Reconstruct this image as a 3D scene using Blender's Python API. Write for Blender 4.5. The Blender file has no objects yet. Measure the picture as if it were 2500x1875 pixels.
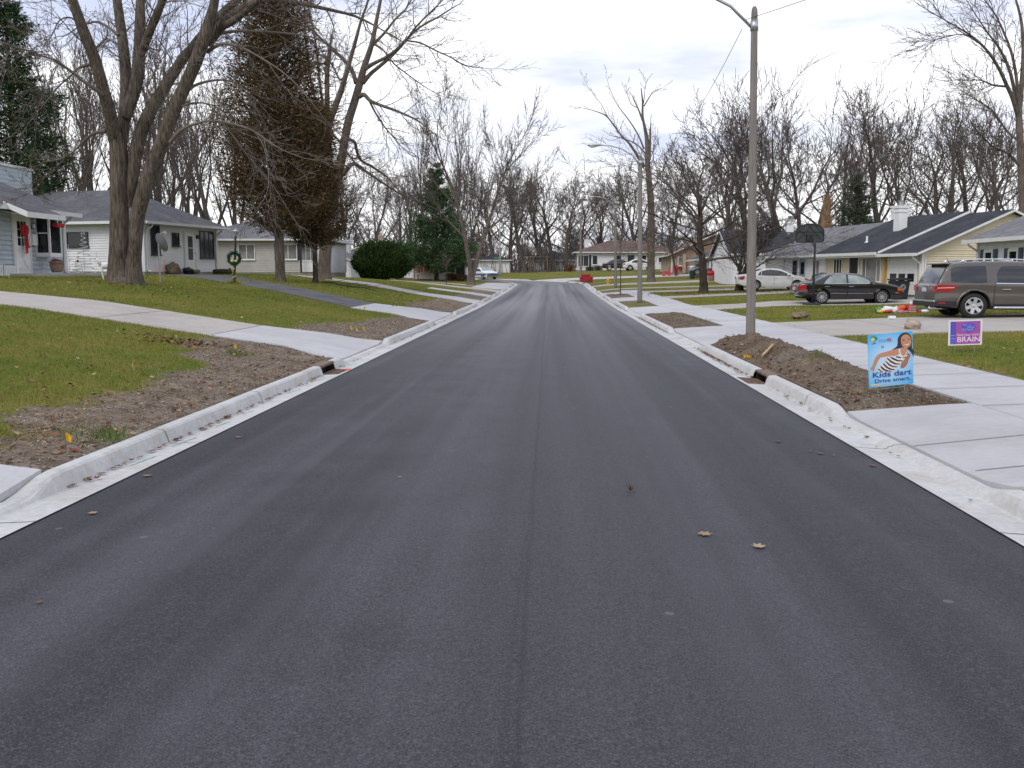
import bpy, math, random
import numpy as np
from mathutils import Vector, noise as mnoise
R = math.radians
rnd = random.Random(7)
nrs = np.random.RandomState(11)
scene = bpy.context.scene
col = scene.collection

# ------------------------------------------------------------------ camera, sky, sun, exposure
F = 2300.0                                  # focal length in photo pixels (2500 wide)
PITCH, YAW, CAMZ = R(6.757), R(2.497), 1.70
cd = bpy.data.cameras.new('camera')
cd.sensor_width = 36.0
cd.lens = 36.0 * F / 2500.0
cd.clip_end = 4000
cam = bpy.data.objects.new('camera', cd)
col.objects.link(cam)
cam.location = (0, 0, CAMZ)
cam.rotation_euler = (R(90) - PITCH, 0, YAW)
scene.camera = cam

SUN_EL, SUN_AZ = R(42), R(212)               # azimuth measured from +Y towards +X
world = bpy.data.worlds.new("World")
scene.world = world
world.use_nodes = True
wn, wl = world.node_tree.nodes, world.node_tree.links
wn.clear()
def wnode(t, **k):
    n = wn.new(t)
    for a, b in k.items(): setattr(n, a, b)
    return n
out = wnode('ShaderNodeOutputWorld'); bg = wnode('ShaderNodeBackground')
sky = wnode('ShaderNodeTexSky', sky_type='NISHITA', sun_disc=False)
sky.sun_elevation = SUN_EL; sky.sun_rotation = SUN_AZ; sky.air_density = 1.0; sky.dust_density = 2.5
tc = wnode('ShaderNodeTexCoord'); mp = wnode('ShaderNodeMapping')
mp.inputs['Scale'].default_value = (1.5, 1.5, 7.5)
mp.inputs['Location'].default_value = (0.35, 0.2, 0.42)
nz = wnode('ShaderNodeTexNoise'); nz.inputs['Scale'].default_value = 1.9; nz.inputs['Detail'].default_value = 5; nz.inputs['Roughness'].default_value = .5
rp = wnode('ShaderNodeValToRGB')
rp.color_ramp.elements[0].position = .37; rp.color_ramp.elements[0].color = (5.8, 6.3, 8.0, 1)
rp.color_ramp.elements[1].position = .565; rp.color_ramp.elements[1].color = (10.4, 10.5, 10.7, 1)
e = rp.color_ramp.elements.new(.45); e.color = (7.9, 8.2, 9.3, 1)
mx = wnode('ShaderNodeMixRGB'); mx.inputs[0].default_value = .95
bg.inputs['Strength'].default_value = .1
wl.new(tc.outputs['Generated'], mp.inputs['Vector']); wl.new(mp.outputs[0], nz.inputs['Vector'])
sp = wnode('ShaderNodeSeparateXYZ'); wl.new(tc.outputs['Generated'], sp.inputs[0])
m1 = wnode('ShaderNodeMapRange'); m1.inputs[1].default_value = .06; m1.inputs[2].default_value = .34; m1.inputs[3].default_value = .10; m1.inputs[4].default_value = -.10; wl.new(sp.outputs[2], m1.inputs[0])   # thicker cloud overhead, brighter bank towards the horizon
m2 = wnode('ShaderNodeMath', operation='ADD'); wl.new(nz.outputs['Fac'], m2.inputs[0]); wl.new(m1.outputs[0], m2.inputs[1]); wl.new(m2.outputs[0], rp.inputs[0]); wl.new(sky.outputs[0], mx.inputs[1]); wl.new(rp.outputs[0], mx.inputs[2])
wl.new(mx.outputs[0], bg.inputs['Color']); wl.new(bg.outputs[0], out.inputs['Surface'])

sd = bpy.data.lights.new('sun', 'SUN'); sd.energy = 1.15; sd.angle = R(26); sd.color = (1, .95, .88)
sun = bpy.data.objects.new('sun', sd); col.objects.link(sun)
sun.rotation_euler = (R(90) - SUN_EL, 0, math.pi - SUN_AZ)
vs = scene.view_settings
vs.view_transform = 'Standard'; vs.look = 'None'; vs.gamma = 1; vs.use_curve_mapping = False; vs.exposure = 0.35

# ------------------------------------------------------------------ pixel -> world helpers (photo pixels, 2500 x 1875)
_fh = np.array([-math.sin(YAW), math.cos(YAW), 0.0]); _rt = np.array([math.cos(YAW), math.sin(YAW), 0.0]); _z = np.array([0, 0, 1.0])
_fw = math.cos(PITCH) * _fh - math.sin(PITCH) * _z
_up = math.sin(PITCH) * _fh + math.cos(PITCH) * _z
def ray(px, py): return _fw + _rt * ((px - 1250) / F) + _up * ((937.5 - py) / F)
def P(px, py, Y):
    d = ray(px, py); t = Y / d[1]
    return (d[0] * t, Y, CAMZ + d[2] * t)
def PX(px, Y, py=665): return P(px, py, Y)[0]
def PZ(py, Y, px=1250): return P(px, py, Y)[2]

# ------------------------------------------------------------------ object helpers
def link(o, parent=None):
    col.objects.link(o)
    if parent is not None: o.parent = parent
    return o
def tag(o, label=None, cat=None, group=None, kind=None):
    if label: o['label'] = label
    if cat: o['category'] = cat
    if group: o['group'] = group
    if kind: o['kind'] = kind
    return o
def thing(name, label, cat, loc=(0, 0, 0), rz=0, group=None, rx=0, ry=0):
    o = bpy.data.objects.new(name, None); col.objects.link(o)
    o.empty_display_size = .3
    o.location = loc; o.rotation_euler = (rx, ry, rz)
    return tag(o, label, cat, group)
def copy_tree(o, parent=None):
    c = o.copy(); col.objects.link(c)
    if parent is not None: c.parent = parent
    for ch in list(o.children): copy_tree(ch, c)
    return c

class MB:
    """collects faces; build() links them as one mesh object"""
    def __init__(s): s.v = []; s.f = []; s.m = []; s.cur = 0
    def add(s, vs_, fs): 
        b = len(s.v); s.v.extend(vs_)
        for f in fs: s.f.append(tuple(i + b for i in f)); s.m.append(s.cur)
    def box(s, c, d, rz=0, taper=1.0):
        x, y, z = c; a, b, h = d[0] / 2, d[1] / 2, d[2] / 2; cs, sn = math.cos(rz), math.sin(rz)
        vs_ = []
        for k, zz in ((1, -h), (taper, h)):
            for sx, sy in ((-1, -1), (1, -1), (1, 1), (-1, 1)):
                px, py = sx * a * k, sy * b * k
                vs_.append((x + px * cs - py * sn, y + px * sn + py * cs, z + zz))
        s.add(vs_, [(3, 2, 1, 0), (4, 5, 6, 7), (0, 1, 5, 4), (1, 2, 6, 5), (2, 3, 7, 6), (3, 0, 4, 7)])
        return s
    def quad(s, a, b, c, d): s.add([a, b, c, d], [(0, 1, 2, 3)]); return s
    def tri(s, a, b, c): s.add([a, b, c], [(0, 1, 2)]); return s
    def prism(s, pts, off):
        """closed polygon pts (3d) extruded by vector off"""
        n = len(pts); q = [tuple(p[i] + off[i] for i in range(3)) for p in pts]
        s.add(list(pts) + q, [tuple(range(n))[::-1], tuple(range(n, 2 * n))] + [(i, (i + 1) % n, n + (i + 1) % n, n + i) for i in range(n)])
        return s
    def tube(s, pts, rad, n=8, cap=True):
        pts = [Vector(p) for p in pts]; k = len(pts)
        if not hasattr(rad, '__len__'): rad = [rad] * k
        b = len(s.v); ref = None
        for i, p in enumerate(pts):
            t = (pts[min(i + 1, k - 1)] - pts[max(i - 1, 0)])
            if t.length < 1e-9: t = Vector((0, 0, 1))
            t.normalize()
            if ref is None: ref = Vector((1, 0, 0)) if abs(t.x) < .8 else Vector((0, 1, 0))
            u = t.cross(ref)
            if u.length < 1e-6: u = t.cross(Vector((0, 1, .3)))
            u.normalize(); w = t.cross(u); ref = w.cross(t) if False else ref
            for j in range(n):
                a = 2 * math.pi * j / n
                s.v.append(tuple(p + (u * math.cos(a) + w * math.sin(a)) * rad[i]))
        for i in range(k - 1):
            for j in range(n):
                s.f.append((b + i * n + j, b + i * n + (j + 1) % n, b + (i + 1) * n + (j + 1) % n, b + (i + 1) * n + j)); s.m.append(s.cur)
        if cap:
            s.f.append(tuple(b + j for j in range(n))[::-1]); s.m.append(s.cur)
            s.f.append(tuple(b + (k - 1) * n + j for j in range(n))); s.m.append(s.cur)
        return s
    def lathe(s, prof, c=(0, 0, 0), n=16, axis='z', cap=True):
        b = len(s.v); k = len(prof)
        for r, h in prof:
            for j in range(n):
                a = 2 * math.pi * j / n; x, y = r * math.cos(a), r * math.sin(a)
                q = {'z': (x, y, h), 'y': (x, h, y), 'x': (h, x, y)}[axis]
                s.v.append((c[0] + q[0], c[1] + q[1], c[2] + q[2]))
        for i in range(k - 1):
            for j in range(n):
                f = (b + i * n + j, b + i * n + (j + 1) % n, b + (i + 1) * n + (j + 1) % n, b + (i + 1) * n + j)
                s.f.append(f if axis != 'y' else f[::-1]); s.m.append(s.cur)
        if cap:
            s.f.append(tuple(b + j for j in range(n))[::-1]); s.m.append(s.cur)
            s.f.append(tuple(b + (k - 1) * n + j for j in range(n))); s.m.append(s.cur)
        return s
    def blob(s, c, r, nu=12, nv=8, jit=.12, seed=0):
        g = random.Random(seed); b = len(s.v); o = Vector((g.random() * 50, g.random() * 50, 0))
        for i in range(nv + 1):
            th = math.pi * i / nv
            for j in range(nu):
                ph = 2 * math.pi * j / nu
                d = Vector((math.sin(th) * math.cos(ph), math.sin(th) * math.sin(ph), math.cos(th)))
                q = 1 + jit * 2 * mnoise.noise(d * 1.7 + o)
                s.v.append((c[0] + d.x * r[0] * q, c[1] + d.y * r[1] * q, c[2] + d.z * r[2] * q))
        for i in range(nv):
            for j in range(nu):
                s.f.append((b + i * nu + j, b + (i + 1) * nu + j, b + (i + 1) * nu + (j + 1) % nu, b + i * nu + (j + 1) % nu)); s.m.append(s.cur)
        return s
    def build(s, name, mat, parent=None, smooth=False, loc=None, rz=0, bevel=0):
        me = bpy.data.meshes.new(name); me.from_pydata(s.v, [], s.f)
        mats = mat if isinstance(mat, (list, tuple)) else [mat]
        for m in mats: me.materials.append(m)
        if len(mats) > 1: me.polygons.foreach_set('material_index', s.m)
        if smooth: me.polygons.foreach_set('use_smooth', [True] * len(s.f))
        me.update()
        o = bpy.data.objects.new(name, me); link(o, parent)
        if loc is not None: o.location = loc
        if rz: o.rotation_euler = (0, 0, rz)
        if bevel:
            b = o.modifiers.new('bevel', 'BEVEL'); b.width = bevel; b.segments = 2; b.limit_method = 'ANGLE'
        return o

def npmesh(name, verts, faces, mats, parent=None, smooth=False, attr=None, colors=None, midx=None):
    """verts (n,3), faces (m,3|4) numpy arrays"""
    me = bpy.data.meshes.new(name); nv, nf, k = len(verts), len(faces), faces.shape[1]
    me.vertices.add(nv); me.vertices.foreach_set('co', np.ascontiguousarray(verts, dtype=np.float32).ravel())
    me.loops.add(nf * k); me.loops.foreach_set('vertex_index', np.ascontiguousarray(faces, dtype=np.int32).ravel())
    me.polygons.add(nf); me.polygons.foreach_set('loop_start', np.arange(0, nf * k, k, dtype=np.int32))
    try: me.polygons.foreach_set('loop_total', np.full(nf, k, dtype=np.int32))
    except Exception: pass
    for m in (mats if isinstance(mats, (list, tuple)) else [mats]): me.materials.append(m)
    if midx is not None: me.polygons.foreach_set('material_index', np.asarray(midx, dtype=np.int32))
    if smooth: me.polygons.foreach_set('use_smooth', np.ones(nf, dtype=bool))
    for nm, arr in (attr or {}).items():
        a = me.attributes.new(nm, 'FLOAT', 'POINT'); a.data.foreach_set('value', np.asarray(arr, dtype=np.float32))
    if colors is not None:
        a = me.attributes.new('tint', 'FLOAT_COLOR', 'POINT')
        c = np.ones((nv, 4), dtype=np.float32); c[:, :3] = colors; a.data.foreach_set('color', c.ravel())
    me.update(calc_edges=True); me.validate()
    o = bpy.data.objects.new(name, me); link(o, parent)
    return o

# ------------------------------------------------------------------ materials
MATS = {}
def mat(name, base, rough=.7, var=.12, scale=6.0, metal=0, bump=0, bscale=60, coat=0, spec=.5, detail=4, stretch=None, base2=None, emis=None):
    """principled surface with noise-driven colour variation and optional bump"""
    if name in MATS: return MATS[name]
    m = bpy.data.materials.new(name); m.use_nodes = True; MATS[name] = m
    n, l = m.node_tree.nodes, m.node_tree.links; b = n['Principled BSDF']
    b.inputs['Roughness'].default_value = rough; b.inputs['Metallic'].default_value = metal
    b.inputs['Specular IOR Level'].default_value = spec; b.inputs['Coat Weight'].default_value = coat
    if coat: b.inputs['Coat Roughness'].default_value = .04
    t = n.new('ShaderNodeTexCoord'); vec = t.outputs['Object']
    if stretch:
        q = n.new('ShaderNodeMapping'); q.inputs['Scale'].default_value = stretch; l.new(vec, q.inputs[0]); vec = q.outputs[0]
    z = n.new('ShaderNodeTexNoise'); z.inputs['Scale'].default_value = scale; z.inputs['Detail'].default_value = detail
    l.new(vec, z.inputs['Vector'])
    r = n.new('ShaderNodeValToRGB'); b2 = base2 or tuple(min(1, c * (1 + var)) for c in base); b1 = base if base2 else tuple(c * (1 - var) for c in base)
    r.color_ramp.elements[0].position = .3; r.color_ramp.elements[1].position = .7
    r.color_ramp.elements[0].color = (*b1, 1); r.color_ramp.elements[1].color = (*b2, 1)
    l.new(z.outputs['Fac'], r.inputs[0]); l.new(r.outputs[0], b.inputs['Base Color'])
    if bump:
        z2 = n.new('ShaderNodeTexNoise'); z2.inputs['Scale'].default_value = bscale; z2.inputs['Detail'].default_value = 3; l.new(vec, z2.inputs['Vector'])
        bp = n.new('ShaderNodeBump'); bp.inputs['Strength'].default_value = bump; bp.inputs['Distance'].default_value = .02
        l.new(z2.outputs['Fac'], bp.inputs['Height']); l.new(bp.outputs[0], b.inputs['Normal'])
    if emis: b.inputs['Emission Color'].default_value = (*emis, 1); b.inputs['Emission Strength'].default_value = 1
    return m

class NT:
    """tiny node-graph writer"""
    def __init__(s, name):
        s.m = bpy.data.materials.new(name); s.m.use_nodes = True; s.n = s.m.node_tree.nodes; s.l = s.m.node_tree.links; s.b = s.n['Principled BSDF']; MATS[name] = s.m
    def inp(s, sock, val):
        if hasattr(val, 'is_linked') or hasattr(val, 'links'): s.l.new(val, sock)
        else: sock.default_value = val
    def coord(s, out='Object'): return s.n.new('ShaderNodeTexCoord').outputs[out]
    def map(s, vec, scale): q = s.n.new('ShaderNodeMapping'); q.inputs['Scale'].default_value = scale; s.l.new(vec, q.inputs[0]); return q.outputs[0]
    def noise(s, vec, sc, det=4, rough=.55, out='Fac'):
        z = s.n.new('ShaderNodeTexNoise'); z.inputs['Scale'].default_value = sc; z.inputs['Detail'].default_value = det; z.inputs['Roughness'].default_value = rough
        s.l.new(vec, z.inputs['Vector']); return z.outputs[out]
    def voro(s, vec, sc, out='Distance'):
        z = s.n.new('ShaderNodeTexVoronoi'); z.inputs['Scale'].default_value = sc; s.l.new(vec, z.inputs['Vector']); return z.outputs[out]
    def math(s, op, a, b=0.0, c=None):
        q = s.n.new('ShaderNodeMath'); q.operation = op; s.inp(q.inputs[0], a); s.inp(q.inputs[1], b)
        if c is not None: s.inp(q.inputs[2], c)
        return q.outputs[0]
    def ramp(s, fac, stops):
        r = s.n.new('ShaderNodeValToRGB'); e = r.color_ramp.elements
        while len(e) < len(stops): e.new(.5)
        for k, (p, c) in enumerate(stops): e[k].position = p; e[k].color = (*c, 1) if len(c) == 3 else c
        s.l.new(fac, r.inputs[0]); return r.outputs[0]
    def smooth(s, v, a, b):
        q = s.n.new('ShaderNodeMapRange'); q.interpolation_type = 'SMOOTHSTEP'; s.inp(q.inputs[0], v); q.inputs[1].default_value = a; q.inputs[2].default_value = b
        return q.outputs[0]
    def mix(s, f, a, b, mode='MIX'):
        q = s.n.new('ShaderNodeMixRGB'); q.blend_type = mode; s.inp(q.inputs[0], f)
        for i, v in ((1, a), (2, b)):
            if isinstance(v, tuple): q.inputs[i].default_value = (*v, 1)
            else: s.l.new(v, q.inputs[i])
        return q.outputs[0]
    def attr(s, name, out='Fac'): a = s.n.new('ShaderNodeAttribute'); a.attribute_name = name; return a.outputs[out]
    def sep(s, vec): q = s.n.new('ShaderNodeSeparateXYZ'); s.l.new(vec, q.inputs[0]); return q.outputs
    def bump(s, h, st, dist=.02): q = s.n.new('ShaderNodeBump'); q.inputs['Strength'].default_value = st; q.inputs['Distance'].default_value = dist; s.l.new(h, q.inputs['Height']); s.l.new(q.outputs[0], s.b.inputs['Normal'])
    def done(s, color, rough=.85, spec=.3):
        s.inp(s.b.inputs['Base Color'], color if not isinstance(color, tuple) else (*color, 1)); s.inp(s.b.inputs['Roughness'], rough); s.b.inputs['Specular IOR Level'].default_value = spec
        return s.m
# ------------------------------------------------------------------ terrain: road centre line, heights, kerb openings
RC, RR = (-24.3, 94.0), 24.0                # bend centre and radius of the centre line
A60 = R(60); EX, EY = RC[0] + RR * math.cos(A60), RC[1] + RR * math.sin(A60)
DX, DY = -math.sin(A60), math.cos(A60); NX, NY = math.cos(A60), math.sin(A60)
HA, HF, HB = 3.25, 3.57, 3.74               # half widths: asphalt, kerb face, back of kerb
def sd_np(X, Y):
    X = np.asarray(X, float); Y = np.asarray(Y, float)
    rho = np.hypot(X - RC[0], Y - RC[1]); ph = np.arctan2(Y - RC[1], X - RC[0])
    dot = (X - EX) * DX + (Y - EY) * DY; dn = (X - EX) * NX + (Y - EY) * NY
    st = Y <= RC[1]; arc = (~st) & (ph <= A60)
    s = np.where(st, Y, np.where(arc, RC[1] + RR * ph, RC[1] + RR * A60 + dot))
    d = np.where(st, X + .3, np.where(arc, rho - RR, dn))
    return s, d
def sd_pt(s, d):
    """centre-line station + lateral offset -> world xy"""
    if s <= RC[1]: return (-.3 + d, s)
    a = (s - RC[1]) / RR
    if a <= A60: return (RC[0] + (RR + d) * math.cos(a), RC[1] + (RR + d) * math.sin(a))
    t = s - RC[1] - RR * A60
    return (EX + DX * t + NX * d, EY + DY * t + NY * d)
def zr(s): return np.interp(s, [0, 45, 60, 75, 90, 105, 120, 150, 200, 400], [0, 0, .08, .22, .42, .65, .85, 1.05, 1.5, 3])
OPEN_L = [(-6, 6.65), (17.6, 21.9), (31.2, 37.5), (48.6, 52.6), (59.2, 62.2), (69, 72.6), (79, 82)]
OPEN_R = [(7.3, 10.9), (21.2, 26.8), (36.2, 43.3), (51.6, 56.3), (63.2, 66.6), (72.6, 76), (83.5, 86.5), (104, 110)]
def hc(s, side):
    s = np.asarray(s, float); h = np.full(s.shape, .13)
    for a, b in (OPEN_L if side < 0 else OPEN_R):
        dist = np.maximum(np.maximum(a - s, s - b), 0)
        h = np.minimum(h, .03 + np.clip(dist / .45, 0, 1) * .10)
    return h
def _bump(X, Y, x, y, rx, ry): return np.exp(-(((X - x) / rx) ** 2 + ((Y - y) / ry) ** 2))
def gz_np(X, Y):
    X = np.asarray(X, float); Y = np.asarray(Y, float)
    s, d = sd_np(X, Y)
    s = np.where((X < -24) & (d < 0), np.minimum(s, Y * 1.04 + 4), s)
    base = zr(s)
    dl = -d - HB; dr = d - HB
    sl = np.interp(s, [0, 55, 70, 80, 92], [1, 1, .8, .5, .18])
    sl = np.maximum(sl, np.interp(dl, [14, 40], [0, .6]))
    pl = .13 + (np.interp(dl, [0, 2.6, 6.5, 8.5, 12, 14, 30], [.13, .45, 1.02, 1.2, 1.5, 1.58, 1.7]) - .13) * sl
    er = np.interp(s, [82, 100, 114, 126], [0, 1, .85, 0])
    pr = np.interp(dr, [0, 1.4, 2.9, 6, 10, 15, 30], [.13, .17, .23, .30, .37, .48, .75]) + er * np.interp(dr, [0, 4, 16, 40], [0, .2, .72, .9])
    z = np.where(d < 0, pl, pr)
    dd = np.abs(d) - HB
    adj = np.where(d < 0, hc(s, -1), hc(s, 1)) - .13
    z = z + adj * np.clip(1 - dd / 1.2, 0, 1)
    z = np.where(dd > 0, z - .012 * np.clip(1 - dd / .05, 0, 1), z)
    k = np.clip((dd + .13) / .12, 0, 1)
    z = base + np.where(dd < 0, -.16 + (z + .16) * k * .0, z)
    z = z + .16 * _bump(X, Y, -12.8, 28, 1.5, 1.5) - .17 * _bump(X, Y, 14, 44.5, 6.5, 4.2)
    return z
def gz(x, y): return float(gz_np(x, y))
def GP(px, py, dz=0.0):
    """where the ray through a photo pixel meets the ground"""
    d = ray(px, py); t = 2.0; last = t
    for _ in range(4000):
        x, y, z = d[0] * t, d[1] * t, CAMZ + d[2] * t
        if z < gz(x, y) + dz:
            lo, hi = last, t
            for _ in range(18):
                m = (lo + hi) / 2
                if CAMZ + d[2] * m < gz(d[0] * m, d[1] * m) + dz: hi = m
                else: lo = m
            t = hi; break
        last = t; t += .1 + t * .004
        if t > 260: break
    return (d[0] * t, d[1] * t, CAMZ + d[2] * t - dz)

def soil_np(X, Y):
    """1 = bare soil, 0 = lawn"""
    s, d = sd_np(X, Y); dl = -d - HB; dr = d - HB
    w = np.interp(s, [6, 8, 12, 14.5, 16, 17.2, 20, 23, 26, 29, 33, 40, 45, 58, 70, 90], [1.0, 1.15, 1.25, 1.4, 2.2, 2.9, 1.6, 2.3, 1.6, 1.2, 1.0, 2.2, 1.8, 1.5, 1.8, 2.4])
    n = np.array([mnoise.noise(Vector((x * .9, y * .9, 0))) + .5 * mnoise.noise(Vector((x * 2.7, y * 2.7, 5))) for x, y in zip(X.ravel(), Y.ravel())]).reshape(X.shape)
    L = np.clip((w + n * .55 - dl) / .5 + .5, 0, 1) * (d < -HF)
    wr = np.where(s < 78, 1.46, np.interp(s, [78, 130], [1.2, 1.8]) + n * .4)
    Rr = np.clip((wr - dr) / .12 + .5, 0, 1) * (d > HF)
    isl = np.interp(s, [28, 34, 43, 50, 56, 66, 72], [.9, .8, .45, .5, .95, .9, .35])
    Rr = Rr * np.clip(isl + n * .6, 0, 1)
    Rr = np.where(s < 22, np.clip((wr - dr) / .12 + .5, 0, 1) * (d > HF), Rr)
    edge = np.clip((.18 + n * .2 - (dr - 2.95)) / .15, 0, 1) * (d > HF) * (dr > 2.7) * (s < 60)
    return np.maximum(np.maximum(L, Rr), edge * .8)

# ---- ground material
def make_ground_mat():
    g = NT('lawn_and_soil'); v = g.coord('Object')
    n1 = g.noise(v, .35, 5, .6); n2 = g.noise(v, 2.3, 4); n3 = g.noise(v, 26, 4, .7); n4 = g.noise(v, 140, 2)
    lawn = g.ramp(g.math('ADD', g.math('MULTIPLY', n1, .55), g.math('MULTIPLY', n2, .45)),
                  [(.36, (.080, .130, .016)), (.46, (.140, .172, .024)), (.53, (.215, .200, .042)), (.62, (.29, .215, .085))])
    lawn = g.mix(g.smooth(n3, .35, .72), lawn, (.085, .088, .014), 'MIX')
    lawn = g.mix(g.math('MULTIPLY', g.smooth(n4, .5, .75), .5), lawn, (.24, .20, .075))
    fl = g.math('MULTIPLY', g.math('LESS_THAN', g.voro(v, 5.5), .085), g.smooth(g.noise(v, .6, 3), .45, .6))
    lawn = g.mix(fl, lawn, (.17, .085, .045))
    soil = g.ramp(g.math('ADD', g.math('MULTIPLY', g.noise(v, 3.2, 6, .7), .6), g.math('MULTIPLY', g.noise(v, 45, 3, .7), .4)),
                  [(.34, (.09, .066, .046)), (.5, (.20, .155, .113)), (.62, (.31, .26, .21)), (.74, (.45, .41, .37))])
    pv = g.voro(v, 38); soil = g.mix(g.math('MULTIPLY', g.math('LESS_THAN', pv, .16), g.smooth(g.noise(v, 9), .42, .6)), soil, (.46, .43, .39))
    ms = g.math('ADD', g.attr('soil'), g.math('MULTIPLY', g.math('SUBTRACT', g.noise(v, 5, 6, .75), .5), 1.7))
    ms = g.smooth(ms, .38, .62)
    c = g.mix(ms, lawn, soil)
    g.bump(g.math('ADD', g.math('MULTIPLY', n3, .6), g.math('MULTIPLY', g.noise(v, 70, 3), .5)), .8, .05)
    return g.done(c, .95, .1)
ground_mat = make_ground_mat()

def build_ground():
    xs = np.unique(np.round(np.concatenate([[-1500, -500, -200, -120, -90], np.arange(-70, -30, 2.5), np.arange(-30, -4.2, .4), [-4.3, -4.15, -4.045, -4.03, -3.9, -3.7],
        np.arange(-3.2, 3.1, 1.0), [3.2, 3.35, 3.43, 3.445, 3.55], np.arange(3.7, 8, .2), np.arange(8, 22, .6), np.arange(22, 70, 2.5), [90, 120, 200, 500, 1500]]), 3))
    ys = np.unique(np.round(np.concatenate([[-60, -20, -8], np.arange(-4, 6, 1), np.arange(6, 24, .25), np.arange(24, 45, .4), np.arange(45, 92, .7), np.arange(92, 130, .5), np.arange(130, 200, 4), [220, 260, 320, 400, 700, 1500]]), 3))
    X, Y = np.meshgrid(xs, ys); Z = gz_np(X, Y)
    S = np.zeros_like(X); near = (Y > 3) & (Y < 125) & (X > -30) & (X < 14)
    S[near] = soil_np(X[near], Y[near])
    ny, nx = X.shape; i = np.arange(nx * ny).reshape(ny, nx)
    f = np.stack([i[:-1, :-1], i[:-1, 1:], i[1:, 1:], i[1:, :-1]], -1).reshape(-1, 4)
    o = npmesh('ground', np.stack([X, Y, Z], -1).reshape(-1, 3), f, ground_mat, smooth=True, attr={'soil': S.ravel()})
    tag(o, kind='structure')
build_ground()

# ---- road
def make_asphalt():
    g = NT('asphalt'); v = g.coord('Object'); u = g.coord('UV'); d, s, _ = g.sep(u)
    fine = g.noise(v, 190, 2, .6); mid = g.noise(v, 46, 3, .6); big = g.noise(v, 1.1, 4)
    tr = g.noise(g.map(u, (1.15, .035, 1)), 1.0, 3, .5)
    tr2 = g.noise(g.map(u, (3.4, .05, 1)), 1.0, 2, .5)
    x = g.math('ADD', g.math('MULTIPLY', tr, .55), g.math('ADD', g.math('MULTIPLY', tr2, .25), g.math('MULTIPLY', big, .2)))
    base = g.ramp(x, [(.38, (.012, .012, .0155)), (.5, (.027, .027, .0325)), (.62, (.066, .065, .074))])
    # paver seams running along the road
    wob = g.math('MULTIPLY', g.math('SUBTRACT', g.noise(g.map(u, (0, .35, 1)), 1.0, 3), .5), .10)
    gr = g.noise(v, 115, 3, .75); gr2 = g.noise(v, 28, 3, .7)
    ctr = g.math('MULTIPLY', g.smooth(g.math('ABSOLUTE', g.math('ADD', g.math('SUBTRACT', d, .35), g.math('MULTIPLY', g.math('SUBTRACT', big, .5), 1.4))), 2.3, .2), g.math('ADD', .22, g.math('MULTIPLY', tr2, .5)))
    base = g.mix(ctr, base, (.072, .071, .079))
    base = g.mix(g.math('MULTIPLY', g.smooth(gr, .50, .68), .42), base, (.20, .20, .21))
    base = g.mix(g.math('MULTIPLY', g.smooth(gr, .50, .34), .85), base, (.010, .010, .013))
    base = g.mix(g.math('MULTIPLY', g.smooth(gr2, .52, .72), .22), base, (.16, .158, .165))
    base = g.mix(g.math('MULTIPLY', g.smooth(fine, .58, .78), .4), base, (.24, .24, .25))
    base = g.mix(g.math('MULTIPLY', g.smooth(mid, .5, .3), .5), base, (.020, .020, .024))
    st = g.math('MULTIPLY', g.math('LESS_THAN', g.voro(v, 1.3), .035), .6)
    base = g.mix(st, base, (.16, .15, .14))
    base = g.mix(g.math('MULTIPLY', g.smooth(g.noise(g.map(u, (.9, .008, 1)), 1.2, 3), .22, .72), g.math('MULTIPLY', g.smooth(s, 6, 55), .95)), base, (.25, .247, .252))  # grazing-angle sheen painted into the colour: streaky asphalt gets paler with distance
    for d0, sl, wd, k in ((.20, -.0058, .026, .32), (.12, .0030, .018, .22), (-1.75, 0, .06, .12), (1.62, .001, .07, .12)):
        q = g.math('ABSOLUTE', g.math('SUBTRACT', g.math('SUBTRACT', g.math('ADD', d, wob), d0), g.math('MULTIPLY', s, sl)))
        base = g.mix(g.math('MULTIPLY', g.smooth(q, wd, 0.0), k), base, (.012, .012, .015))
    g.bump(g.math('ADD', gr, mid), .5, .010)
    return g.done(base, g.math('ADD', .50, g.math('MULTIPLY', mid, .3)), .32)
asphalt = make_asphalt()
def stations(a, b):
    return list(np.unique(np.round(np.concatenate([np.arange(a, min(45, b), .15), np.arange(45, min(92, b), .4), np.arange(92, b + .01, .6)]), 3)))
def build_road():
    ss = [s for s in stations(-6, 185)][::2] + [185.0]; ds = np.linspace(-HA, HA, 11)
    vs_, uv = [], []
    for s in ss:
        for k, d in enumerate(ds):
            e = 0
            if k in (0, 10): e = .035 * mnoise.noise(Vector((s * .9, k, 0)))
            x, y = sd_pt(s, d + e); vs_.append((x, y, zr(s) + .045 * (1 - (d / HA) ** 2) - .004)); uv.append((d, s))
    nx = len(ds); i = np.arange(len(vs_)).reshape(-1, nx)
    f = np.stack([i[:-1, :-1], i[:-1, 1:], i[1:, 1:], i[1:, :-1]], -1).reshape(-1, 4)
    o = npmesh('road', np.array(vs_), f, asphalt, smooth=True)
    me = o.data; l = me.uv_layers.new(name='UVMap'); idx = np.zeros(len(me.loops), dtype=np.int32); me.loops.foreach_get('vertex_index', idx)
    l.data.foreach_set('uv', np.array(uv, dtype=np.float32)[idx].ravel())
    tag(o, kind='structure')
build_road()

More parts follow.
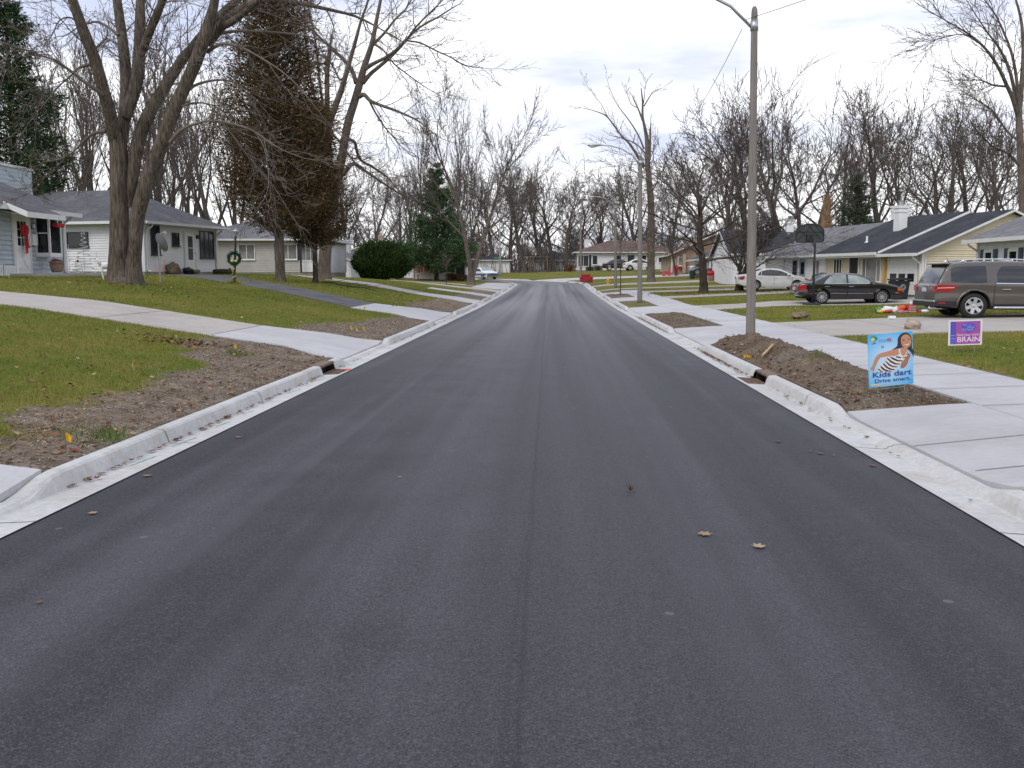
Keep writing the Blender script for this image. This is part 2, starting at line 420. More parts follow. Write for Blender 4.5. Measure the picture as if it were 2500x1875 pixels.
# ---- concrete
def make_concrete(name, lo, hi, warm=(.5, .4, .3), wk=.25, streak=(1, 1, 1), slab=0):
    g = NT(name); v = g.coord('Object')
    n = g.math('ADD', g.math('MULTIPLY', g.noise(v, 1.1, 6, .65), .5), g.math('MULTIPLY', g.noise(g.map(v, streak), 14, 4, .6), .5))
    c = g.ramp(n, [(.32, lo), (.66, hi)])
    c = g.mix(g.math('MULTIPLY', g.smooth(g.noise(v, .9, 5, .7), .52, .74), wk), c, warm)
    c = g.mix(g.math('MULTIPLY', g.smooth(g.noise(v, 60, 3, .7), .60, .76), .5), c, tuple(x * .5 for x in lo))
    c = g.mix(g.math('MULTIPLY', g.smooth(g.noise(v, .35, 6, .75), .5, .66), .28), c, tuple(x * .62 for x in warm))
    if slab:                                                   # every cast slab came out a slightly different grey
        wn_ = g.n.new('ShaderNodeTexWhiteNoise'); wn_.noise_dimensions = '1D'; g.l.new(g.math('FLOOR', g.math('DIVIDE', g.math('ADD', g.sep(v)[1], .32), 1.52)), wn_.inputs['W'])
        c = g.mix(g.math('MULTIPLY', wn_.outputs['Value'], .30), c, tuple(x * .72 for x in lo))
    c = g.mix(g.math('MULTIPLY', g.smooth(g.noise(g.map(v, streak), 22, 5, .75), .5, .72), .25), c, tuple(x * .66 for x in lo))
    g.bump(g.noise(g.map(v, streak), 90, 3), .45, .01)
    return g.done(c, .88, .25)
conc_new = make_concrete('new_concrete', (.445, .44, .445), (.585, .58, .585), (.50, .475, .43), .35, (1, 6, 1), 1)
conc_curb = make_concrete('kerb_concrete', (.44, .435, .42), (.62, .615, .605), (.40, .325, .245), .6)
conc_old = make_concrete('old_concrete', (.36, .33, .295), (.48, .445, .405), (.38, .32, .26), .4, (6, 1, 1))
conc_pink = make_concrete('old_drive_concrete', (.385, .35, .32), (.51, .465, .42), (.36, .31, .28), .4, (1, 5, 1))
black_drive = mat('worn_black_drive', (.068, .068, .072), .9, .3, 1.2, bump=.3, base2=(.135, .133, .135))
joint_mat = mat('joint_dark', (.16, .15, .14), .95, .2)
INLET = {-1: (15.6, 16.5), 1: (14.55, 15.35)}
def build_kerb(side):
    ss = stations(-6, 175); mb = MB(); rows = []
    prof = lambda s, h: [(HA - .012, .006), (HA + .05, .000), (HF - .035, -.012), (HF - .01, -.004), (HF + .012, h * .55), (HF + .03, h - .018), (HF + .055, h), (HB - .02, h + .004), (HB, h - .006), (HB + .004, -.35)]
    a, b = INLET[side]
    for s in ss:
        h = float(hc(s, side)); z0 = float(zr(s)); row = []
        for d, z in prof(s, h):
            x, y = sd_pt(s, d * side); row.append((x, y, z0 + z + (.004 * mnoise.noise(Vector((s * .6, d * 3, side))) if z > .01 else 0)))
        rows.append(row)
    k = len(rows[0]); mb.v = [p for r in rows for p in r]
    for i in range(len(rows) - 1):
        cut = a <= ss[i] < b
        for j in range(k - 1):
            if cut and 1 <= j <= 8: continue
            q = (i * k + j, (i + 1) * k + j, (i + 1) * k + j + 1, i * k + j + 1)
            mb.f.append(q if side < 0 else q[::-1]); mb.m.append(0)
    # tooled joints across the kerb every three metres, mud line along the flow line
    for s in np.arange(3.1, 90, 3.05):
        if any(x - .3 <= s <= y + .3 for x, y in ((a, b),)): continue
        h = float(hc(s, side)); z0 = float(zr(s)); pr = prof(s, h); mb.cur = 1
        for (d0, q0), (d1, q1) in zip(pr[:8], pr[1:9]):
            nrm = .003
            A = sd_pt(s - .006, (d0 - nrm) * side); B = sd_pt(s + .006, (d0 - nrm) * side); C = sd_pt(s + .006, (d1 - nrm) * side); D = sd_pt(s - .006, (d1 - nrm) * side)
            mb.quad((*A, z0 + q0 + nrm), (*B, z0 + q0 + nrm), (*C, z0 + q1 + nrm), (*D, z0 + q1 + nrm))
    o = mb.build('kerb', [conc_curb, joint_mat], smooth=False); tag(o, kind='structure')
    return o
build_kerb(-1); build_kerb(1)

SLABS = []
def drape(name, A, B, m, off=.02, nu=6, step=.5, joints=None, skirt=.06, jm=None, uj=()):
    """slab between two polylines A and B lying on the ground; joints: list of t along the length"""
    SLABS.append(list(A) + list(B)[::-1])
    def dens(L):
        L = [np.array(p, float) for p in L]; seg = [0]
        for p, q in zip(L, L[1:]): seg.append(seg[-1] + np.linalg.norm(q - p))
        return L, np.array(seg)
    La, sa = dens(A); Lb, sb = dens(B); n = max(2, int(max(sa[-1], sb[-1]) / step) + 1)
    knots = sorted(set(list(np.linspace(0, 1, n)) + [float(x / sa[-1]) for x in sa]))
    def at(L, sg, t): 
        q = t * sg[-1]; return np.array([np.interp(q, sg, [p[0] for p in L]), np.interp(q, sg, [p[1] for p in L])])
    rows = []
    for t in knots:
        a, b = at(La, sa, t), at(Lb, sb, t)
        rows.append([a + (b - a) * u for u in np.linspace(0, 1, nu + 1)])
    G = np.array(rows); Z = gz_np(G[..., 0], G[..., 1]) + off
    V = np.concatenate([G, Z[..., None]], -1); ny, nx = Z.shape; mb = MB()
    mb.v = [tuple(p) for p in V.reshape(-1, 3)]
    i = np.arange(nx * ny).reshape(ny, nx)
    e0, e1 = V[0, 0, :2], V[0, -1, :2]; d0 = V[-1, 0, :2] - V[0, 0, :2]; flip = d0[0] * (e1 - e0)[1] - d0[1] * (e1 - e0)[0] < 0
    for r in range(ny - 1):
        for c in range(nx - 1):
            q = (i[r, c], i[r + 1, c], i[r + 1, c + 1], i[r, c + 1]); mb.f.append(q if not flip else q[::-1]); mb.m.append(0)
    loop = list(i[0, :]) + list(i[1:, -1]) + list(i[-1, -2::-1]) + list(i[-2:0:-1, 0])
    low = [len(mb.v) + k for k in range(len(loop))]
    mb.v += [(mb.v[k][0], mb.v[k][1], mb.v[k][2] - skirt) for k in loop]
    for k in range(len(loop)):
        a, b = loop[k], loop[(k + 1) % len(loop)]; q = (a, b, low[(k + 1) % len(loop)], low[k]); mb.f.append(q); mb.m.append(0)
    mb.cur = 1
    for t in joints or []:
        a, b = at(La, sa, t), at(Lb, sb, t); w = (b - a) / max(1e-6, np.linalg.norm(b - a)); p = np.array([-w[1], w[0]]) * .009
        for u in range(8):
            c0, c1 = a + (b - a) * u / 8, a + (b - a) * (u + 1) / 8
            mb.quad(*[(*q, gz(*q) + off + .005) for q in (c0 - p, c1 - p, c1 + p, c0 + p)])
    for u in uj:
        L_ = [at(La, sa, t) * (1 - u) + at(Lb, sb, t) * u for t in np.linspace(0, 1, 13)]
        for c0, c1 in zip(L_, L_[1:]):
            w = (c1 - c0) / np.linalg.norm(c1 - c0); p = np.array([-w[1], w[0]]) * .008; mb.quad(*[(*q, gz(*q) + off + .005) for q in (c0 - p, c1 - p, c1 + p, c0 + p)])
    o = mb.build(name, [m, jm or joint_mat]); tag(o, kind='structure')
    return o
XL, XR = -.3 - HB, -.3 + HB
def row(x0, x1, y, y1=None): return [(x0, y), (x1, y1 if y1 is not None else y)]
# right pavement and driveway aprons
drape('pavement', [(4.87, 2), (4.87, 70)], [(6.33, 2), (6.33, 70)], conc_new, .028, 4, .5, [(k - 2) / 68 for k in np.arange(3.2, 70, 1.52)])
def apron(side, y0, y1, x_in, x_out, flare, m=None, nm='driveway', joints=(), off=.024, uj=()):
    x0 = XR + .0 if side > 0 else XL
    s = 1 if side > 0 else -1
    drape(nm, [(x0 + .0 * s, y0 - 0), (x0 + flare * s * 1.0, y0 + flare * .9), (x_out, y0 + flare * .9)] if flare else row(x0, x_out, y0),
          [(x0, y1), (x0 + flare * s, y1 - flare * .9), (x_out, y1 - flare * .9)] if flare else row(x0, x_out, y1), m or conc_new, off, 8, .3, joints, uj=uj)
apron(1, 7.05, 11.05, 0, 4.87, .0, uj=(.2, .49))
drape('driveway', [(6.33, 6.6), (15, 6.6)], [(6.33, 10.9), (15, 11)], conc_old, .026, 6, .5, [.2, .5])
apron(1, 20.9, 27.05, 0, 4.87, 0, uj=(.5,))
drape('driveway', [(6.33, 22.0), (12, 22.6), (22, 23.4)], [(6.33, 27.6), (12, 29.6), (22, 31.5)], conc_old, .026, 8, .5, [.16, .42, .7])
apron(1, 36.0, 43.5, 0, 4.87, 0, uj=(.5,))
drape('driveway', [(6.33, 37.2), (11, 42.0), (20, 43.2)], [(6.33, 42.8), (11, 47.6), (20, 48.4)], conc_old, .026, 8, .5, [.2, .5])
apron(1, 51.4, 56.5, 0, 4.87, 0)
drape('driveway', [(6.33, 52.2), (19, 60.6)], [(6.33, 55.2), (19, 64.2)], conc_old, .03, 6, .6, [.3, .6])
apron(1, 63.0, 66.8, 0, 4.87, 0)
drape('driveway', [(6.33, 63.6), (18, 67)], [(6.33, 66.4), (18, 71)], conc_old, .03, 6, .6)
drape('path', [(XR, 73), (17, 76.5)], [(XR, 74.4), (17, 78.1)], conc_old, .035, 4, .6)
drape('driveway', [(XR, 83.8), (15, 86)], [(XR, 86.4), (15, 89.2)], conc_old, .04, 5, .6)
_p = lambda s, d: sd_pt(s, d)
drape('driveway', [_p(104.5, HB), _p(99.5, 9), _p(96, 16)], [_p(109.5, HB), _p(104, 9), _p(99, 16)], conc_new, .045, 6, .6)
drape('driveway', [_p(128, HB), _p(132, 14), _p(134, 28)], [_p(134, HB), _p(138, 14), _p(139, 28)], conc_new, .045, 6, .8)
# left driveways
drape('driveway', [(XL, 2), (-9, 2)], [(XL, 7.15), (-9, 7.0)], conc_new, .024, 6, .4)
drape('driveway', [(XL, 17.45), (-5.2, 18.05), (-6.75, 18.2)], [(XL, 22.1), (-5.2, 21.7), (-6.75, 21.5)], conc_new, .024, 8, .3, [.985])
drape('driveway', [(-6.76, 18.2), (-13, 18.35), (-24, 18.6)], [(-6.76, 21.5), (-13, 21.75), (-24, 22.3)], conc_pink, .022, 8, .4, [.13, .33, .5])
drape('driveway', [(XL, 31.0), (-5.4, 31.7), (-6.9, 32)], [(XL, 37.7), (-5.4, 36.9), (-6.9, 36.4)], conc_new, .024, 8, .4)
drape('driveway', [(-6.9, 32), (-11, 35.6), (-15, 40), (-19.2, 44.6)], [(-6.9, 36.4), (-10.4, 39.2), (-13.4, 43.0), (-16.6, 47.4)], black_drive, .022, 8, .4, [.995])
drape('driveway', [(XL, 48.4), (-7.3, 49.4)], [(XL, 52.8), (-7.3, 52.4)], conc_new, .024, 6, .4)
drape('driveway', [(-7.3, 49.4), (-13, 53.5), (-17.0, 58)], [(-7.3, 52.4), (-12.2, 56.4), (-15.6, 60.5)], conc_pink, .024, 6, .5)
for y0, y1, x1 in ((59.0, 62.4, -8), (68.8, 72.8, -12), (78.8, 82.2, -13)):
    drape('driveway', [(XL, y0), (x1, y0 + .5)], [(XL, y1), (x1, y1 - .4)], conc_new if x1 > -10 else conc_pink, .028, 5, .5)
drape('pavement', [(XL, 74), (XL, 93)], [(-6.4, 74), (-6.6, 93)], conc_new, .03, 4, .6)
# ------------------------------------------------------------------ trees
class Tubes:
    def __init__(s): s.g = {}
    def add(s, pts, rad, n):
        s.g.setdefault((len(pts), n), []).append((pts, rad))
    def arrays(s):
        V, Fc, b = [], [], 0
        for (k, n), L in s.g.items():
            Pp = np.array([p for p, _ in L], dtype=np.float64); Rd = np.array([r for _, r in L], dtype=np.float64)
            T = np.empty_like(Pp); T[:, 1:-1] = Pp[:, 2:] - Pp[:, :-2]; T[:, 0] = Pp[:, 1] - Pp[:, 0]; T[:, -1] = Pp[:, -1] - Pp[:, -2]
            T /= np.linalg.norm(T, axis=-1, keepdims=True) + 1e-9
            m = T.mean(1); ref = np.where(np.abs(m[:, :1]) < .6, np.array([[1., 0, 0]]), np.array([[0, 1., 0]]))
            U = np.cross(T, ref[:, None, :]); U /= np.linalg.norm(U, axis=-1, keepdims=True) + 1e-9
            W = np.cross(T, U); a = np.arange(n) * 2 * np.pi / n
            ring = Pp[:, :, None, :] + Rd[:, :, None, None] * (U[:, :, None, :] * np.cos(a)[None, None, :, None] + W[:, :, None, :] * np.sin(a)[None, None, :, None])
            B = len(L); idx = b + np.arange(B * k * n).reshape(B, k, n); nx = np.roll(idx, -1, axis=2)
            Fc.append(np.stack([idx[:, :-1], nx[:, :-1], nx[:, 1:], idx[:, 1:]], -1).reshape(-1, 4)); V.append(ring.reshape(-1, 3)); b += B * k * n
        return np.concatenate(V), np.concatenate(Fc)
    def build(s, name, m, parent, smooth=True):
        v, f = s.arrays(); return npmesh(name, v, f, m, parent, smooth=smooth)

def unit(v): l = math.sqrt(v[0] ** 2 + v[1] ** 2 + v[2] ** 2) or 1; return (v[0] / l, v[1] / l, v[2] / l)
def tilt(d, ang, az):
    """direction d rotated away by ang, at azimuth az around it"""
    r = (1, 0, 0) if abs(d[0]) < .7 else (0, 1, 0)
    u = unit((d[1] * r[2] - d[2] * r[1], d[2] * r[0] - d[0] * r[2], d[0] * r[1] - d[1] * r[0]))
    w = (d[1] * u[2] - d[2] * u[1], d[2] * u[0] - d[0] * u[2], d[0] * u[1] - d[1] * u[0])
    c, s = math.cos(ang), math.sin(ang); a, b = math.cos(az) * s, math.sin(az) * s
    return (d[0] * c + u[0] * a + w[0] * b, d[1] * c + u[1] * a + w[1] * b, d[2] * c + u[2] * a + w[2] * b)
NP = {0: 8, 1: 7, 2: 5, 3: 4, 4: 3, 5: 3}; NS = {0: 10, 1: 7, 2: 5, 3: 3, 4: 3, 5: 3}
def grow(Tt, Tc, p, d, L, r, lvl, q, g):
    """q: n children per level, ratio, angle, up (tropism), wob, rmin, maxl, split (levels in the trunk mesh)"""
    k = NP[lvl]; seg = L / (k - 1); pts = [p]; tr = q['taper'][lvl] if lvl < len(q['taper']) else .25; rad = [r]; dirs = [d]
    up = q['up'][min(lvl, len(q['up']) - 1)]; wob = q['wob'] * (1 if lvl else .45)
    for i in range(1, k):
        d = unit((d[0] + g.gauss(0, wob), d[1] + g.gauss(0, wob), d[2] + g.gauss(0, wob) * .8 + up))
        p = (p[0] + d[0] * seg, p[1] + d[1] * seg, p[2] + d[2] * seg); pts.append(p); dirs.append(d)
        t = i / (k - 1); rad.append(max(q['rmin'], r * (1 - t * (1 - tr))))
    (Tt if lvl < q['split'] else Tc).add(pts, rad, NS[lvl])
    if lvl >= q['maxl']: return
    n = q['n'][lvl]; st = q['start'][min(lvl, len(q['start']) - 1)]; az = g.uniform(0, 6.28)
    for j in range(n):
        t = st + (1 - st) * (j + g.uniform(.1, .9)) / n; x = t * (k - 1); i = min(int(x), k - 2); f = x - i
        b = tuple(pts[i][c] + (pts[i + 1][c] - pts[i][c]) * f for c in range(3)); az += 2.4 + g.uniform(-.5, .5)
        an = q['ang'][min(lvl, len(q['ang']) - 1)] * g.uniform(.75, 1.25) * (1.15 - .35 * t)
        ll = L * q['ratio'][min(lvl, len(q['ratio']) - 1)] * g.uniform(.65, 1.2) * (1.1 - .5 * t if lvl else 1.15 - .45 * t)
        rr = max(q['rmin'], min(rad[i] * .75, (rad[i] + (rad[i + 1] - rad[i]) * f) * q['rr']))
        grow(Tt, Tc, b, tilt(dirs[i], an, az), ll, rr, lvl + 1, q, g)
    # leader carries on
    if lvl > 0 or q.get('fork', 1):
        for _ in range(2 if lvl < 3 else 1):
            grow(Tt, Tc, pts[-1], tilt(dirs[-1], g.uniform(.15, .4), g.uniform(0, 6.28)), L * .5 * g.uniform(.8, 1.1), rad[-1] * .9, lvl + 1, q, g)
OAK = dict(n=[8, 6, 5, 4], ratio=[.62, .55, .5, .5], ang=[.85, .75, .7, .7], up=[.0, .06, .05, .03, .02], wob=.13, rmin=.011, maxl=4, split=2, taper=[.35, .25, .25, .25], start=[.32, .25, .15, .1], rr=.55)
VASE = dict(OAK, n=[6, 6, 5, 4], ang=[.5, .45, .5, .55], up=[.02, .09, .07, .05, .03], start=[.22, .25, .15, .1], ratio=[.8, .5, .45, .45])
TALL = dict(OAK, n=[8, 5, 5, 4], ang=[.6, .6, .6, .6], up=[.03, .08, .07, .05], start=[.45, .25, .15, .1], ratio=[.45, .5, .5, .5], wob=.09)
bark_far = mat('distant_bark', (.070, .058, .052), .95, .25, 3, base2=(.115, .096, .086))
twig_far = mat('distant_twigs', (.098, .079, .073), .95, .2, 2, base2=(.145, .118, .107))
bark_near = None
def make_bark(name, a, b, c, sc=1.0):
    g = NT(name); v = g.coord('Object')
    w = g.noise(g.map(v, (22 * sc, 22 * sc, 2.2 * sc)), 1.0, 5, .65); n = g.noise(v, 1.6, 4)
    col_ = g.ramp(g.math('ADD', g.math('MULTIPLY', w, .7), g.math('MULTIPLY', n, .3)), [(.36, a), (.5, b), (.66, c)])
    g.bump(w, .9, .05); return g.done(col_, .95, .1)
bark_maple = make_bark('maple_bark', (.035, .028, .022), (.110, .090, .073), (.215, .18, .148))
bark_dark = make_bark('dark_bark', (.028, .022, .018), (.075, .058, .045), (.125, .098, .076))
bark_grey = make_bark('grey_bark', (.065, .052, .044), (.145, .12, .10), (.22, .185, .155))
twig_near = mat('twigs', (.10, .082, .07), .9, .3, 3, base2=(.17, .142, .118))
twig_grey = mat('grey_twigs', (.072, .058, .052), .9, .3, 3, base2=(.125, .102, .09))

def bare_tree(name, label, x, y, H, q, seed, r0, group=None, mt=None, mc=None, lean=(0, 0), cat='tree', z=None, multi=1, sx=1.0):
    g = random.Random(seed); Tt, Tc = Tubes(), Tubes(); z = gz(x, y) if z is None else z
    o = thing(name, label, cat, (x, y, z - .05), 0, group)
    # trunk flare
    Tt.add([(0, 0, -.15), (0, 0, .05), (0, 0, .25), (0, 0, .55), (0, 0, .9)], [r0 * 1.7, r0 * 1.45, r0 * 1.2, r0 * 1.06, r0], 10)
    f = q.get('trunk', .62)
    for m in range(multi):
        d = unit((lean[0] + (g.uniform(-.3, .3) if multi > 1 else g.uniform(-.03, .03)), lean[1] + (g.uniform(-.25, .25) if multi > 1 else 0), 1))
        grow(Tt, Tc, (0, 0, .5), d, H * f, r0 * (1 if multi == 1 else .62), 0, q, g)
    a = Tt.build('trunk', mt or bark_grey, o); b = Tc.build('crown', mc or twig_grey, o)
    # scale so that the crown reaches H
    co = np.empty(len(b.data.vertices) * 3, dtype=np.float32); b.data.vertices.foreach_get('co', co); top = np.percentile(co[2::3], 99.7)
    k = H / top; o.scale = (k * sx, k * sx, k)
    return o

# ---- traced limbs: list of (px, py, width_px) in photo pixels at depth Y (+ dy per point)
def limb(T, pts, Y, n=8, dy=0.0, o=(0, 0, 0), sub=3):
    P3, Rr = [], []
    for i, (px, py, w) in enumerate(pts):
        y = Y + dy * i / max(1, len(pts) - 1); p = P(px, py, y); P3.append(np.array(p)); Rr.append(w / F * y / 2)
    # Catmull-Rom resampling
    Q, rq = [], []; k = len(P3)
    for i in range(k - 1):
        p0, p1, p2, p3 = P3[max(i - 1, 0)], P3[i], P3[i + 1], P3[min(i + 2, k - 1)]
        for j in range(sub):
            t = j / sub; Q.append(.5 * ((2 * p1) + (p2 - p0) * t + (2 * p0 - 5 * p1 + 4 * p2 - p3) * t * t + (3 * p1 - p0 - 3 * p2 + p3) * t ** 3)); rq.append(Rr[i] + (Rr[i + 1] - Rr[i]) * t)
    Q.append(P3[-1]); rq.append(Rr[-1])
    Q = [tuple(q[c] - o[c] for c in range(3)) for q in Q]
    T.add(Q, rq, n); return Q, rq
def twiggy(Tt, Tc, Q, rq, q, g, n, L, lvl=2, start=.25, ang=.8):
    az = g.uniform(0, 6)
    for j in range(n):
        t = start + (1 - start) * (j + g.random()) / n; x = t * (len(Q) - 1); i = min(int(x), len(Q) - 2); f = x - i
        b = tuple(Q[i][c] + (Q[i + 1][c] - Q[i][c]) * f for c in range(3)); d = unit(tuple(Q[i + 1][c] - Q[i][c] for c in range(3))); az += 2.4 + g.uniform(-.6, .6)
        grow(Tt, Tc, b, tilt(d, ang * g.uniform(.7, 1.3), az), L * g.uniform(.6, 1.2) * (1.15 - .5 * t), min(rq[i] * .6, L * .013), lvl, q, g)
    d = unit(tuple(Q[-1][c] - Q[-2][c] for c in range(3)))
    grow(Tt, Tc, Q[-1], d, L * .9, rq[-1] * .9, lvl, q, g)
TW = dict(OAK, n=[6, 5, 5, 3], ratio=[.6, .5, .42, .4], ang=[.7, .7, .65, .6], up=[0, .02, .03, .02, .0], wob=.16, rmin=.006, maxl=4, split=1)

def big_maple():
    k = 2.765; g = random.Random(5); Y = 28.0
    bx, by, _ = P(300, 690, Y); base = (bx, by, gz(bx, by))
    o = thing('maple_tree', 'big bare maple on the left lawn whose grey trunk forks low into thick rising limbs', 'tree', base)
    Tt, Tb, Tc = Tubes(), Tubes(), Tubes(); C = lambda L: [(a / k, b / k, w / k * .9) for a, b, w in L]
    def lim(L, **kw): return limb(Tt, C(L), Y, 12, o=base, **kw)
    z0 = 1905
    lim([(830, 1950, 330), (820, 1895, 235), (812, 1840, 190), (808, 1760, 165), (808, 1660, 150), (805, 1400, 134), (802, 1200, 128), (800, 1030, 128), (790, 900, 118)], dy=-.1)
    lim([(905, 1945, 230), (900, 1895, 160), (902, 1830, 128), (906, 1740, 106), (915, 1640, 98), (930, 1450, 108), (1000, 1200, 112), (1080, 1000, 106), (1150, 800, 100), (1240, 600, 94), (1320, 420, 94), (1390, 220, 92), (1440, 50, 68), (1480, -150, 50), (1560, -420, 30)], dy=-.8)
    A = []
    A.append(lim([(790, 1000, 90), (765, 900, 96), (740, 750, 92), (700, 620, 90), (640, 400, 84), (560, 200, 80), (490, 0, 68), (420, -200, 46), (330, -420, 26)], dy=-2.0))
    A.append(lim([(812, 1000, 80), (830, 850, 92), (850, 700, 92), (850, 500, 84), (825, 250, 74), (790, 0, 64), (770, -200, 44), (720, -450, 24)], dy=1.2))
    A.append(lim([(850, 800, 70), (900, 640, 88), (930, 500, 92), (945, 250, 84), (948, 0, 62), (965, -200, 44), (1000, -450, 22)], dy=.6))
    A.append(lim([(955, 360, 60), (1000, 240, 62), (1045, 130, 60), (1100, 0, 55), (1180, -180, 40), (1300, -380, 22)], dy=-1.0))
    A.append(lim([(880, 1400, 60), (900, 1150, 96), (935, 950, 100), (990, 800, 95), (1080, 640, 84), (1200, 450, 74), (1290, 330, 66), (1370, 230, 60)], dy=.3))
    A.append(lim([(1400, 290, 84), (1490, 180, 76), (1600, 80, 66), (1720, 15, 54), (1840, -5, 40), (2000, 20, 30), (2200, 60, 26), (2400, 110, 18), (2560, 190, 11)], dy=-1.5))
    A.append(lim([(1440, 150, 60), (1530, 60, 56), (1600, 0, 50), (1740, -120, 34), (1900, -260, 20)], dy=1.0))
    A.append(lim([(1420, 210, 60), (1560, 150, 52), (1680, 60, 44), (1800, -40, 30), (1980, -160, 18)], dy=-2.0))
    for Q, rq in A: twiggy(Tt, Tc, Q, rq, TW, g, 9, 1.9, 2, .45)
    thin = [
        [(1420, 260, 34), (1500, 222, 26), (1620, 210, 22), (1800, 215, 18), (1950, 228, 16), (2100, 250, 12), (2260, 330, 8), (2330, 440, 5)],
        [(1400, 350, 34), (1470, 305, 28), (1540, 297, 22), (1640, 325, 16), (1760, 390, 13), (1900, 480, 10), (2020, 590, 8), (2160, 760, 5)],
        [(1240, 640, 30), (1310, 580, 24), (1400, 550, 18), (1500, 540, 14), (1600, 565, 11), (1670, 640, 8), (1760, 790, 5)],
        [(1150, 960, 34), (1220, 880, 26), (1320, 835, 20), (1420, 815, 16), (1520, 825, 14), (1680, 870, 12), (1780, 930, 10), (1900, 1010, 8), (2060, 1070, 6)],
        [(1500, 825, 12), (1560, 900, 10), (1640, 1010, 10), (1720, 1110, 9), (1800, 1200, 8), (1880, 1310, 7), (1960, 1440, 5)],
        [(1730, 900, 9), (1780, 990, 8), (1800, 1080, 7), (1815, 1230, 6), (1790, 1330, 5), (1760, 1370, 4)],
        [(1220, 720, 22), (1290, 700, 16), (1370, 695, 12), (1450, 720, 9), (1540, 790, 6), (1600, 900, 4)],
        [(690, 640, 36), (650, 605, 30), (560, 545, 24), (480, 480, 20), (410, 435, 22), (380, 408, 18), (290, 380, 16), (200, 345, 14), (100, 315, 11), (-40, 270, 8)],
        [(720, 885, 34), (650, 895, 28), (590, 930, 20), (520, 1000, 15), (460, 1050, 12), (390, 1078, 10), (310, 1090, 8), (250, 1120, 5)],
        [(640, 430, 34), (590, 440, 26), (530, 460, 20), (470, 520, 15), (400, 580, 11), (310, 690, 8), (240, 770, 5)],
        [(800, 240, 26), (740, 190, 20), (660, 148, 18), (590, 160, 14), (520, 190, 11), (440, 240, 8), (380, 250, 6), (290, 320, 4)],
        [(560, 190, 18), (480, 120, 12), (400, 140, 10), (350, 240, 8), (300, 300, 6)],
        [(640, 330, 26), (680, 295, 18), (720, 250, 12)],
        [(410, 430, 8), (360, 470, 7), (330, 560, 6), (290, 640, 5), (250, 740, 4)],
        [(960, 300, 14), (1060, 340, 11), (1080, 300, 9), (1100, 230, 7), (1140, 100, 6), (1150, 0, 5)],
        [(990, 580, 12), (1040, 500, 10), (1080, 420, 8), (1150, 320, 5)],
        [(1000, 690, 14), (950, 560, 10), (930, 430, 8), (960, 200, 6)],
        [(1130, 860, 12), (1180, 830, 10), (1140, 700, 8), (1100, 500, 6), (1120, 300, 4)],
        [(440, 1060, 8), (400, 1110, 7), (330, 1170, 6), (270, 1240, 5), (215, 1295, 3)],
        [(120, 320, 9), (60, 360, 8), (-20, 480, 6)], [(0, 20, 20), (60, 0, 16), (150, -60, 12)],
    ]
    for i, L in enumerate(thin):
        Q, rq = limb(Tb, C(L), Y - .3 * (i % 4), 6, dy=-1.6 if i % 2 else 1.2, o=base)
        twiggy(Tb, Tc, Q, rq, dict(TW, maxl=4, n=[5, 4, 4, 3]), g, 7, 1.25, 2, .3, .6)
    for Q, rq in A: twiggy(Tb, Tc, Q, rq, dict(TW, maxl=4, n=[5, 4, 4, 3]), g, 4, 1.6, 2, .3, .7)
    Tt.build('trunk', bark_maple, o); Tb.build('branch', twig_near, o); Tc.build('crown', twig_near, o)
big_maple()

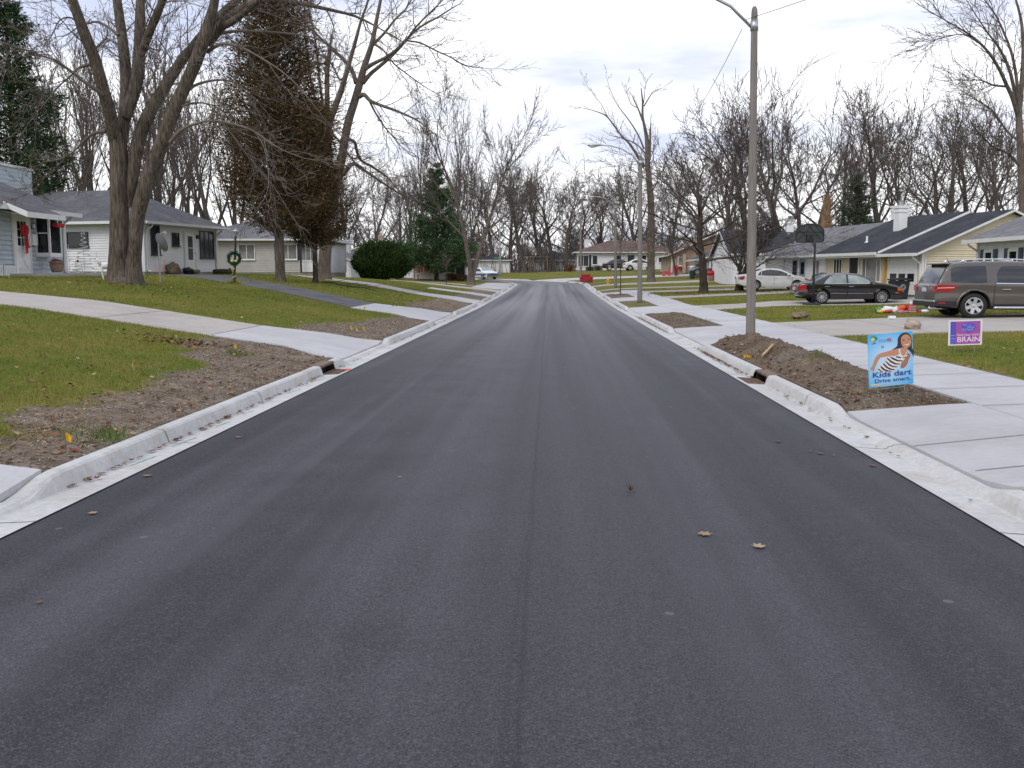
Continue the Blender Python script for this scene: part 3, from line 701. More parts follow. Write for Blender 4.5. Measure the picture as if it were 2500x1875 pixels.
def forked_tree():
    k = 2.765; g = random.Random(8); Y = 54.0
    bx, by, _ = P(791, 684, Y); base = (bx, by, gz(bx, by)); zb = 684 - (gz(bx, by) - P(791, 684, Y)[2]) / Y * F
    o = thing('maple_tree', 'tall bare two-stemmed maple rising behind the brown cedar, leaning right over the road', 'tree', base)
    Tt, Tc = Tubes(), Tubes(); C = lambda L: [(600 + a / k, b / k, w / k) for a, b, w in L]
    def lim(L, **kw): return limb(Tt, C(L), Y, 9, o=base, **kw)
    b0 = zb * k
    lim([(528, b0 + 40, 150), (528, b0 - 15, 105), (530, b0 - 100, 88), (545, 1600, 80), (575, 1400, 76), (620, 1200, 68), (650, 1050, 58), (690, 830, 54), (730, 700, 52), (770, 560, 50), (800, 450, 42), (850, 300, 34), (880, 150, 26), (910, 0, 20), (950, -200, 12)])
    A = [lim([(590, 1330, 50), (560, 1050, 46), (552, 900, 44), (575, 800, 44), (610, 700, 42), (650, 590, 38), (700, 420, 28), (740, 280, 24), (775, 150, 18), (820, 20, 14), (860, -150, 8)], dy=-1.5),
         lim([(556, 950, 34), (552, 800, 34), (548, 600, 34), (550, 470, 32), (560, 380, 32)], dy=.8),
         lim([(660, 1180, 30), (700, 1120, 30), (740, 1110, 24), (830, 1170, 18), (920, 1230, 16), (1010, 1290, 13), (1100, 1330, 10), (1220, 1380, 6)], dy=-2),
         lim([(690, 940, 26), (735, 960, 22), (750, 1020, 20), (775, 1080, 18), (860, 1130, 16), (960, 1200, 12), (1040, 1300, 8)], dy=2),
         lim([(765, 650, 36), (800, 640, 28), (840, 680, 24), (910, 710, 20), (1000, 742, 17), (1080, 775, 14), (1170, 820, 11), (1240, 880, 7)], dy=-2),
         lim([(840, 690, 16), (880, 770, 12), (940, 860, 10), (1000, 930, 8), (1060, 1000, 5)], dy=-1),
         lim([(790, 560, 32), (840, 500, 27), (900, 450, 24), (970, 390, 22), (1040, 320, 20), (1090, 260, 17), (1180, 180, 14), (1290, 120, 11), (1400, 50, 7)], dy=1.5),
         lim([(805, 465, 30), (860, 430, 25), (940, 390, 21), (1010, 340, 18), (1080, 275, 16), (1150, 180, 13), (1250, 80, 10), (1330, 0, 6)], dy=-2.5),
         lim([(1085, 275, 12), (1180, 290, 11), (1290, 345, 10), (1380, 385, 8), (1480, 440, 7), (1600, 460, 4)], dy=-1),
         lim([(745, 560, 32), (715, 470, 28), (660, 400, 24), (590, 340, 20), (520, 270, 16), (440, 200, 12), (340, 150, 8)], dy=1.5),
         lim([(690, 480, 22), (640, 540, 14), (600, 470, 12), (570, 420, 10)], dy=.5),
         lim([(850, 310, 22), (930, 230, 17), (1010, 130, 14), (1080, 60, 10), (1150, -60, 6)], dy=1.5),
         lim([(870, 300, 16), (930, 340, 12), (1000, 430, 10), (1090, 500, 8), (1200, 580, 6), (1300, 640, 4)], dy=-1.5),
         lim([(560, 880, 18), (620, 940, 14), (690, 1040, 12), (740, 1100, 9)], dy=-1),
         lim([(550, 1000, 22), (500, 800, 18), (430, 500, 18), (400, 200, 16), (395, 0, 12), (390, -200, 8)], dy=1.5),
         lim([(545, 900, 20), (500, 560, 18), (470, 280, 14), (420, 30, 11), (400, -150, 7)], dy=.5)]
    q = dict(TW, rmin=.008)
    for i, (Q, rq) in enumerate(A): twiggy(Tt, Tc, Q, rq, q, g, 11 if i not in (1,) else 3, 2.0, 2, .25, .7)
    Tt.build('trunk', bark_grey, o); Tc.build('crown', twig_grey, o)
forked_tree()

def dead_tree():
    k = 3.16; g = random.Random(12); Y = 88.0
    bx, by, _ = P(1592, 690, Y); base = (bx, by, gz(bx, by)); zb = 937.5
    o = thing('dead_tree', 'tall pale half-dead tree with cut limbs behind the second street lamp', 'tree', base)
    Tt, Tc = Tubes(), Tubes(); C = lambda L: [(1300 + a / k, b / k, w / k * .86) for a, b, w in L]
    def lim(L, **kw): return limb(Tt, C(L), Y, 9, o=base, **kw)
    b0 = (665 + (CAMZ - base[2]) / Y * F) * k
    lim([(915, b0 + 20, 120), (915, b0 - 6, 88), (915, b0 - 60, 70), (915, 1900, 66), (915, 1600, 62), (905, 1450, 54), (890, 1280, 46), (885, 1100, 40), (870, 1000, 28), (850, 900, 20), (850, 790, 16), (838, 680, 8)])
    A = [lim([(865, 1290, 30), (815, 1210, 26), (750, 1110, 20), (690, 1050, 15), (630, 970, 13), (575, 900, 11), (520, 870, 8), (440, 845, 5), (370, 830, 3)], dy=-1),
         lim([(860, 1150, 18), (820, 1050, 13), (760, 950, 10), (700, 870, 8), (650, 800, 6), (600, 690, 4), (575, 610, 2)], dy=1),
         lim([(875, 1190, 16), (800, 1110, 10), (700, 1070, 8), (620, 1050, 4)], dy=1.5),
         lim([(900, 1240, 24), (908, 1110, 20), (908, 1000, 16)], dy=-.4), lim([(850, 930, 18), (820, 850, 13), (770, 740, 6)], dy=.6),
         lim([(860, 820, 12), (890, 770, 10), (930, 710, 7), (985, 685, 3)], dy=-.5), lim([(856, 800, 9), (866, 720, 6), (870, 630, 2)]),
         lim([(810, 830, 8), (760, 800, 6), (720, 700, 2)], dy=.4), lim([(575, 900, 6), (540, 820, 5), (480, 740, 4), (410, 640, 2)], dy=.6)]
    q = dict(TW, rmin=.012, n=[3, 3, 2, 2], maxl=3)
    for Q, rq in A: twiggy(Tt, Tc, Q, rq, q, g, 4, 1.0, 2, .5, .6)
    # ivy clumps on the trunk
    Tt.build('trunk', bark_grey, o); Tc.build('crown', twig_grey, o)
    mb = MB()
    for i in range(900):
        t = g.random() ** 1.5; py = 640 - 190 * t + g.gauss(0, 8); px = 1300 + (915 - 10 * t) / k + g.gauss(0, 7 if t < .9 else 3); c = P(px, py, Y - g.uniform(-.3, .5)); r = .1
        mb.tri(*[tuple(c[j] - base[j] + g.uniform(-r, r) for j in range(3)) for _ in range(3)])
    mb.build('ivy', mat('dry_ivy', (.085, .07, .025), .9, .4, 8, base2=(.16, .125, .055)), o)
dead_tree()
bare_tree('shade_tree', 'spreading bare oak on the right lawn left of the white sedan', PX(1719, 61), 61, 10.2, dict(OAK, n=[15, 7, 5, 4], ang=[1.15, .8, .75, .7], up=[0, .018, .02, .02], start=[.26, .2, .15, .1], ratio=[.78, .52, .5, .48], trunk=.8, rr=.48, fork=0), 21, .25, mt=bark_dark, mc=twig_grey, sx=1.5)
bare_tree('crab_apple_tree', 'small multi-stemmed bare tree behind the tail of the white sedan', PX(1806, 64.5), 64.5, 6.0, dict(VASE, n=[7, 6, 5, 4], start=[.15, .2, .15, .1], ang=[.6, .55, .6, .6], trunk=.55), 22, .26, mt=bark_dark, mc=twig_grey, multi=3)
bare_tree('shade_tree', 'bare tree with a hollow in its trunk beside the white car at the bend', PX(1150, 80), 80, 16.6, dict(TALL, n=[8, 6, 5, 4], start=[.3, .3, .2, .1], ratio=[.5, .5, .5, .5], up=[.01, .05, .04, .03], rmin=.012), 23, .36, mt=bark_grey, mc=twig_grey, lean=(.02, 0), multi=2)

# ---- background trees: a few grown by hand, the rest are copies turned and resized
def proto(q, seed, H, r0):
    o = bare_tree('bare_tree', 'x', 'tree', 0, H, q, seed, r0, mt=bark_far, mc=twig_far) if False else None
    return o
PROT = []
BQ = [dict(VASE, rmin=.016, n=[7, 5, 4, 3], trunk=.42, start=[.2, .25, .15, .1], ang=[.5, .45, .5, .55], ratio=[1.0, .5, .45, .45]), dict(TALL, rmin=.014, n=[6, 5, 4, 3], ratio=[.38, .5, .5, .5]), dict(OAK, rmin=.018, n=[8, 5, 4, 4], up=[0, .06, .06, .04], ratio=[.75, .55, .5, .5], trunk=.5), dict(VASE, rmin=.016, n=[8, 5, 4, 4], ang=[.38, .4, .5, .5], trunk=.36, start=[.15, .25, .15, .1], ratio=[1.25, .5, .45, .45]), dict(OAK, rmin=.02, n=[9, 6, 5, 4], ang=[1.0, .8, .7, .7], start=[.25, .2, .15, .1], trunk=.5, ratio=[.8, .55, .5, .5])]
# (px, Y, top_py, kind, label key)
BG = []
def far_tree(px, Y, top, kind, label, group, g, sx=1.0, mt=None):
    x = PX(px, Y); z = gz(x, Y); H = (CAMZ + (665 - top) / F * Y * 1.0) - z
    if len(PROT) <= kind or PROT[kind] is None:
        while len(PROT) <= kind: PROT.append(None)
        o = bare_tree('bare_tree', label, x, Y, 18, BQ[kind], 60 + kind, .34, group, mt=bark_far, mc=twig_far); PROT[kind] = o; o['h0'] = 18.0; o['k0'] = o.scale[0]
    else: o = copy_tree(PROT[kind])
    k = o['k0'] * H / 18.0
    o.location = (x, Y, z - .1); o.scale = (k * sx, k * sx, k); o.rotation_euler = (0, 0, g.uniform(0, 6.28)); tag(o, label, 'tree', group)
    return o
gb = random.Random(31)
LB = 'one of the tall bare trees crowded behind the low white house on the left'
for px, Y, top, k in ((205, 66, 150, 3), (240, 74, 60, 0), (318, 70, 110, 3), (365, 68, 150, 3), (398, 80, 70, 0), (440, 66, 150, 3), (480, 84, 110, 3), (520, 74, 170, 0), (590, 92, 130, 3), (170, 88, 110, 0), (690, 92, 170, 3), (740, 100, 260, 0), (110, 80, 200, 3)):
    far_tree(px, Y, top, k, LB, 'bare trees behind the left houses', gb, .85)
LC = 'one of the bare trees massed behind the houses at the far end of the street'
for px, Y, top, k in ((862, 140, 385, 2), (905, 128, 400, 0), (965, 150, 410, 2), (1005, 140, 395, 0), (1050, 165, 410, 2), (1100, 155, 410, 2), (1140, 175, 425, 0), (1205, 155, 400, 2), (1245, 170, 410, 4), (1280, 152, 400, 2), (1318, 178, 410, 0), (1350, 162, 402, 2), (1382, 155, 430, 4), (1420, 178, 440, 2), (1462, 160, 440, 0), (1505, 145, 415, 2), (1556, 155, 380, 0), (820, 150, 425, 4), (780, 138, 410, 0), (1625, 150, 410, 2)):
    far_tree(px, Y, top, k, LC, 'bare trees at the end of the street', gb, 1.1)
LD = 'one of the vase-shaped bare trees standing behind the houses on the right'
for px, Y, top, k in ((1700, 112, 310, 2), (1772, 104, 215, 3), (1835, 106, 245, 2), (1905, 98, 210, 0), (1948, 110, 300, 4), (2056, 98, 250, 1), (2160, 94, 225, 2), (2206, 104, 255, 0), (2262, 100, 275, 2), (2322, 88, 200, 1), (2385, 100, 280, 2), (2440, 90, 240, 0), (2118, 112, 300, 0), (2480, 104, 260, 0), (1990, 122, 340, 2), (2395, 78, 340, 4)):
    far_tree(px, Y, top, k, LD, 'bare trees behind the right houses', gb, gb.uniform(.9, 1.3))
for px, Y, top, k, lb in ((1110, 118, 232, 1, 'tall thin-topped bare tree standing above the tree line left of the road end'), (1040, 122, 250, 1, 'slender bare tree with feathery top above the green pine')):
    far_tree(px, Y, top, k, lb, None, gb, .75)
def sweeping_tree():
    k = 3.318; g = random.Random(14); Y = 58.0; bx = P(2496, 600, Y)[0]; base = (bx, Y, gz(bx, Y)); o = thing('bare_tree', 'tallest bare tree at the right edge with branches sweeping left over the houses', 'tree', base)
    Tt, Tc = Tubes(), Tubes(); C = lambda L: [(1900 + a / k, b / k, w / k) for a, b, w in L]
    def lim(L, **kw): return limb(Tt, C(L), Y, 9, o=base, **kw)
    b0 = (665 + (CAMZ - base[2]) / Y * F) * k
    lim([(1985, b0 + 30, 110), (1985, b0, 78), (1982, 1900, 62), (1978, 1600, 58), (1965, 1300, 54), (1955, 1050, 52), (1950, 900, 46), (1975, 650, 36), (1985, 400, 28), (1965, 150, 20), (1900, -80, 12)])
    A = [lim([(1950, 960, 38), (1900, 800, 32), (1850, 690, 28), (1790, 560, 24), (1700, 420, 20), (1590, 310, 16), (1460, 225, 12), (1310, 140, 8), (1190, 70, 4)], dy=-2), lim([(1960, 1000, 34), (1915, 750, 28), (1870, 560, 24), (1790, 390, 18), (1700, 270, 12), (1600, 120, 8), (1500, -40, 4)], dy=1.5),
         lim([(1955, 900, 28), (1930, 640, 24), (1890, 430, 20), (1800, 200, 14), (1720, 60, 10), (1600, -80, 5)], dy=-1), lim([(1980, 700, 24), (2060, 450, 20), (2120, 200, 14), (2150, 0, 8)], dy=1),
         lim([(1840, 700, 18), (1740, 690, 14), (1640, 650, 10), (1520, 650, 6)], dy=-1.5), lim([(1960, 1150, 22), (1850, 1060, 16), (1740, 900, 12), (1620, 820, 8), (1480, 730, 4)], dy=1), lim([(1960, 1350, 26), (1860, 1240, 18), (1730, 1180, 14), (1600, 1050, 8)], dy=-2), lim([(1640, 360, 10), (1500, 280, 8), (1350, 300, 6), (1180, 360, 3)], dy=.8), lim([(1985, 1200, 24), (2070, 1000, 18), (2150, 750, 12)], dy=.6)]
    q = dict(TW, rmin=.009, up=[0, .04, .05, .03, .02])
    for Q, rq in A: twiggy(Tt, Tc, Q, rq, q, g, 13, 2.3, 2, .2, .6)
    Tt.build('trunk', bark_grey, o); Tc.build('crown', twig_grey, o)
sweeping_tree()

# ---- the far wood: one tangled mass behind everything
def wood():
    g = random.Random(77); T = Tubes()
    for i in range(330):
        if i < 230: px = g.uniform(-150, 2650); Y = g.uniform(150, 250)
        else: px = g.uniform(700, 1750); Y = g.uniform(170, 260)
        x = PX(px, Y); z = gz(x, Y); H = g.uniform(6, 11.5) * (.85 if 900 < px < 1500 else 1.0); r = g.uniform(.1, .22)
        d = (g.gauss(0, .06), g.gauss(0, .06), 1)
        pts = [(x + d[0] * t * H, Y + d[1] * t * H, z + t * H) for t in (0, .3, .6, 1)]; T.add(pts, [r, r * .8, r * .5, .03], 4)
        for j in range(28):
            t = g.uniform(.08, .98); b = (x + d[0] * t * H, Y + d[1] * t * H, z + t * H); a = g.uniform(0, 6.28); L = H * g.uniform(.12, .36); s = g.uniform(.2, 1.2)
            e = unit((math.cos(a), math.sin(a), s)); m_ = tuple(b[c] + e[c] * L * .5 + (0, 0, .06 * L)[c] for c in range(3)); q = tuple(b[c] + e[c] * L + (0, 0, .25 * L)[c] for c in range(3))
            T.add([b, m_, q], [.06, .045, .02], 3)
            for _ in range(3):
                u = unit((e[0] + g.gauss(0, .7), e[1] + g.gauss(0, .7), e[2] + g.gauss(.3, .5))); l2 = L * .55
                T.add([m_, tuple(m_[c] + u[c] * l2 * .5 for c in range(3)), tuple(m_[c] + u[c] * l2 for c in range(3))], [.035, .03, .02], 3)
    # brush along the ground
    for i in range(7000):
        px = g.uniform(-150, 2650); Y = g.uniform(140, 235); x = PX(px, Y); z = gz(x, Y); h = g.uniform(1.5, 6); a = g.uniform(0, 6.28)
        T.add([(x, Y, z), (x + math.cos(a) * h * .15, Y, z + h * .55), (x + math.cos(a) * h * .4, Y + math.sin(a), z + h)], [.05, .04, .02], 3)
    o = T.build('distant_wood', mat('wood_far', (.095, .079, .078), .95, .2, .2, base2=(.15, .122, .115)), None)
    tag(o, 'grey-brown mass of leafless wood along the whole horizon', 'wood', kind='stuff')
wood()

# ---- evergreens
def leafy(name, m, parent, C, D, size, wid, g, cols):
    """C centres (n,3), D directions (n,3): one thin blade per entry"""
    n = len(C); rs = np.random.RandomState(g.randrange(9999))
    D = D / (np.linalg.norm(D, axis=1, keepdims=True) + 1e-9); S = np.cross(D, rs.normal(size=(n, 3))); S /= np.linalg.norm(S, axis=1, keepdims=True) + 1e-9
    L = size * rs.uniform(.6, 1.3, (n, 1)); W = wid * rs.uniform(.6, 1.3, (n, 1))
    v = np.stack([C - S * W, C + S * W, C + D * L + S * W * .4, C + D * L - S * W * .4], 1).reshape(-1, 3)
    f = np.arange(4 * n).reshape(n, 4); k = rs.uniform(0, 1, (n, 1)); a, b = np.array(cols[0]), np.array(cols[1])
    c = np.repeat(a + (b - a) * k, 4, axis=0)
    return npmesh(name, v, f, m, parent, colors=c)
def tint_mat(name, rough=.9, trans=0):
    g = NT(name); return g.done(g.attr('tint', 'Color'), rough, .15)
foliage_mat = tint_mat('foliage')
def conifer(name, label, x, y, H, Rb, z0, nb, per, cols, seed, up=.25, size=.28, wid=.035, trunk_r=.2, pw=1.0, droop=0.0, tm=None, wob=.25, leaf_from=.15, lean=0, gap=0, ydir=1):
    g = random.Random(seed); z = gz(x, y); o = thing(name, label, 'tree', (x, y, z - .05)); T = Tubes(); Cs, Ds = [], []
    T.add([(0, 0, -.1), (0, 0, .3), (lean * .2, 0, H * .35), (lean * .6, 0, H * .7), (lean, 0, H * .99)], [trunk_r * 1.5, trunk_r, trunk_r * .8, trunk_r * .45, .02], 9)
    az = 0
    for i in range(nb):
        t = (i + g.random()) / nb; zz = z0 + (H - z0) * t ** 1.05; az += 2.4 + g.uniform(-.4, .4)
        L = Rb * ((1 - t) ** pw * .95 + .05) * g.uniform(.6, 1.12)
        if t < .12: L *= .75 + 2 * t
        e = (math.cos(az), math.sin(az), up + .3 * t + g.gauss(0, .08)); b = (lean * (zz / H), 0, zz); pts, rad = [b], [max(.012, .03 * L / 2)]
        d = e
        for s in range(1, 6):
            d = unit((d[0] + g.gauss(0, wob * .3), d[1] + g.gauss(0, wob * .3), d[2] - droop + .06)); pts.append(tuple(pts[-1][c] + d[c] * L / 5 for c in range(3))); rad.append(rad[0] * (1 - s / 5.5))
        T.add(pts, rad, 4); n = int(per * (.35 + L / Rb) * (1.25 - .5 * t))
        for _ in range(n):
            if gap and mnoise.noise(Vector((math.cos(az) * 1.5, zz * .7, seed))) > gap: continue
            u = leaf_from + (1 - leaf_from) * g.random() ** .7; q = u * 5; j = min(int(q), 4); f = q - j
            c = [pts[j][c] + (pts[j + 1][c] - pts[j][c]) * f for c in range(3)]; sp = .11 * L * (1.15 - .4 * u) + .06
            off = [g.gauss(0, sp), g.gauss(0, sp), g.gauss(0, sp * .5)]
            Cs.append([c[k] + off[k] for k in range(3)]); Ds.append([e[0] + g.gauss(0, .6), e[1] + g.gauss(0, .6), .35 + g.gauss(0, .5) - droop])
    T.build('trunk', tm or bark_dark, o); leafy('crown', foliage_mat, o, np.array(Cs), np.array(Ds), size, wid, g, cols)
    return o
conifer('cedar_tree', 'broad brownish cedar between the lamp post and the forked maple on the left', PX(684, 45), 45, 13.9, 4.2, 2.0, 340, 190, ((.044, .032, .016), (.150, .098, .048)), 41, up=.62, size=.17, wid=.024, trunk_r=.24, pw=.40, tm=bark_maple, wob=.5, leaf_from=.2, gap=.6, droop=.03)
conifer('cedar_tree', 'narrower brown cedar crowding the right side of the broad cedar', PX(770, 48), 48, 9.0, 2.4, 1.6, 190, 150, ((.044, .033, .016), (.150, .100, .048)), 42, up=.6, size=.17, wid=.026, trunk_r=.14, pw=.42, tm=bark_dark, wob=.5, gap=.4)
conifer('spruce_tree', 'tall dark green spruce behind the blue house', PX(52, 52), 52, 16.9, 4.4, 1.5, 200, 230, ((.014, .034, .014), (.060, .098, .036)), 43, up=.35, size=.26, wid=.03, trunk_r=.25, pw=.8, droop=.0, wob=.35, gap=.3)
conifer('pine_tree', 'green layered pine beside the white house near the bend', PX(1066, 97), 97, 11.9, 5.0, .9, 150, 260, ((.022, .052, .026), (.090, .145, .058)), 44, up=.02, size=.27, wid=.04, trunk_r=.22, pw=1.0, droop=-.03, wob=.14, gap=.3)
conifer('juniper_tree', 'small dark evergreen seen between bare trunks behind the grey roofed house', PX(2083, 92), 92, 9.2, 2.3, 3.5, 60, 90, ((.035, .045, .034), (.085, .105, .065)), 45, up=.3, size=.30, wid=.045, trunk_r=.15, pw=.6, wob=.5, gap=.3)

def bush():
    g = random.Random(50); x, y = PX(934, 76), 76; z = gz(x, y); Y = 76
    o = thing('yew_bush', 'big rounded dark green bush on the left lawn in front of the white houses', 'bush', (x, y, z)); T = Tubes(); Cs, Ds = [], []
    rx, rz = 2.4, 2.62
    for i in range(2600):
        a = g.uniform(0, 6.28); u = g.random(); el = math.asin(g.uniform(-.15, 1)); k = .55 + .5 * g.random() ** .4
        lob = 1 + .16 * mnoise.noise(Vector((math.cos(a) * 2.2, math.sin(a) * 2.2, el * 2.5)))
        taper = .62 + .42 * min(1, max(0, math.sin(el) + .15) / .5) if math.sin(el) < .35 else 1.0
        c = (math.cos(a) * math.cos(el) * rx * k * lob * taper, math.sin(a) * math.cos(el) * rx * k * lob * taper, .25 + (.15 + math.sin(el)) * rz * .86 * k * lob)
        for _ in range(11):
            Cs.append([c[j] + g.gauss(0, .13) for j in range(3)]); Ds.append([c[0] * .3 + g.gauss(0, .4), c[1] * .3 + g.gauss(0, .4), .9 + g.gauss(0, .4)])
        if i % 40 == 0: T.add([(g.uniform(-.3, .3), g.uniform(-.3, .3), -.05), tuple(q * .5 for q in c), c], [.03, .02, .01], 4)
    T.build('stem', bark_dark, o); leafy('foliage', foliage_mat, o, np.array(Cs), np.array(Ds), .20, .035, g, ((.010, .024, .006), (.055, .090, .022)))
bush()
# ------------------------------------------------------------------ houses
def siding(name, a, b, c=(.5, .5, .5)): return mat(name, a, .6, .04, 1.5, base2=b, spec=.3)
M_white = siding('white_siding', (.73, .73, .745), (.82, .82, .835))
M_blue = siding('blue_siding', (.42, .48, .53), (.48, .54, .585))
M_beige = siding('beige_siding', (.46, .44, .41), (.54, .515, .48))
M_cream = siding('cream_siding', (.66, .575, .40), (.74, .65, .475))
M_cream2 = mat('cream_board', (.66, .55, .39), .6, .05, 2)
M_trim = mat('white_trim', (.66, .66, .65), .5, .06, 3)
M_trimw = mat('white_paint', (.74, .74, .73), .5, .05, 3)
M_found = mat('block_foundation', (.30, .29, .27), .9, .2, 6)
M_glass = mat('window_glass', (.012, .014, .018), .06, .3, .8, spec=.45)
M_glass2 = mat('window_glass_curtained', (.10, .10, .10), .12, .5, 1.2, spec=.7, base2=(.30, .29, .27))
M_dkframe = mat('dark_window_frame', (.022, .022, .026), .5, .1)
M_shut = mat('slate_blue_shutter', (.045, .075, .10), .6, .1)
M_navy = mat('dark_shutter', (.018, .020, .035), .6, .1)
M_tan = mat('tan_stucco', (.42, .34, .25), .8, .1, 3)
M_yel = mat('ochre_wood', (.48, .31, .10), .7, .15, 4)
M_deck = mat('red_deck_wood', (.26, .12, .075), .8, .25, 5)
M_metal = mat('grey_metal', (.33, .33, .34), .4, .1, 5, metal=.6)
M_black = mat('black_plastic', (.014, .014, .016), .45, .2, 4)
M_red = mat('red_ribbon', (.42, .010, .018), .6, .25, 9)
def make_brick():
    g = NT('tan_brick'); br = g.n.new('ShaderNodeTexBrick'); br.inputs['Scale'].default_value = 4.5
    v = g.coord('Object'); x, y, z = g.sep(v); cb = g.n.new('ShaderNodeCombineXYZ'); g.l.new(g.math('ADD', x, y), cb.inputs[0]); g.l.new(z, cb.inputs[1]); g.l.new(cb.outputs[0], br.inputs['Vector'])
    br.inputs['Color1'].default_value = (.30, .19, .13, 1); br.inputs['Color2'].default_value = (.38, .26, .19, 1); br.inputs['Mortar'].default_value = (.42, .38, .33, 1); br.inputs['Mortar Size'].default_value = .012
    return g.done(br.outputs['Color'], .9, .2)
M_brick = make_brick()
def roof_mat(name, a, b):
    g = NT(name); v = g.coord('Object'); x, y, z = g.sep(v)
    br = g.n.new('ShaderNodeTexBrick'); cb = g.n.new('ShaderNodeCombineXYZ'); g.l.new(g.math('ADD', x, g.math('MULTIPLY', y, .7)), cb.inputs[0]); g.l.new(g.math('MULTIPLY', z, 2.4), cb.inputs[1]); g.l.new(cb.outputs[0], br.inputs['Vector'])
    br.inputs['Scale'].default_value = 2.6; br.inputs['Color1'].default_value = (*a, 1); br.inputs['Color2'].default_value = (*b, 1); br.inputs['Mortar'].default_value = (*[q * .55 for q in a], 1); br.inputs['Mortar Size'].default_value = .018
    c = g.mix(g.math('MULTIPLY', g.smooth(g.noise(v, 1.1, 5, .7), .42, .7), .55), br.outputs['Color'], tuple(min(1, q * 1.5) for q in b))
    c = g.mix(g.math('MULTIPLY', g.noise(v, 30, 2), .35), c, tuple(q * .5 for q in a))
    return g.done(c, .95, .15)
RF_grey = roof_mat('grey_shingles', (.105, .105, .115), (.145, .145, .155))
RF_dark = roof_mat('charcoal_shingles', (.042, .044, .052), (.062, .064, .074))
RF_mid = roof_mat('weathered_shingles', (.17, .168, .175), (.225, .222, .23))
RF_brown = roof_mat('brown_shingles', (.125, .088, .078), (.165, .118, .105))
RF_tan = roof_mat('tan_shingles', (.19, .125, .085), (.235, .16, .115))
RF_slate = roof_mat('slate_shingles', (.10, .115, .14), (.135, .15, .18))

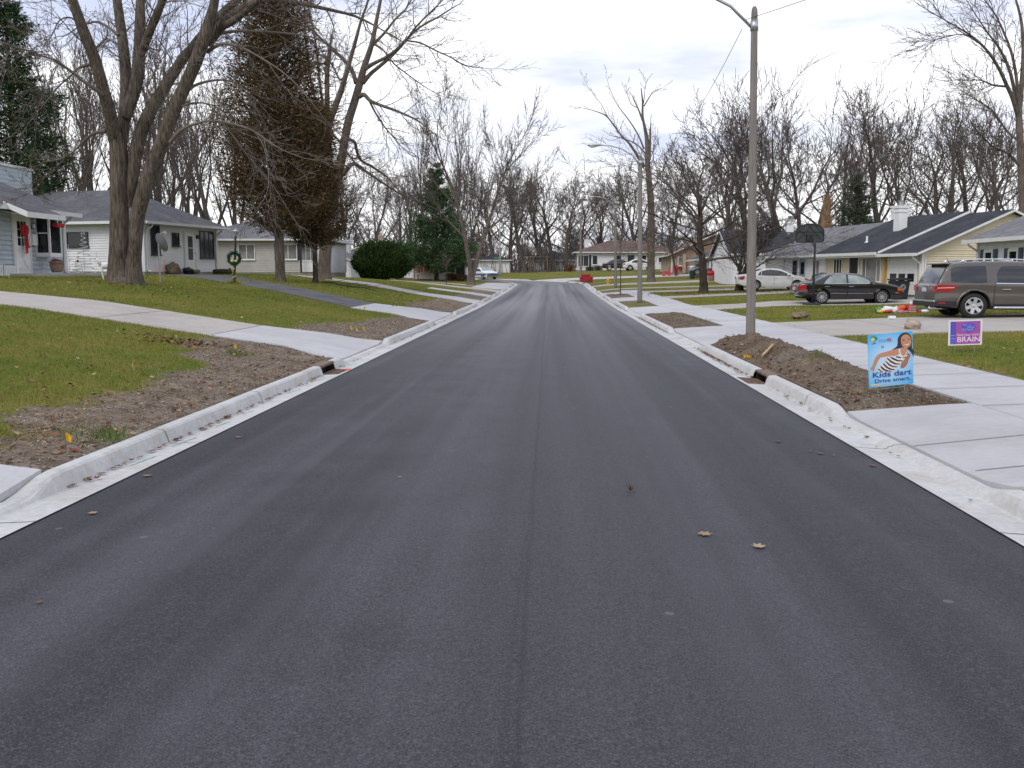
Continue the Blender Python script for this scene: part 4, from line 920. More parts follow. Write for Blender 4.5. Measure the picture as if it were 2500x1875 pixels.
class House:
    """local frame: x along w, y along d, z up; faces S (-y) E (+x) N (+y) W (-x)"""
    def __init__(s, name, label, x, y, z, w, d, h, rz=0, cat='house'):
        s.o = thing(name, label, cat, (x, y, z), rz); s.w, s.d, s.h = w, d, h; s.roof = None
    def face(s, f):
        return {'S': ((0, 0), (1, 0), (0, -1), 0), 'E': ((s.w, 0), (0, 1), (1, 0), R(90)), 'N': ((s.w, s.d), (-1, 0), (0, 1), R(180)), 'W': ((0, s.d), (0, -1), (-1, 0), R(-90))}[f]
    def pt(s, f, u, off=0):
        o, a, n, _ = s.face(f); return (o[0] + a[0] * u + n[0] * off, o[1] + a[1] * u + n[1] * off)
    def walls(s, m, course=.115, ridge=None, apex=None, faces='SENW', lap=.012, base=.35, mats=None, z0=0):
        """lap siding as real courses; ridge 'x' or 'y' = gable roof direction, apex = rise of the gable"""
        mb = MB(); fm = MB()
        ml = [m]
        for f in faces:
            if mats and f in mats and mats[f] not in ml: ml.append(mats[f])
            mb.cur = ml.index(mats[f]) if mats and f in mats else 0
            L = s.w if f in 'SN' else s.d; gab = ridge and ((ridge == 'y' and f in 'SN') or (ridge == 'x' and f in 'EW')); top = s.h + (apex if gab else 0)
            z = z0
            flat = mats and f in mats and mats[f] in (M_brick, M_tan, M_cream2)
            cs = course if not flat else 5.0
            while z < top - 1e-4:
                z1 = min(z + cs, s.h if z < s.h - 1e-4 else top)
                def lim(q):
                    if q <= s.h or not gab: return 0, L
                    k = (q - s.h) / apex * L / 2; return k, L - k
                a0, b0 = lim(z); a1, b1 = lim(z1); lp = 0 if flat else lap
                p = lambda u, zz, off: (*s.pt(f, u, off), zz)
                gp = 0 if flat else min(.034, (z1 - z) * .4)
                mb.quad(p(a0, z + gp, lp), p(b0, z + gp, lp), p(b1, z1, 0.0), p(a1, z1, 0.0))
                if not flat:
                    mb.quad(p(a0, z + gp, -.03), p(b0, z + gp, -.03), p(b0, z + gp, lp), p(a0, z + gp, lp))
                    mb.quad(p(a0, z, -.03), p(b0, z, -.03), p(b0, z + gp, -.03), p(a0, z + gp, -.03)); mb.quad(p(a0, z, 0), p(b0, z, 0), p(b0, z, -.03), p(a0, z, -.03))
                z = z1
            fm.quad((*s.pt(f, 0, -.02), z0), (*s.pt(f, L, -.02), z0), (*s.pt(f, L, -.02), z0 - base - .6), (*s.pt(f, 0, -.02), z0 - base - .6))
        o = mb.build('wall', ml, s.o)
        fm.build('foundation', M_found, s.o)
        for x, y in ((0, 0), (s.w, 0), (s.w, s.d), (0, s.d)):
            c = MB(); c.box((x, y, s.h / 2 + z0 / 2), (.13, .13, s.h - z0 - .02)); c.build('corner_trim', M_trim, s.o)
    def hip(s, m, slope=.36, ov=.45, t=.12, fas=None, gut=True):
        w, d, h = s.w, s.d, s.h; x0, x1, y0, y1 = -ov, w + ov, -ov, d + ov; hw, hd = (x1 - x0) / 2, (y1 - y0) / 2
        mb = MB(); z = h - ov * 0 + .02; q = min(hw, hd); rz = z + q * slope
        if hd <= hw: A, B = (x0 + q, (y0 + y1) / 2, rz), (x1 - q, (y0 + y1) / 2, rz)
        else: A, B = ((x0 + x1) / 2, y0 + q, rz), ((x0 + x1) / 2, y1 - q, rz)
        c = [(x0, y0, z), (x1, y0, z), (x1, y1, z), (x0, y1, z)]
        if hd <= hw: fs = [(c[0], c[1], B, A), (c[2], c[3], A, B)]; ts = [(c[1], c[2], B), (c[3], c[0], A)]
        else: fs = [(c[1], c[2], B, A), (c[3], c[0], A, B)]; ts = [(c[0], c[1], A), (c[2], c[3], B)]
        for f in fs: mb.quad(*f)
        for f in ts: mb.tri(*f)
        mb.quad(*[(p[0], p[1], z - .03) for p in c[::-1]])
        s.roof = mb.build('roof', m, s.o)
        f = MB(); k = .012
        for a, b in ((c[0], c[1]), (c[1], c[2]), (c[2], c[3]), (c[3], c[0])):
            nx, ny = (b[1] - a[1]), -(b[0] - a[0]); l = math.hypot(nx, ny); nx, ny = nx / l, ny / l
            f.prism([(a[0] + nx * k, a[1] + ny * k, z - t), (b[0] + nx * k, b[1] + ny * k, z - t), (b[0] + nx * k, b[1] + ny * k, z + .015), (a[0] + nx * k, a[1] + ny * k, z + .015)], (nx * .09, ny * .09, 0))
        f.build('gutter', fas or M_trim, s.o)
        s.rp = (A, B)
    def gable(s, m, ridge='x', slope=.36, ov=.45, ove=.3, t=.10, fas=None):
        w, d, h = s.w, s.d, s.h
        def tr(u, v, z): return (u, v, z) if ridge == 'x' else (v, u, z)
        Lw, Ld = (w, d) if ridge == 'x' else (d, w); apex = Ld / 2 * slope; mb = MB(); f = MB()
        for sg in (0, 1):
            v0 = -ov if not sg else Ld + ov; z0 = h - ov * slope + .02; vm, zm = Ld / 2, h + apex + .02
            P4 = [tr(-ove, v0, z0), tr(Lw + ove, v0, z0), tr(Lw + ove, vm, zm), tr(-ove, vm, zm)]
            mb.prism(P4, (0, 0, t))
            vv = v0 - .05 if not sg else v0 + .05
            c = tr(Lw / 2, vv, z0 + .02); f.box(c, (Lw + 2 * ove, .10, .15) if ridge == 'x' else (.10, Lw + 2 * ove, .15))
            for e, sx in ((-ove, -1), (Lw + ove, 1)):
                r = [tr(e + sx * .012, v0, z0 - .03), tr(e + sx * .012, vm, zm - .03), tr(e + sx * .012, vm, zm + t - .015), tr(e + sx * .012, v0, z0 + t - .015)]
                o = tr(sx * .035, 0, 0); f.prism(r, o)
        s.roof = mb.build('roof', m, s.o); f.build('gutter', fas or M_trim, s.o); s.apex = apex
    def window(s, f, u, z, w, h, cols=1, rows=1, fm=None, gm=None, name='window', fw=.06, shut=None, prot=.05, widths=None, sill=True, off=.013):
        fm = fm or M_trimw; mb = MB(); p = prot
        mb.box((0, -p / 2 + .0, h / 2 - fw / 2), (w, p, fw)); mb.box((0, -p / 2, -h / 2 + fw / 2), (w, p, fw))
        for sx in (-1, 1): mb.box((sx * (w / 2 - fw / 2), -p / 2, 0), (fw, p, h - 2 * fw))
        for i in range(1, cols):
            x = -w / 2 + w * i / cols if not widths else -w / 2 + w * sum(widths[:i]); mb.box((x, -p / 2 + .006, 0), (.045, p * .8, h - 2 * fw))
        for j in range(1, rows): mb.box((0, -p / 2 + .004, -h / 2 + h * j / rows), (w - 2 * fw, p * .72, .04))
        if sill: mb.box((0, -p / 2 - .03, -h / 2 - .025), (w + .08, p + .06, .05))
        x, y = s.pt(f, u, off); o = mb.build(name, fm, s.o, loc=(x, y, z + h / 2), rz=s.face(f)[3])
        g = MB(); g.box((0, -.006, 0), (w - fw, .02, h - fw)); g.build('pane', gm or M_glass, o)
        if shut:
            for sx in (-1, 1):
                b = MB(); sw = .3; b.box((sx * (w / 2 + sw / 2 + .03), -.02, 0), (sw, .035, h + .05))
                for q in range(9): b.box((sx * (w / 2 + sw / 2 + .03), -.042, -h / 2 + h * (q + .5) / 9), (sw - .08, .014, h / 9 * .55))
                b.build('shutter', shut, s.o, loc=(x, y, z + h / 2), rz=s.face(f)[3])
        return o
    def door(s, f, u, w=.92, h=2.03, m=None, z=0.02, glass=None, trim=None, panel=None, knob=1):
        x, y = s.pt(f, u, .013); rz = s.face(f)[3]; mb = MB()
        mb.box((0, -.02, h / 2), (w, .045, h))
        o = mb.build('door', m or M_trimw, s.o, loc=(x, y, z), rz=rz)
        t = MB()
        for sx in (-1, 1): t.box((sx * (w / 2 + .05), -.03, h / 2), (.095, .065, h))
        t.box((0, -.03, h + .05), (w + .2, .065, .1)); t.build('frame', trim or M_trim, o)
        if glass:
            gw, g0, g1, c, r = glass; b = MB(); b.box((0, -.045, (g0 + g1) / 2), (gw, .012, g1 - g0)); b.build('pane', M_glass, o)
            q = MB()
            for i in range(1, c): q.box((-gw / 2 + gw * i / c, -.054, (g0 + g1) / 2), (.03, .014, g1 - g0))
            for j in range(1, r): q.box((0, -.053, g0 + (g1 - g0) * j / r), (gw, .013, .03))
            if c > 1 or r > 1: q.build('muntin', m or M_trimw, o)
        if panel:
            q = MB()
            for a in (-1, 1): q.tube([(a * .25, -.048, .2), (-a * .25, -.048, .85)], .03, 4)
            q.box((0, -.045, .16), (.6, .012, .06)); q.box((0, -.045, .9), (.6, .012, .06)); q.build('cross_panel', M_trim, o)
        k = MB(); k.lathe([(.012, 0), (.012, -.05), (.03, -.055), (.03, -.085), (.01, -.095)], (knob * (w / 2 - .08), -.04, .98), 10, 'y'); k.build('handle', M_metal, o)
        return o
    def garage(s, f, u, w=2.5, h=2.15, m=None, panes=3):
        x, y = s.pt(f, u, .013); rz = s.face(f)[3]; mb = MB(); n = 4
        for j in range(n): mb.box((0, -.02, h * (j + .5) / n), (w, .05, h / n - .025))
        mb.box((0, -.008, h / 2), (w, .02, h)); o = mb.build('garage_door', m or M_trimw, s.o, loc=(x, y, .02), rz=rz)
        t = MB()
        for sx in (-1, 1): t.box((sx * (w / 2 + .06), -.03, h / 2), (.115, .06, h))
        t.box((0, -.03, h + .06), (w + .24, .06, .12)); t.build('frame', M_trim, o)
        if panes:
            b = MB()
            for i in range(panes): b.box((-w / 2 + w * (i + .5) / panes, -.048, h * 2.5 / n if False else h * .42), (w / panes * .74, .012, h / n * .78))
            b.build('pane', M_glass, o)
        return o
    def chimney(s, x, y, z0, w, d, h, m=None, cap=None, capm=None):
        mb = MB(); mb.box((x, y, z0 + h / 2), (w, d, h)); mb.box((x, y, z0 + h + .06), (w + .12, d + .12, .12)); mb.box((x, y, z0 + h - .18), (w + .07, d + .07, .1))
        c = mb.build('chimney', m or M_trimw, s.roof)
        k = MB(); k.lathe([(.14, 0), (.12, .22), (.16, .24), (.16, .30)], (x, y, z0 + h + .12), 12)
        k.build('flue', capm or M_metal, c)
        return c
    def vent(s, x, y, z, h=.35, m=None):
        mb = MB(); mb.lathe([(.06, -.3), (.06, h), (.05, h)], (x, y, z), 10); mb.lathe([(.14, -.02), (.07, .05)], (x, y, z), 10); mb.build('roof_vent', m or M_metal, s.roof)
    def downspout(s, f, u, z1, ov=.45, m=None):
        p = lambda off: s.pt(f, u, off); mb = MB()
        mb.tube([(*p(ov), z1), (*p(ov - .02), z1 - .12), (*p(.09), z1 - .38), (*p(.07), z1 - .6), (*p(.07), .12), (*p(.25), .02)], .042, 6); mb.build('downspout', m or M_trim, s.o)
    def box(s, name, c, d, m, rz=0, parent=None, bevel=0): b = MB(); b.box(c, d, rz); return b.build(name, m, parent or s.o, bevel=bevel)

# ---- left 1: blue house, street front faces +x
zb = 1.62
DXH = PX(55, 33.0) + 18.6
H = House('blue_house', 'light blue house at the left edge with white door and box bay window', -30 + DXH, 26.2, zb, 11.4, 9.8, 2.42)
H.walls(M_blue, .165, 'y', 9.8 / 2 * 0, 'SENW') if False else H.walls(M_blue, .165, ridge='y', apex=11.4 / 2 * .40)
H.gable(RF_grey, 'y', .40, .5, .35)
E = lambda Y: Y - 26.2
H.door('E', E(33.0), .92, 2.03, glass=(.55, 1.0, 1.85, 3, 3), panel=1)
bb = MB()                                                     # box bay
u0, u1 = E(33.92), E(34.78)
bay = H.box('bay_window', (11.4 + .28, (u0 + u1) / 2, .72), (.56, u1 - u0, .14), M_trimw)
H.box('bay_top', (11.4 + .28, (u0 + u1) / 2, 2.28), (.56, u1 - u0, .12), M_trimw, parent=bay)
fb = MB()
for (x, y) in ((11.4 + .04, u0 + .04), (11.4 + .53, u0 + .04), (11.4 + .53, u1 - .04), (11.4 + .04, u1 - .04)): fb.box((x, y, 1.505), (.07, .07, 1.43))
fb.box((11.4 + .285, u0 + .03, 1.5), (.42, .03, .04)); fb.build('frame', M_trimw, bay)
gb_ = MB(); gb_.box((11.4 + .285, u0 + .04, 1.505), (.42, .012, 1.43)); gb_.box((11.4 + .53, (u0 + u1) / 2, 1.505), (.012, u1 - u0 - .15, 1.43)); gb_.box((11.4 + .285, u1 - .04, 1.505), (.42, .012, 1.43)); gb_.build('pane', M_glass, bay)
br = MB(); br.tube([(11.4 + .02, u0 + .4, .2), (11.4 + .5, u0 + .4, .66)], .03, 5); br.build('brace', M_trimw, bay)
pr = MB()                                                     # porch roof: a low lean-to over door and bay
A = [(11.85, E(31.35), 2.36), (12.62, E(31.35), 2.03), (12.62, E(33.75), 2.03), (11.85, E(33.75), 2.36)]
pr.prism(A, (0, 0, .07)); pr.build('porch_roof', RF_grey, H.o)
pf = MB(); pf.prism([(11.85, E(31.33), 2.27), (12.66, E(31.33), 1.92), (12.66, E(31.33), 2.11), (11.85, E(31.33), 2.45)], (0, -.03, 0)); pf.box((12.66, E(32.55), 2.015), (.04, 2.44, .18)); pf.build('fascia', M_trimw, H.o)
pf = MB(); pf.prism([(11.5, E(31.4), 2.2), (12.6, E(31.4), 1.98), (12.6, E(33.7), 1.98), (11.5, E(33.7), 2.2)], (0, 0, -.02)); pf.build('soffit', M_trimw, H.o)
H.downspout('E', E(35.85), 2.3, .45)
mbx = MB(); mbx.box((0, 0, 0), (.30, .12, .40)); mbx.lathe([(.035, 0), (.035, -.01)], (.08, -.062, -.02), 10, 'y'); mbx.build('mailbox', M_trimw, H.o, loc=(*H.pt('E', E(33.72), .09), 1.25), rz=R(90), bevel=.02)
lm = MB(); lm.lathe([(.03, 0), (.07, .05), (.06, .2), (.02, .26)], (0, 0, 0), 8); lm.build('porch_lamp', M_metal, H.o, loc=(*H.pt('E', E(33.7), .1), 1.62))
blk = House.box(H, 'upper_wall', (6.6, 12.2, 2.2), (3.0, 3.0, 4.3), M_blue)
sd_ = MB()
for i in range(26):
    z = .05 + i * .165
    sd_.quad((5.1, 10.685, z), (8.11, 10.685, z), (8.11, 10.699, z + .165), (5.1, 10.699, z + .165)); sd_.quad((8.115, 10.69, z), (8.115, 13.7, z), (8.101, 13.7, z + .165), (8.101, 10.69, z + .165))
sd_.build('siding', M_blue, blk); tb = MB(); tb.box((6.6, 12.2, 4.40), (3.12, 3.12, .1)); tb.box((8.12, 10.66, 2.1), (.08, .08, 4.2)); tb.build('trim', M_trim, blk)
fl = MB(); fl.lathe([(.2, 0), (.2, .3), (.34, .32), (.34, .38), (.24, .42), (.24, .62), (.36, .64), (.36, .70), (.1, .76)], (7.2, 11.2, 4.45), 14); fl.build('flue', M_metal, blk)
st = MB(); st.box((12.2, E(33.6), -.04), (1.7, 5.2, .16)); st.build('porch_slab', conc_old, H.o)

# ---- left 2: white hip-roofed house
zb = 1.72
H = House('white_house', 'white house with grey hip roof behind the big maple, dark picture window at its right', PX(354, 45.6) - 11 * math.cos(R(12)), 45.6 + 11 * math.sin(R(12)), zb, 11, 6.4, 2.42, R(-12))
H.walls(M_white, .125)
H.hip(RF_grey, .50, .5)
H.window('S', 11 - 3.75, 1.25, 1.25, .72, fm=M_dkframe, fw=.05)
H.window('E', .9, .85, .72, 1.45, 1, 2, fm=M_dkframe, fw=.04); H.window('E', 2.6, 1.32, .6, .68, fm=M_dkframe, fw=.04)
H.door('E', 3.85, .82, 2.0, glass=(.42, .62, 1.85, 1, 2)); H.window('E', 5.45, .75, 1.35, 1.45, 3, 1, fm=M_dkframe, fw=.05)
H.vent(9.3, 1.0, 3.25, .3, M_black); H.downspout('E', .12, 2.35); H.downspout('E', 6.3, 2.35)
lw = MB(); lw.box((0, -.06, 0), (.1, .12, .2)); lw.build('wall_lamp', M_black, H.o, loc=(*H.pt('E', 4.5, .02), 1.85), rz=R(90))
hw = MB(); hw.tube([(10.45, -.9, 2.2), (10.8, -.3, 2.35), (11.2, .2, 2.42)], .03, 6); hw.build('bracket', M_trim, H.o)

# ---- left 3: beige house
zb = PZ(664, 69) - .05
H = House('beige_house', 'beige and white sided house with grey roof half hidden by the brown cedar', -27.5, 69, zb, 10.3, 9, 2.42)
H.walls(M_beige, .125, mats={'E': M_white}); H.hip(RF_mid, .34, .5)
H.window('S', PX(604, 69) + 27.5, .95, 1.25, 1.15, 2, 1, gm=M_glass2); H.window('S', PX(705, 69) + 27.5, .95, 1.35, 1.15, 2, 1, shut=M_navy, gm=M_glass2); H.window('S', PX(754, 69) + 27.5, .85, 1.1, 1.35, 3, 1, gm=M_glass2)
H.box('panel', (PX(754, 69) + 27.5, -.05, .42), (1.1, .08, .74), M_trimw); H.box('porch_post', (PX(740, 69) + 27.5, -.5, 1.15), (.12, .12, 2.3), M_dkframe)
mw = House('white_annex', 'x', 0, 0, 0, 1, 1, 1) if False else None

# ---- left 4: white gable house with shed-like slope, and the chimney behind
Y4 = 92.0; xr = PX(856, Y4); zb = gz(xr, Y4) - .25
H = House('gabled_house', 'white gabled house left of the big round bush, grey roof and white chimney', xr - 8.4, Y4, zb, 8.4, 11, PZ(636, Y4) - zb)
H.walls(M_white, .2, ridge='y', apex=4.2 * .5); H.gable(RF_mid, 'y', .5, .35, .3)
H.chimney(6.6, 6.5, H.h + .3, .75, .75, 1.75); H.vent(7.2, 2.0, H.h + .55, .3); H.downspout('S', 8.3, H.h - .2, .3)
Ww = House('deck_house', 'low white house with dark shutters behind the wooden deck near the pine', PX(1008, 100), 100.5, gz(-12.5, 100) - .1, PX(1136, 100) - PX(1008, 100), 7, 2.3)
Ww.walls(M_white, .125); Ww.hip(RF_dark, .3, .4); Ww.window('S', 1.2, .85, .9, 1.1, 1, 2, shut=M_navy); Ww.window('S', 3.6, .85, .8, 1.1, 1, 2, shut=M_navy); Ww.door('S', 5.0, m=M_dkframe)
xa = PX(927, 112)
H = House('gabled_house', 'white gabled house behind the bush whose peak and rake show above it', xa - 5.2, 112, gz(xa, 112) - .2, 10.4, 12, PZ(622, 112) - gz(xa, 112) + .2)
H.walls(M_white, .2, ridge='y', apex=5.2 * .3); H.gable(RF_dark, 'y', .3, .5, .5); H.chimney(4.9, 3, H.h + 1.2, .6, .6, 1.1, M_tan); H.window('S', 9.0, 1.0, 1.3, .9, 5, 1)

def deck():
    x, y = PX(1012, 95.5), 95.5; z = gz(x, y); o = thing('wooden_deck', 'red-brown wooden deck with railings in front of the low white house', 'deck', (x, y, z)); mb = MB(); W, D, h = 1.9, 2.4, .55
    for i in range(12): mb.box((W / 2, .1 + D * i / 12, h), (W, D / 12 - .02, .04))
    for px in (0, W): 
        for py in (0, D): mb.box((px, py, h / 2), (.1, .1, h))
    mb.build('platform', M_deck, o); r = MB()
    for px in (0, W / 2, W): r.box((px, .02, h + .5), (.09, .09, 1.0))
    r.box((W / 2, .02, h + .98), (W, .1, .05)); r.box((W / 2, .02, h + .2), (W, .06, .05))
    for i in range(16): r.box((W * (i + .5) / 16, .02, h + .58), (.035, .035, .76))
    for i in range(10): r.box((W, D * (i + .5) / 10, h + .58), (.035, .035, .76))
    r.box((W, D / 2, h + .98), (.1, D, .05)); r.build('railing', M_deck, o)
deck()

# ---- far end
zb = PZ(658, 131) - .1
H = House('white_house', 'white house with brown hip roof at the end of the street on the right', PX(1409, 131), 131, zb, 14.0, 9, PZ(616, 131) - zb)
H.walls(M_white, .125); H.hip(RF_brown, .34, .5)
for px, w, h in ((1424, 1.5, 1.55), (1452, .75, 1.3), (1508, .85, 1.0), (1570, .9, 1.2), (1614, .8, 1.0)): H.window('S', PX(px, 131) - PX(1409, 131), 2.05 - h, w, h, 2 if w > 1 else 1, 1, shut=M_navy if w > 1 else None)
H.door('S', PX(1540, 131) - PX(1409, 131), m=M_dkframe); H.chimney(1.5, 6, H.h + .8, .7, .7, 1.0)
zb = PZ(659, 165)
H = House('porch_house', 'far house with dark roof and ochre porch posts seen beyond the bend', PX(1290, 165), 165, zb, PX(1407, 165) - PX(1290, 165), 9, PZ(635, 165) - zb)
H.walls(M_white, .125, mats={'S': M_white}); H.hip(RF_dark, .38, .5); H.window('S', 6.2, .75, .75, 1.0, shut=None); H.window('S', 5.0, .75, .75, 1.0); H.window('S', 2.2, .6, .6, 1.2); H.door('S', 3.2, m=M_dkframe)
pp = MB()
for u in (-.6, .9, 3.3, 4.0): pp.box((u, -1.4, 1.15), (.18, .18, 2.3))
pp.box((1.7, -1.4, 2.35), (5.0, .2, .2)); pp.build('porch_post', M_yel, H.o); H.box('porch_roof', (1.7, -.8, 2.52), (5.2, 1.7, .1), RF_dark)
zb = PZ(668, 150) + .1
H = House('garage', 'white garage with dark roof behind the left street lamp', PX(1168, 150), 150, zb, PX(1243, 150) - PX(1168, 150), 6, PZ(635, 150) - zb, cat='garage')
H.walls(M_white, .16); H.hip(RF_dark, .36, .4); H.garage('S', 2.0, 3.4, 1.85, M_trim, 0)

# ---- right side, far to near
zb = PZ(666, 105)
H = House('brick_house', 'tan brick house with brown roof and carport gable behind the silver car', PX(1640, 105), 105, zb, 9, 10, PZ(620, 105) - zb)
H.walls(M_tan, .2, ridge='y', apex=4.5 * .45, mats={'S': M_brick}); H.gable(RF_tan, 'y', .45, .6, .5); H.window('S', PX(1663, 105) - PX(1640, 105) , .75, .8, 1.0, gm=M_glass2)
H.box('porch_post', (PX(1672, 104) - PX(1640, 105), -.3, 1.0), (.35, .35, 2.05), M_tan); H.box('window_box', (PX(1663, 105) - PX(1640, 105), -.15, .62), (1.0, .25, .2), M_red)
zb = PZ(680, 90) - .1
H = House('gabled_house', 'white gabled house with slate blue roof behind the spreading oak', PX(1728, 91), 90, zb, 10, 9.5, PZ(627, 90) - zb)
H.walls(M_white, .15, ridge='y', apex=5 * .4); H.gable(RF_slate, 'y', .4, .75, .4); H.window('S', .55, .75, .8, 1.3, 2, 1, fm=M_navy); H.window('S', 1.75, .6, .35, 1.5, fm=M_navy)
zb = gz(17, 78)
H = House('white_house', 'white house with a blank sided wall behind the white sedan, dark roof and white chimney', PX(1786, 78), 78, zb, 8.4, 9, PZ(618, 78) - zb)
H.walls(M_white, .125, ridge='x', apex=4.5 * .42); H.gable(RF_dark, 'x', .42, .4, .3)
H.window('S', .55, 1.0, .35, .8); H.window('S', 1.3, 1.0, .35, .8); H.chimney(5.6, 4.4, H.h + 1.1, .62, .62, 1.7); H.downspout('S', 1.9, H.h - .2)
# grey roofed house (rotated a little towards the street)
th = R(14)
def front_house(name, label, x, y, z, L, D, h, th): 
    """street front = W face; near corner at (x, y)"""
    return House(name, label, x, y, z, D, L, h, th)
x, y = PX(2062, 58.5), 58.5; zb = gz(x, y) + .02
H = front_house('grey_roofed_house', 'pale blue and white house with weathered grey roof beyond the basketball hoop', x, y, zb, 11.5, 9, PZ(619, 62) - zb, R(11))
H.walls(M_white, .125, ridge='y', apex=4.5 * .42, mats={}); H.gable(RF_mid, 'y', .42, .5, .3)
U = lambda t: t
H.window('W', 9.9 - .0, .75, .9, 1.25, 2, 1, shut=M_shut, gm=M_glass2) if False else None
H.window('W', 1.4 + 8.4, .75, .85, 1.2, 1, 2, shut=M_shut); H.window('W', 1.4 + 6.4, .8, 1.0, 1.15, 2, 1, gm=M_glass2)
H.door('W', 5.9, m=mat('blue_door', (.22, .32, .36), .5, .05), glass=(.5, 1.0, 1.8, 1, 1)); H.window('W', 4.7, .45, .6, 1.5, 1, 2, fm=M_shut); H.garage('W', 1.7, 2.4, 2.05, M_trim, 3)
H.downspout('W', 11.4, H.h - .2, .5, M_dkframe); H.chimney(4.4, 1.6, H.h + 1.3, .8, .8, 1.5)
# cream house: garage section near, main section with the step in the roof
x, y = 18.3, 48.0; zb = gz(20, 50) + .02; hh = PZ(613, 48) - zb
H = front_house('cream_house', 'cream sided house with charcoal roof and tall white chimney on the right', x, y, zb, 9.4, 9.4, hh, R(13))
H.walls(M_cream, .12, ridge='y', apex=4.7 * .415, mats={'W': M_cream2}); 
H.gable(RF_dark, 'y', .415, .55, .35)
H.garage('W', 9.4 - 1.6, 2.3, 2.08, M_trim, 3); H.box('porch_post', (-.06, 3.15, 1.2), (.16, .16, 2.3), M_yel)
H.window('W', 9.4 - 4.5, .62, 1.9, 1.35, 3, 1, widths=(.22, .56, .22), gm=M_glass2); H.door('W', 9.4 - 6.25, m=M_dkframe, glass=(.5, .6, 1.8, 1, 1)); H.window('W', 9.4 - 8.0, .85, .95, 1.1, 3, 1)
H.downspout('W', 9.35, hh - .25, .5); H.downspout('S', .12, hh - .1, .05)
rk = MB(); a0 = (-.55, 3.0, hh - .55 * .415 + .14); a1 = (4.7, 3.0, hh + 4.7 * .415 + .14); rk.prism([a0, a1, (a1[0], a1[1], a1[2] + .10), (a0[0], a0[1], a0[2] + .10)], (0, .12, 0)); rk.build('roof_trim', M_trimw, H.roof)
up_ = MB(); z_ = hh - .60 * .415 + .125
up_.prism([(-.62, 3.12, z_), (-.62, 9.78, z_), (4.7, 9.78, hh + 4.7 * .415 + .125), (4.7, 3.12, hh + 4.7 * .415 + .125)], (0, 0, .13)); up_.build('upper_roof', RF_dark, H.roof)
gu = MB(); gu.box((-.68, 6.45, z_ + .04), (.11, 6.7, .16)); gu.build('gutter', M_trim, H.o)
H.chimney(2.6, 6.1, hh + .9, .52, .52, 1.6); H.vent(.9, 6.6, hh + .62, .35, M_trimw)
# nearest right: white house with slate blue shutters
x, y = PX(2500, 35.2), 26.0; xc = PX(2377, 40.0); zb = gz(18, 38) + .1; hh = PZ(582, 40) - zb
H = front_house('white_house', 'white house at the right edge with slate blue shutters behind the brown vehicle', xc + .15, 40 - 14.0, zb, 14.0, 9, hh, R(0))
H.walls(M_white, .16, ridge='y', apex=4.5 * .42); H.gable(RF_mid, 'y', .42, .5, .3)
for Yw in (39.0, 36.95): H.window('W', 40 - Yw, 1.02, .8, 1.02, 1, 2, shut=M_shut, fw=.11)
H.downspout('W', .15, hh - .2, .5); H.chimney(5.5, 13.0, hh + .6, 1.4, .7, .9, RF_mid)
# ------------------------------------------------------------------ vehicles (local x forward from rear bumper 0 to front L, right side is -y)
M_tyre = mat('tyre_rubber', (.016, .016, .017), .85, .2, 8)
M_rim = mat('alloy_rim', (.55, .55, .57), .28, .06, 4, metal=.85)
M_chrome = mat('chrome', (.75, .75, .77), .12, .04, 4, metal=1)
M_carglass = mat('tinted_car_glass', (.012, .013, .016), .04, .2, 2, spec=.9)
M_carglass2 = mat('clear_car_glass', (.10, .13, .125), .05, .35, 1.4, spec=.9, base2=(.34, .40, .38))
M_tail = mat('tail_lens', (.36, .010, .016), .15, .15, 9, coat=.6)
M_lens = mat('clear_lens', (.55, .55, .55), .12, .1, 9, coat=.5)
M_amber = mat('amber_lens', (.55, .12, .01), .2, .1, 9)
M_under = mat('dark_underside', (.010, .010, .011), .9, .1)
M_plate = mat('licence_plate', (.5, .52, .56), .4, .1, 9)
M_trimblk = mat('black_car_trim', (.018, .018, .02), .5, .15, 6)
def paint(name, c, rough=.32, metal=.35, coat=.9): return mat(name, c, rough, .05, .9, metal=metal, coat=coat)
def interp(pts):
    xs = [p[0] for p in pts]; ys = [p[1] for p in pts]; m = []
    n = len(xs); dl = [(ys[i + 1] - ys[i]) / (xs[i + 1] - xs[i]) for i in range(n - 1)]
    for i in range(n):
        if i == 0: m.append(dl[0])
        elif i == n - 1: m.append(dl[-1])
        else: m.append(0 if dl[i - 1] * dl[i] <= 0 else 2 * dl[i - 1] * dl[i] / (dl[i - 1] + dl[i]))
    def f(x):
        if x <= xs[0]: return ys[0]
        if x >= xs[-1]: return ys[-1]
        i = max(k for k in range(n - 1) if xs[k] <= x); h = xs[i + 1] - xs[i]; t = (x - xs[i]) / h
        return (2 * t ** 3 - 3 * t * t + 1) * ys[i] + (t ** 3 - 2 * t * t + t) * h * m[i] + (-2 * t ** 3 + 3 * t * t) * ys[i + 1] + (t ** 3 - t * t) * h * m[i + 1]
    return f
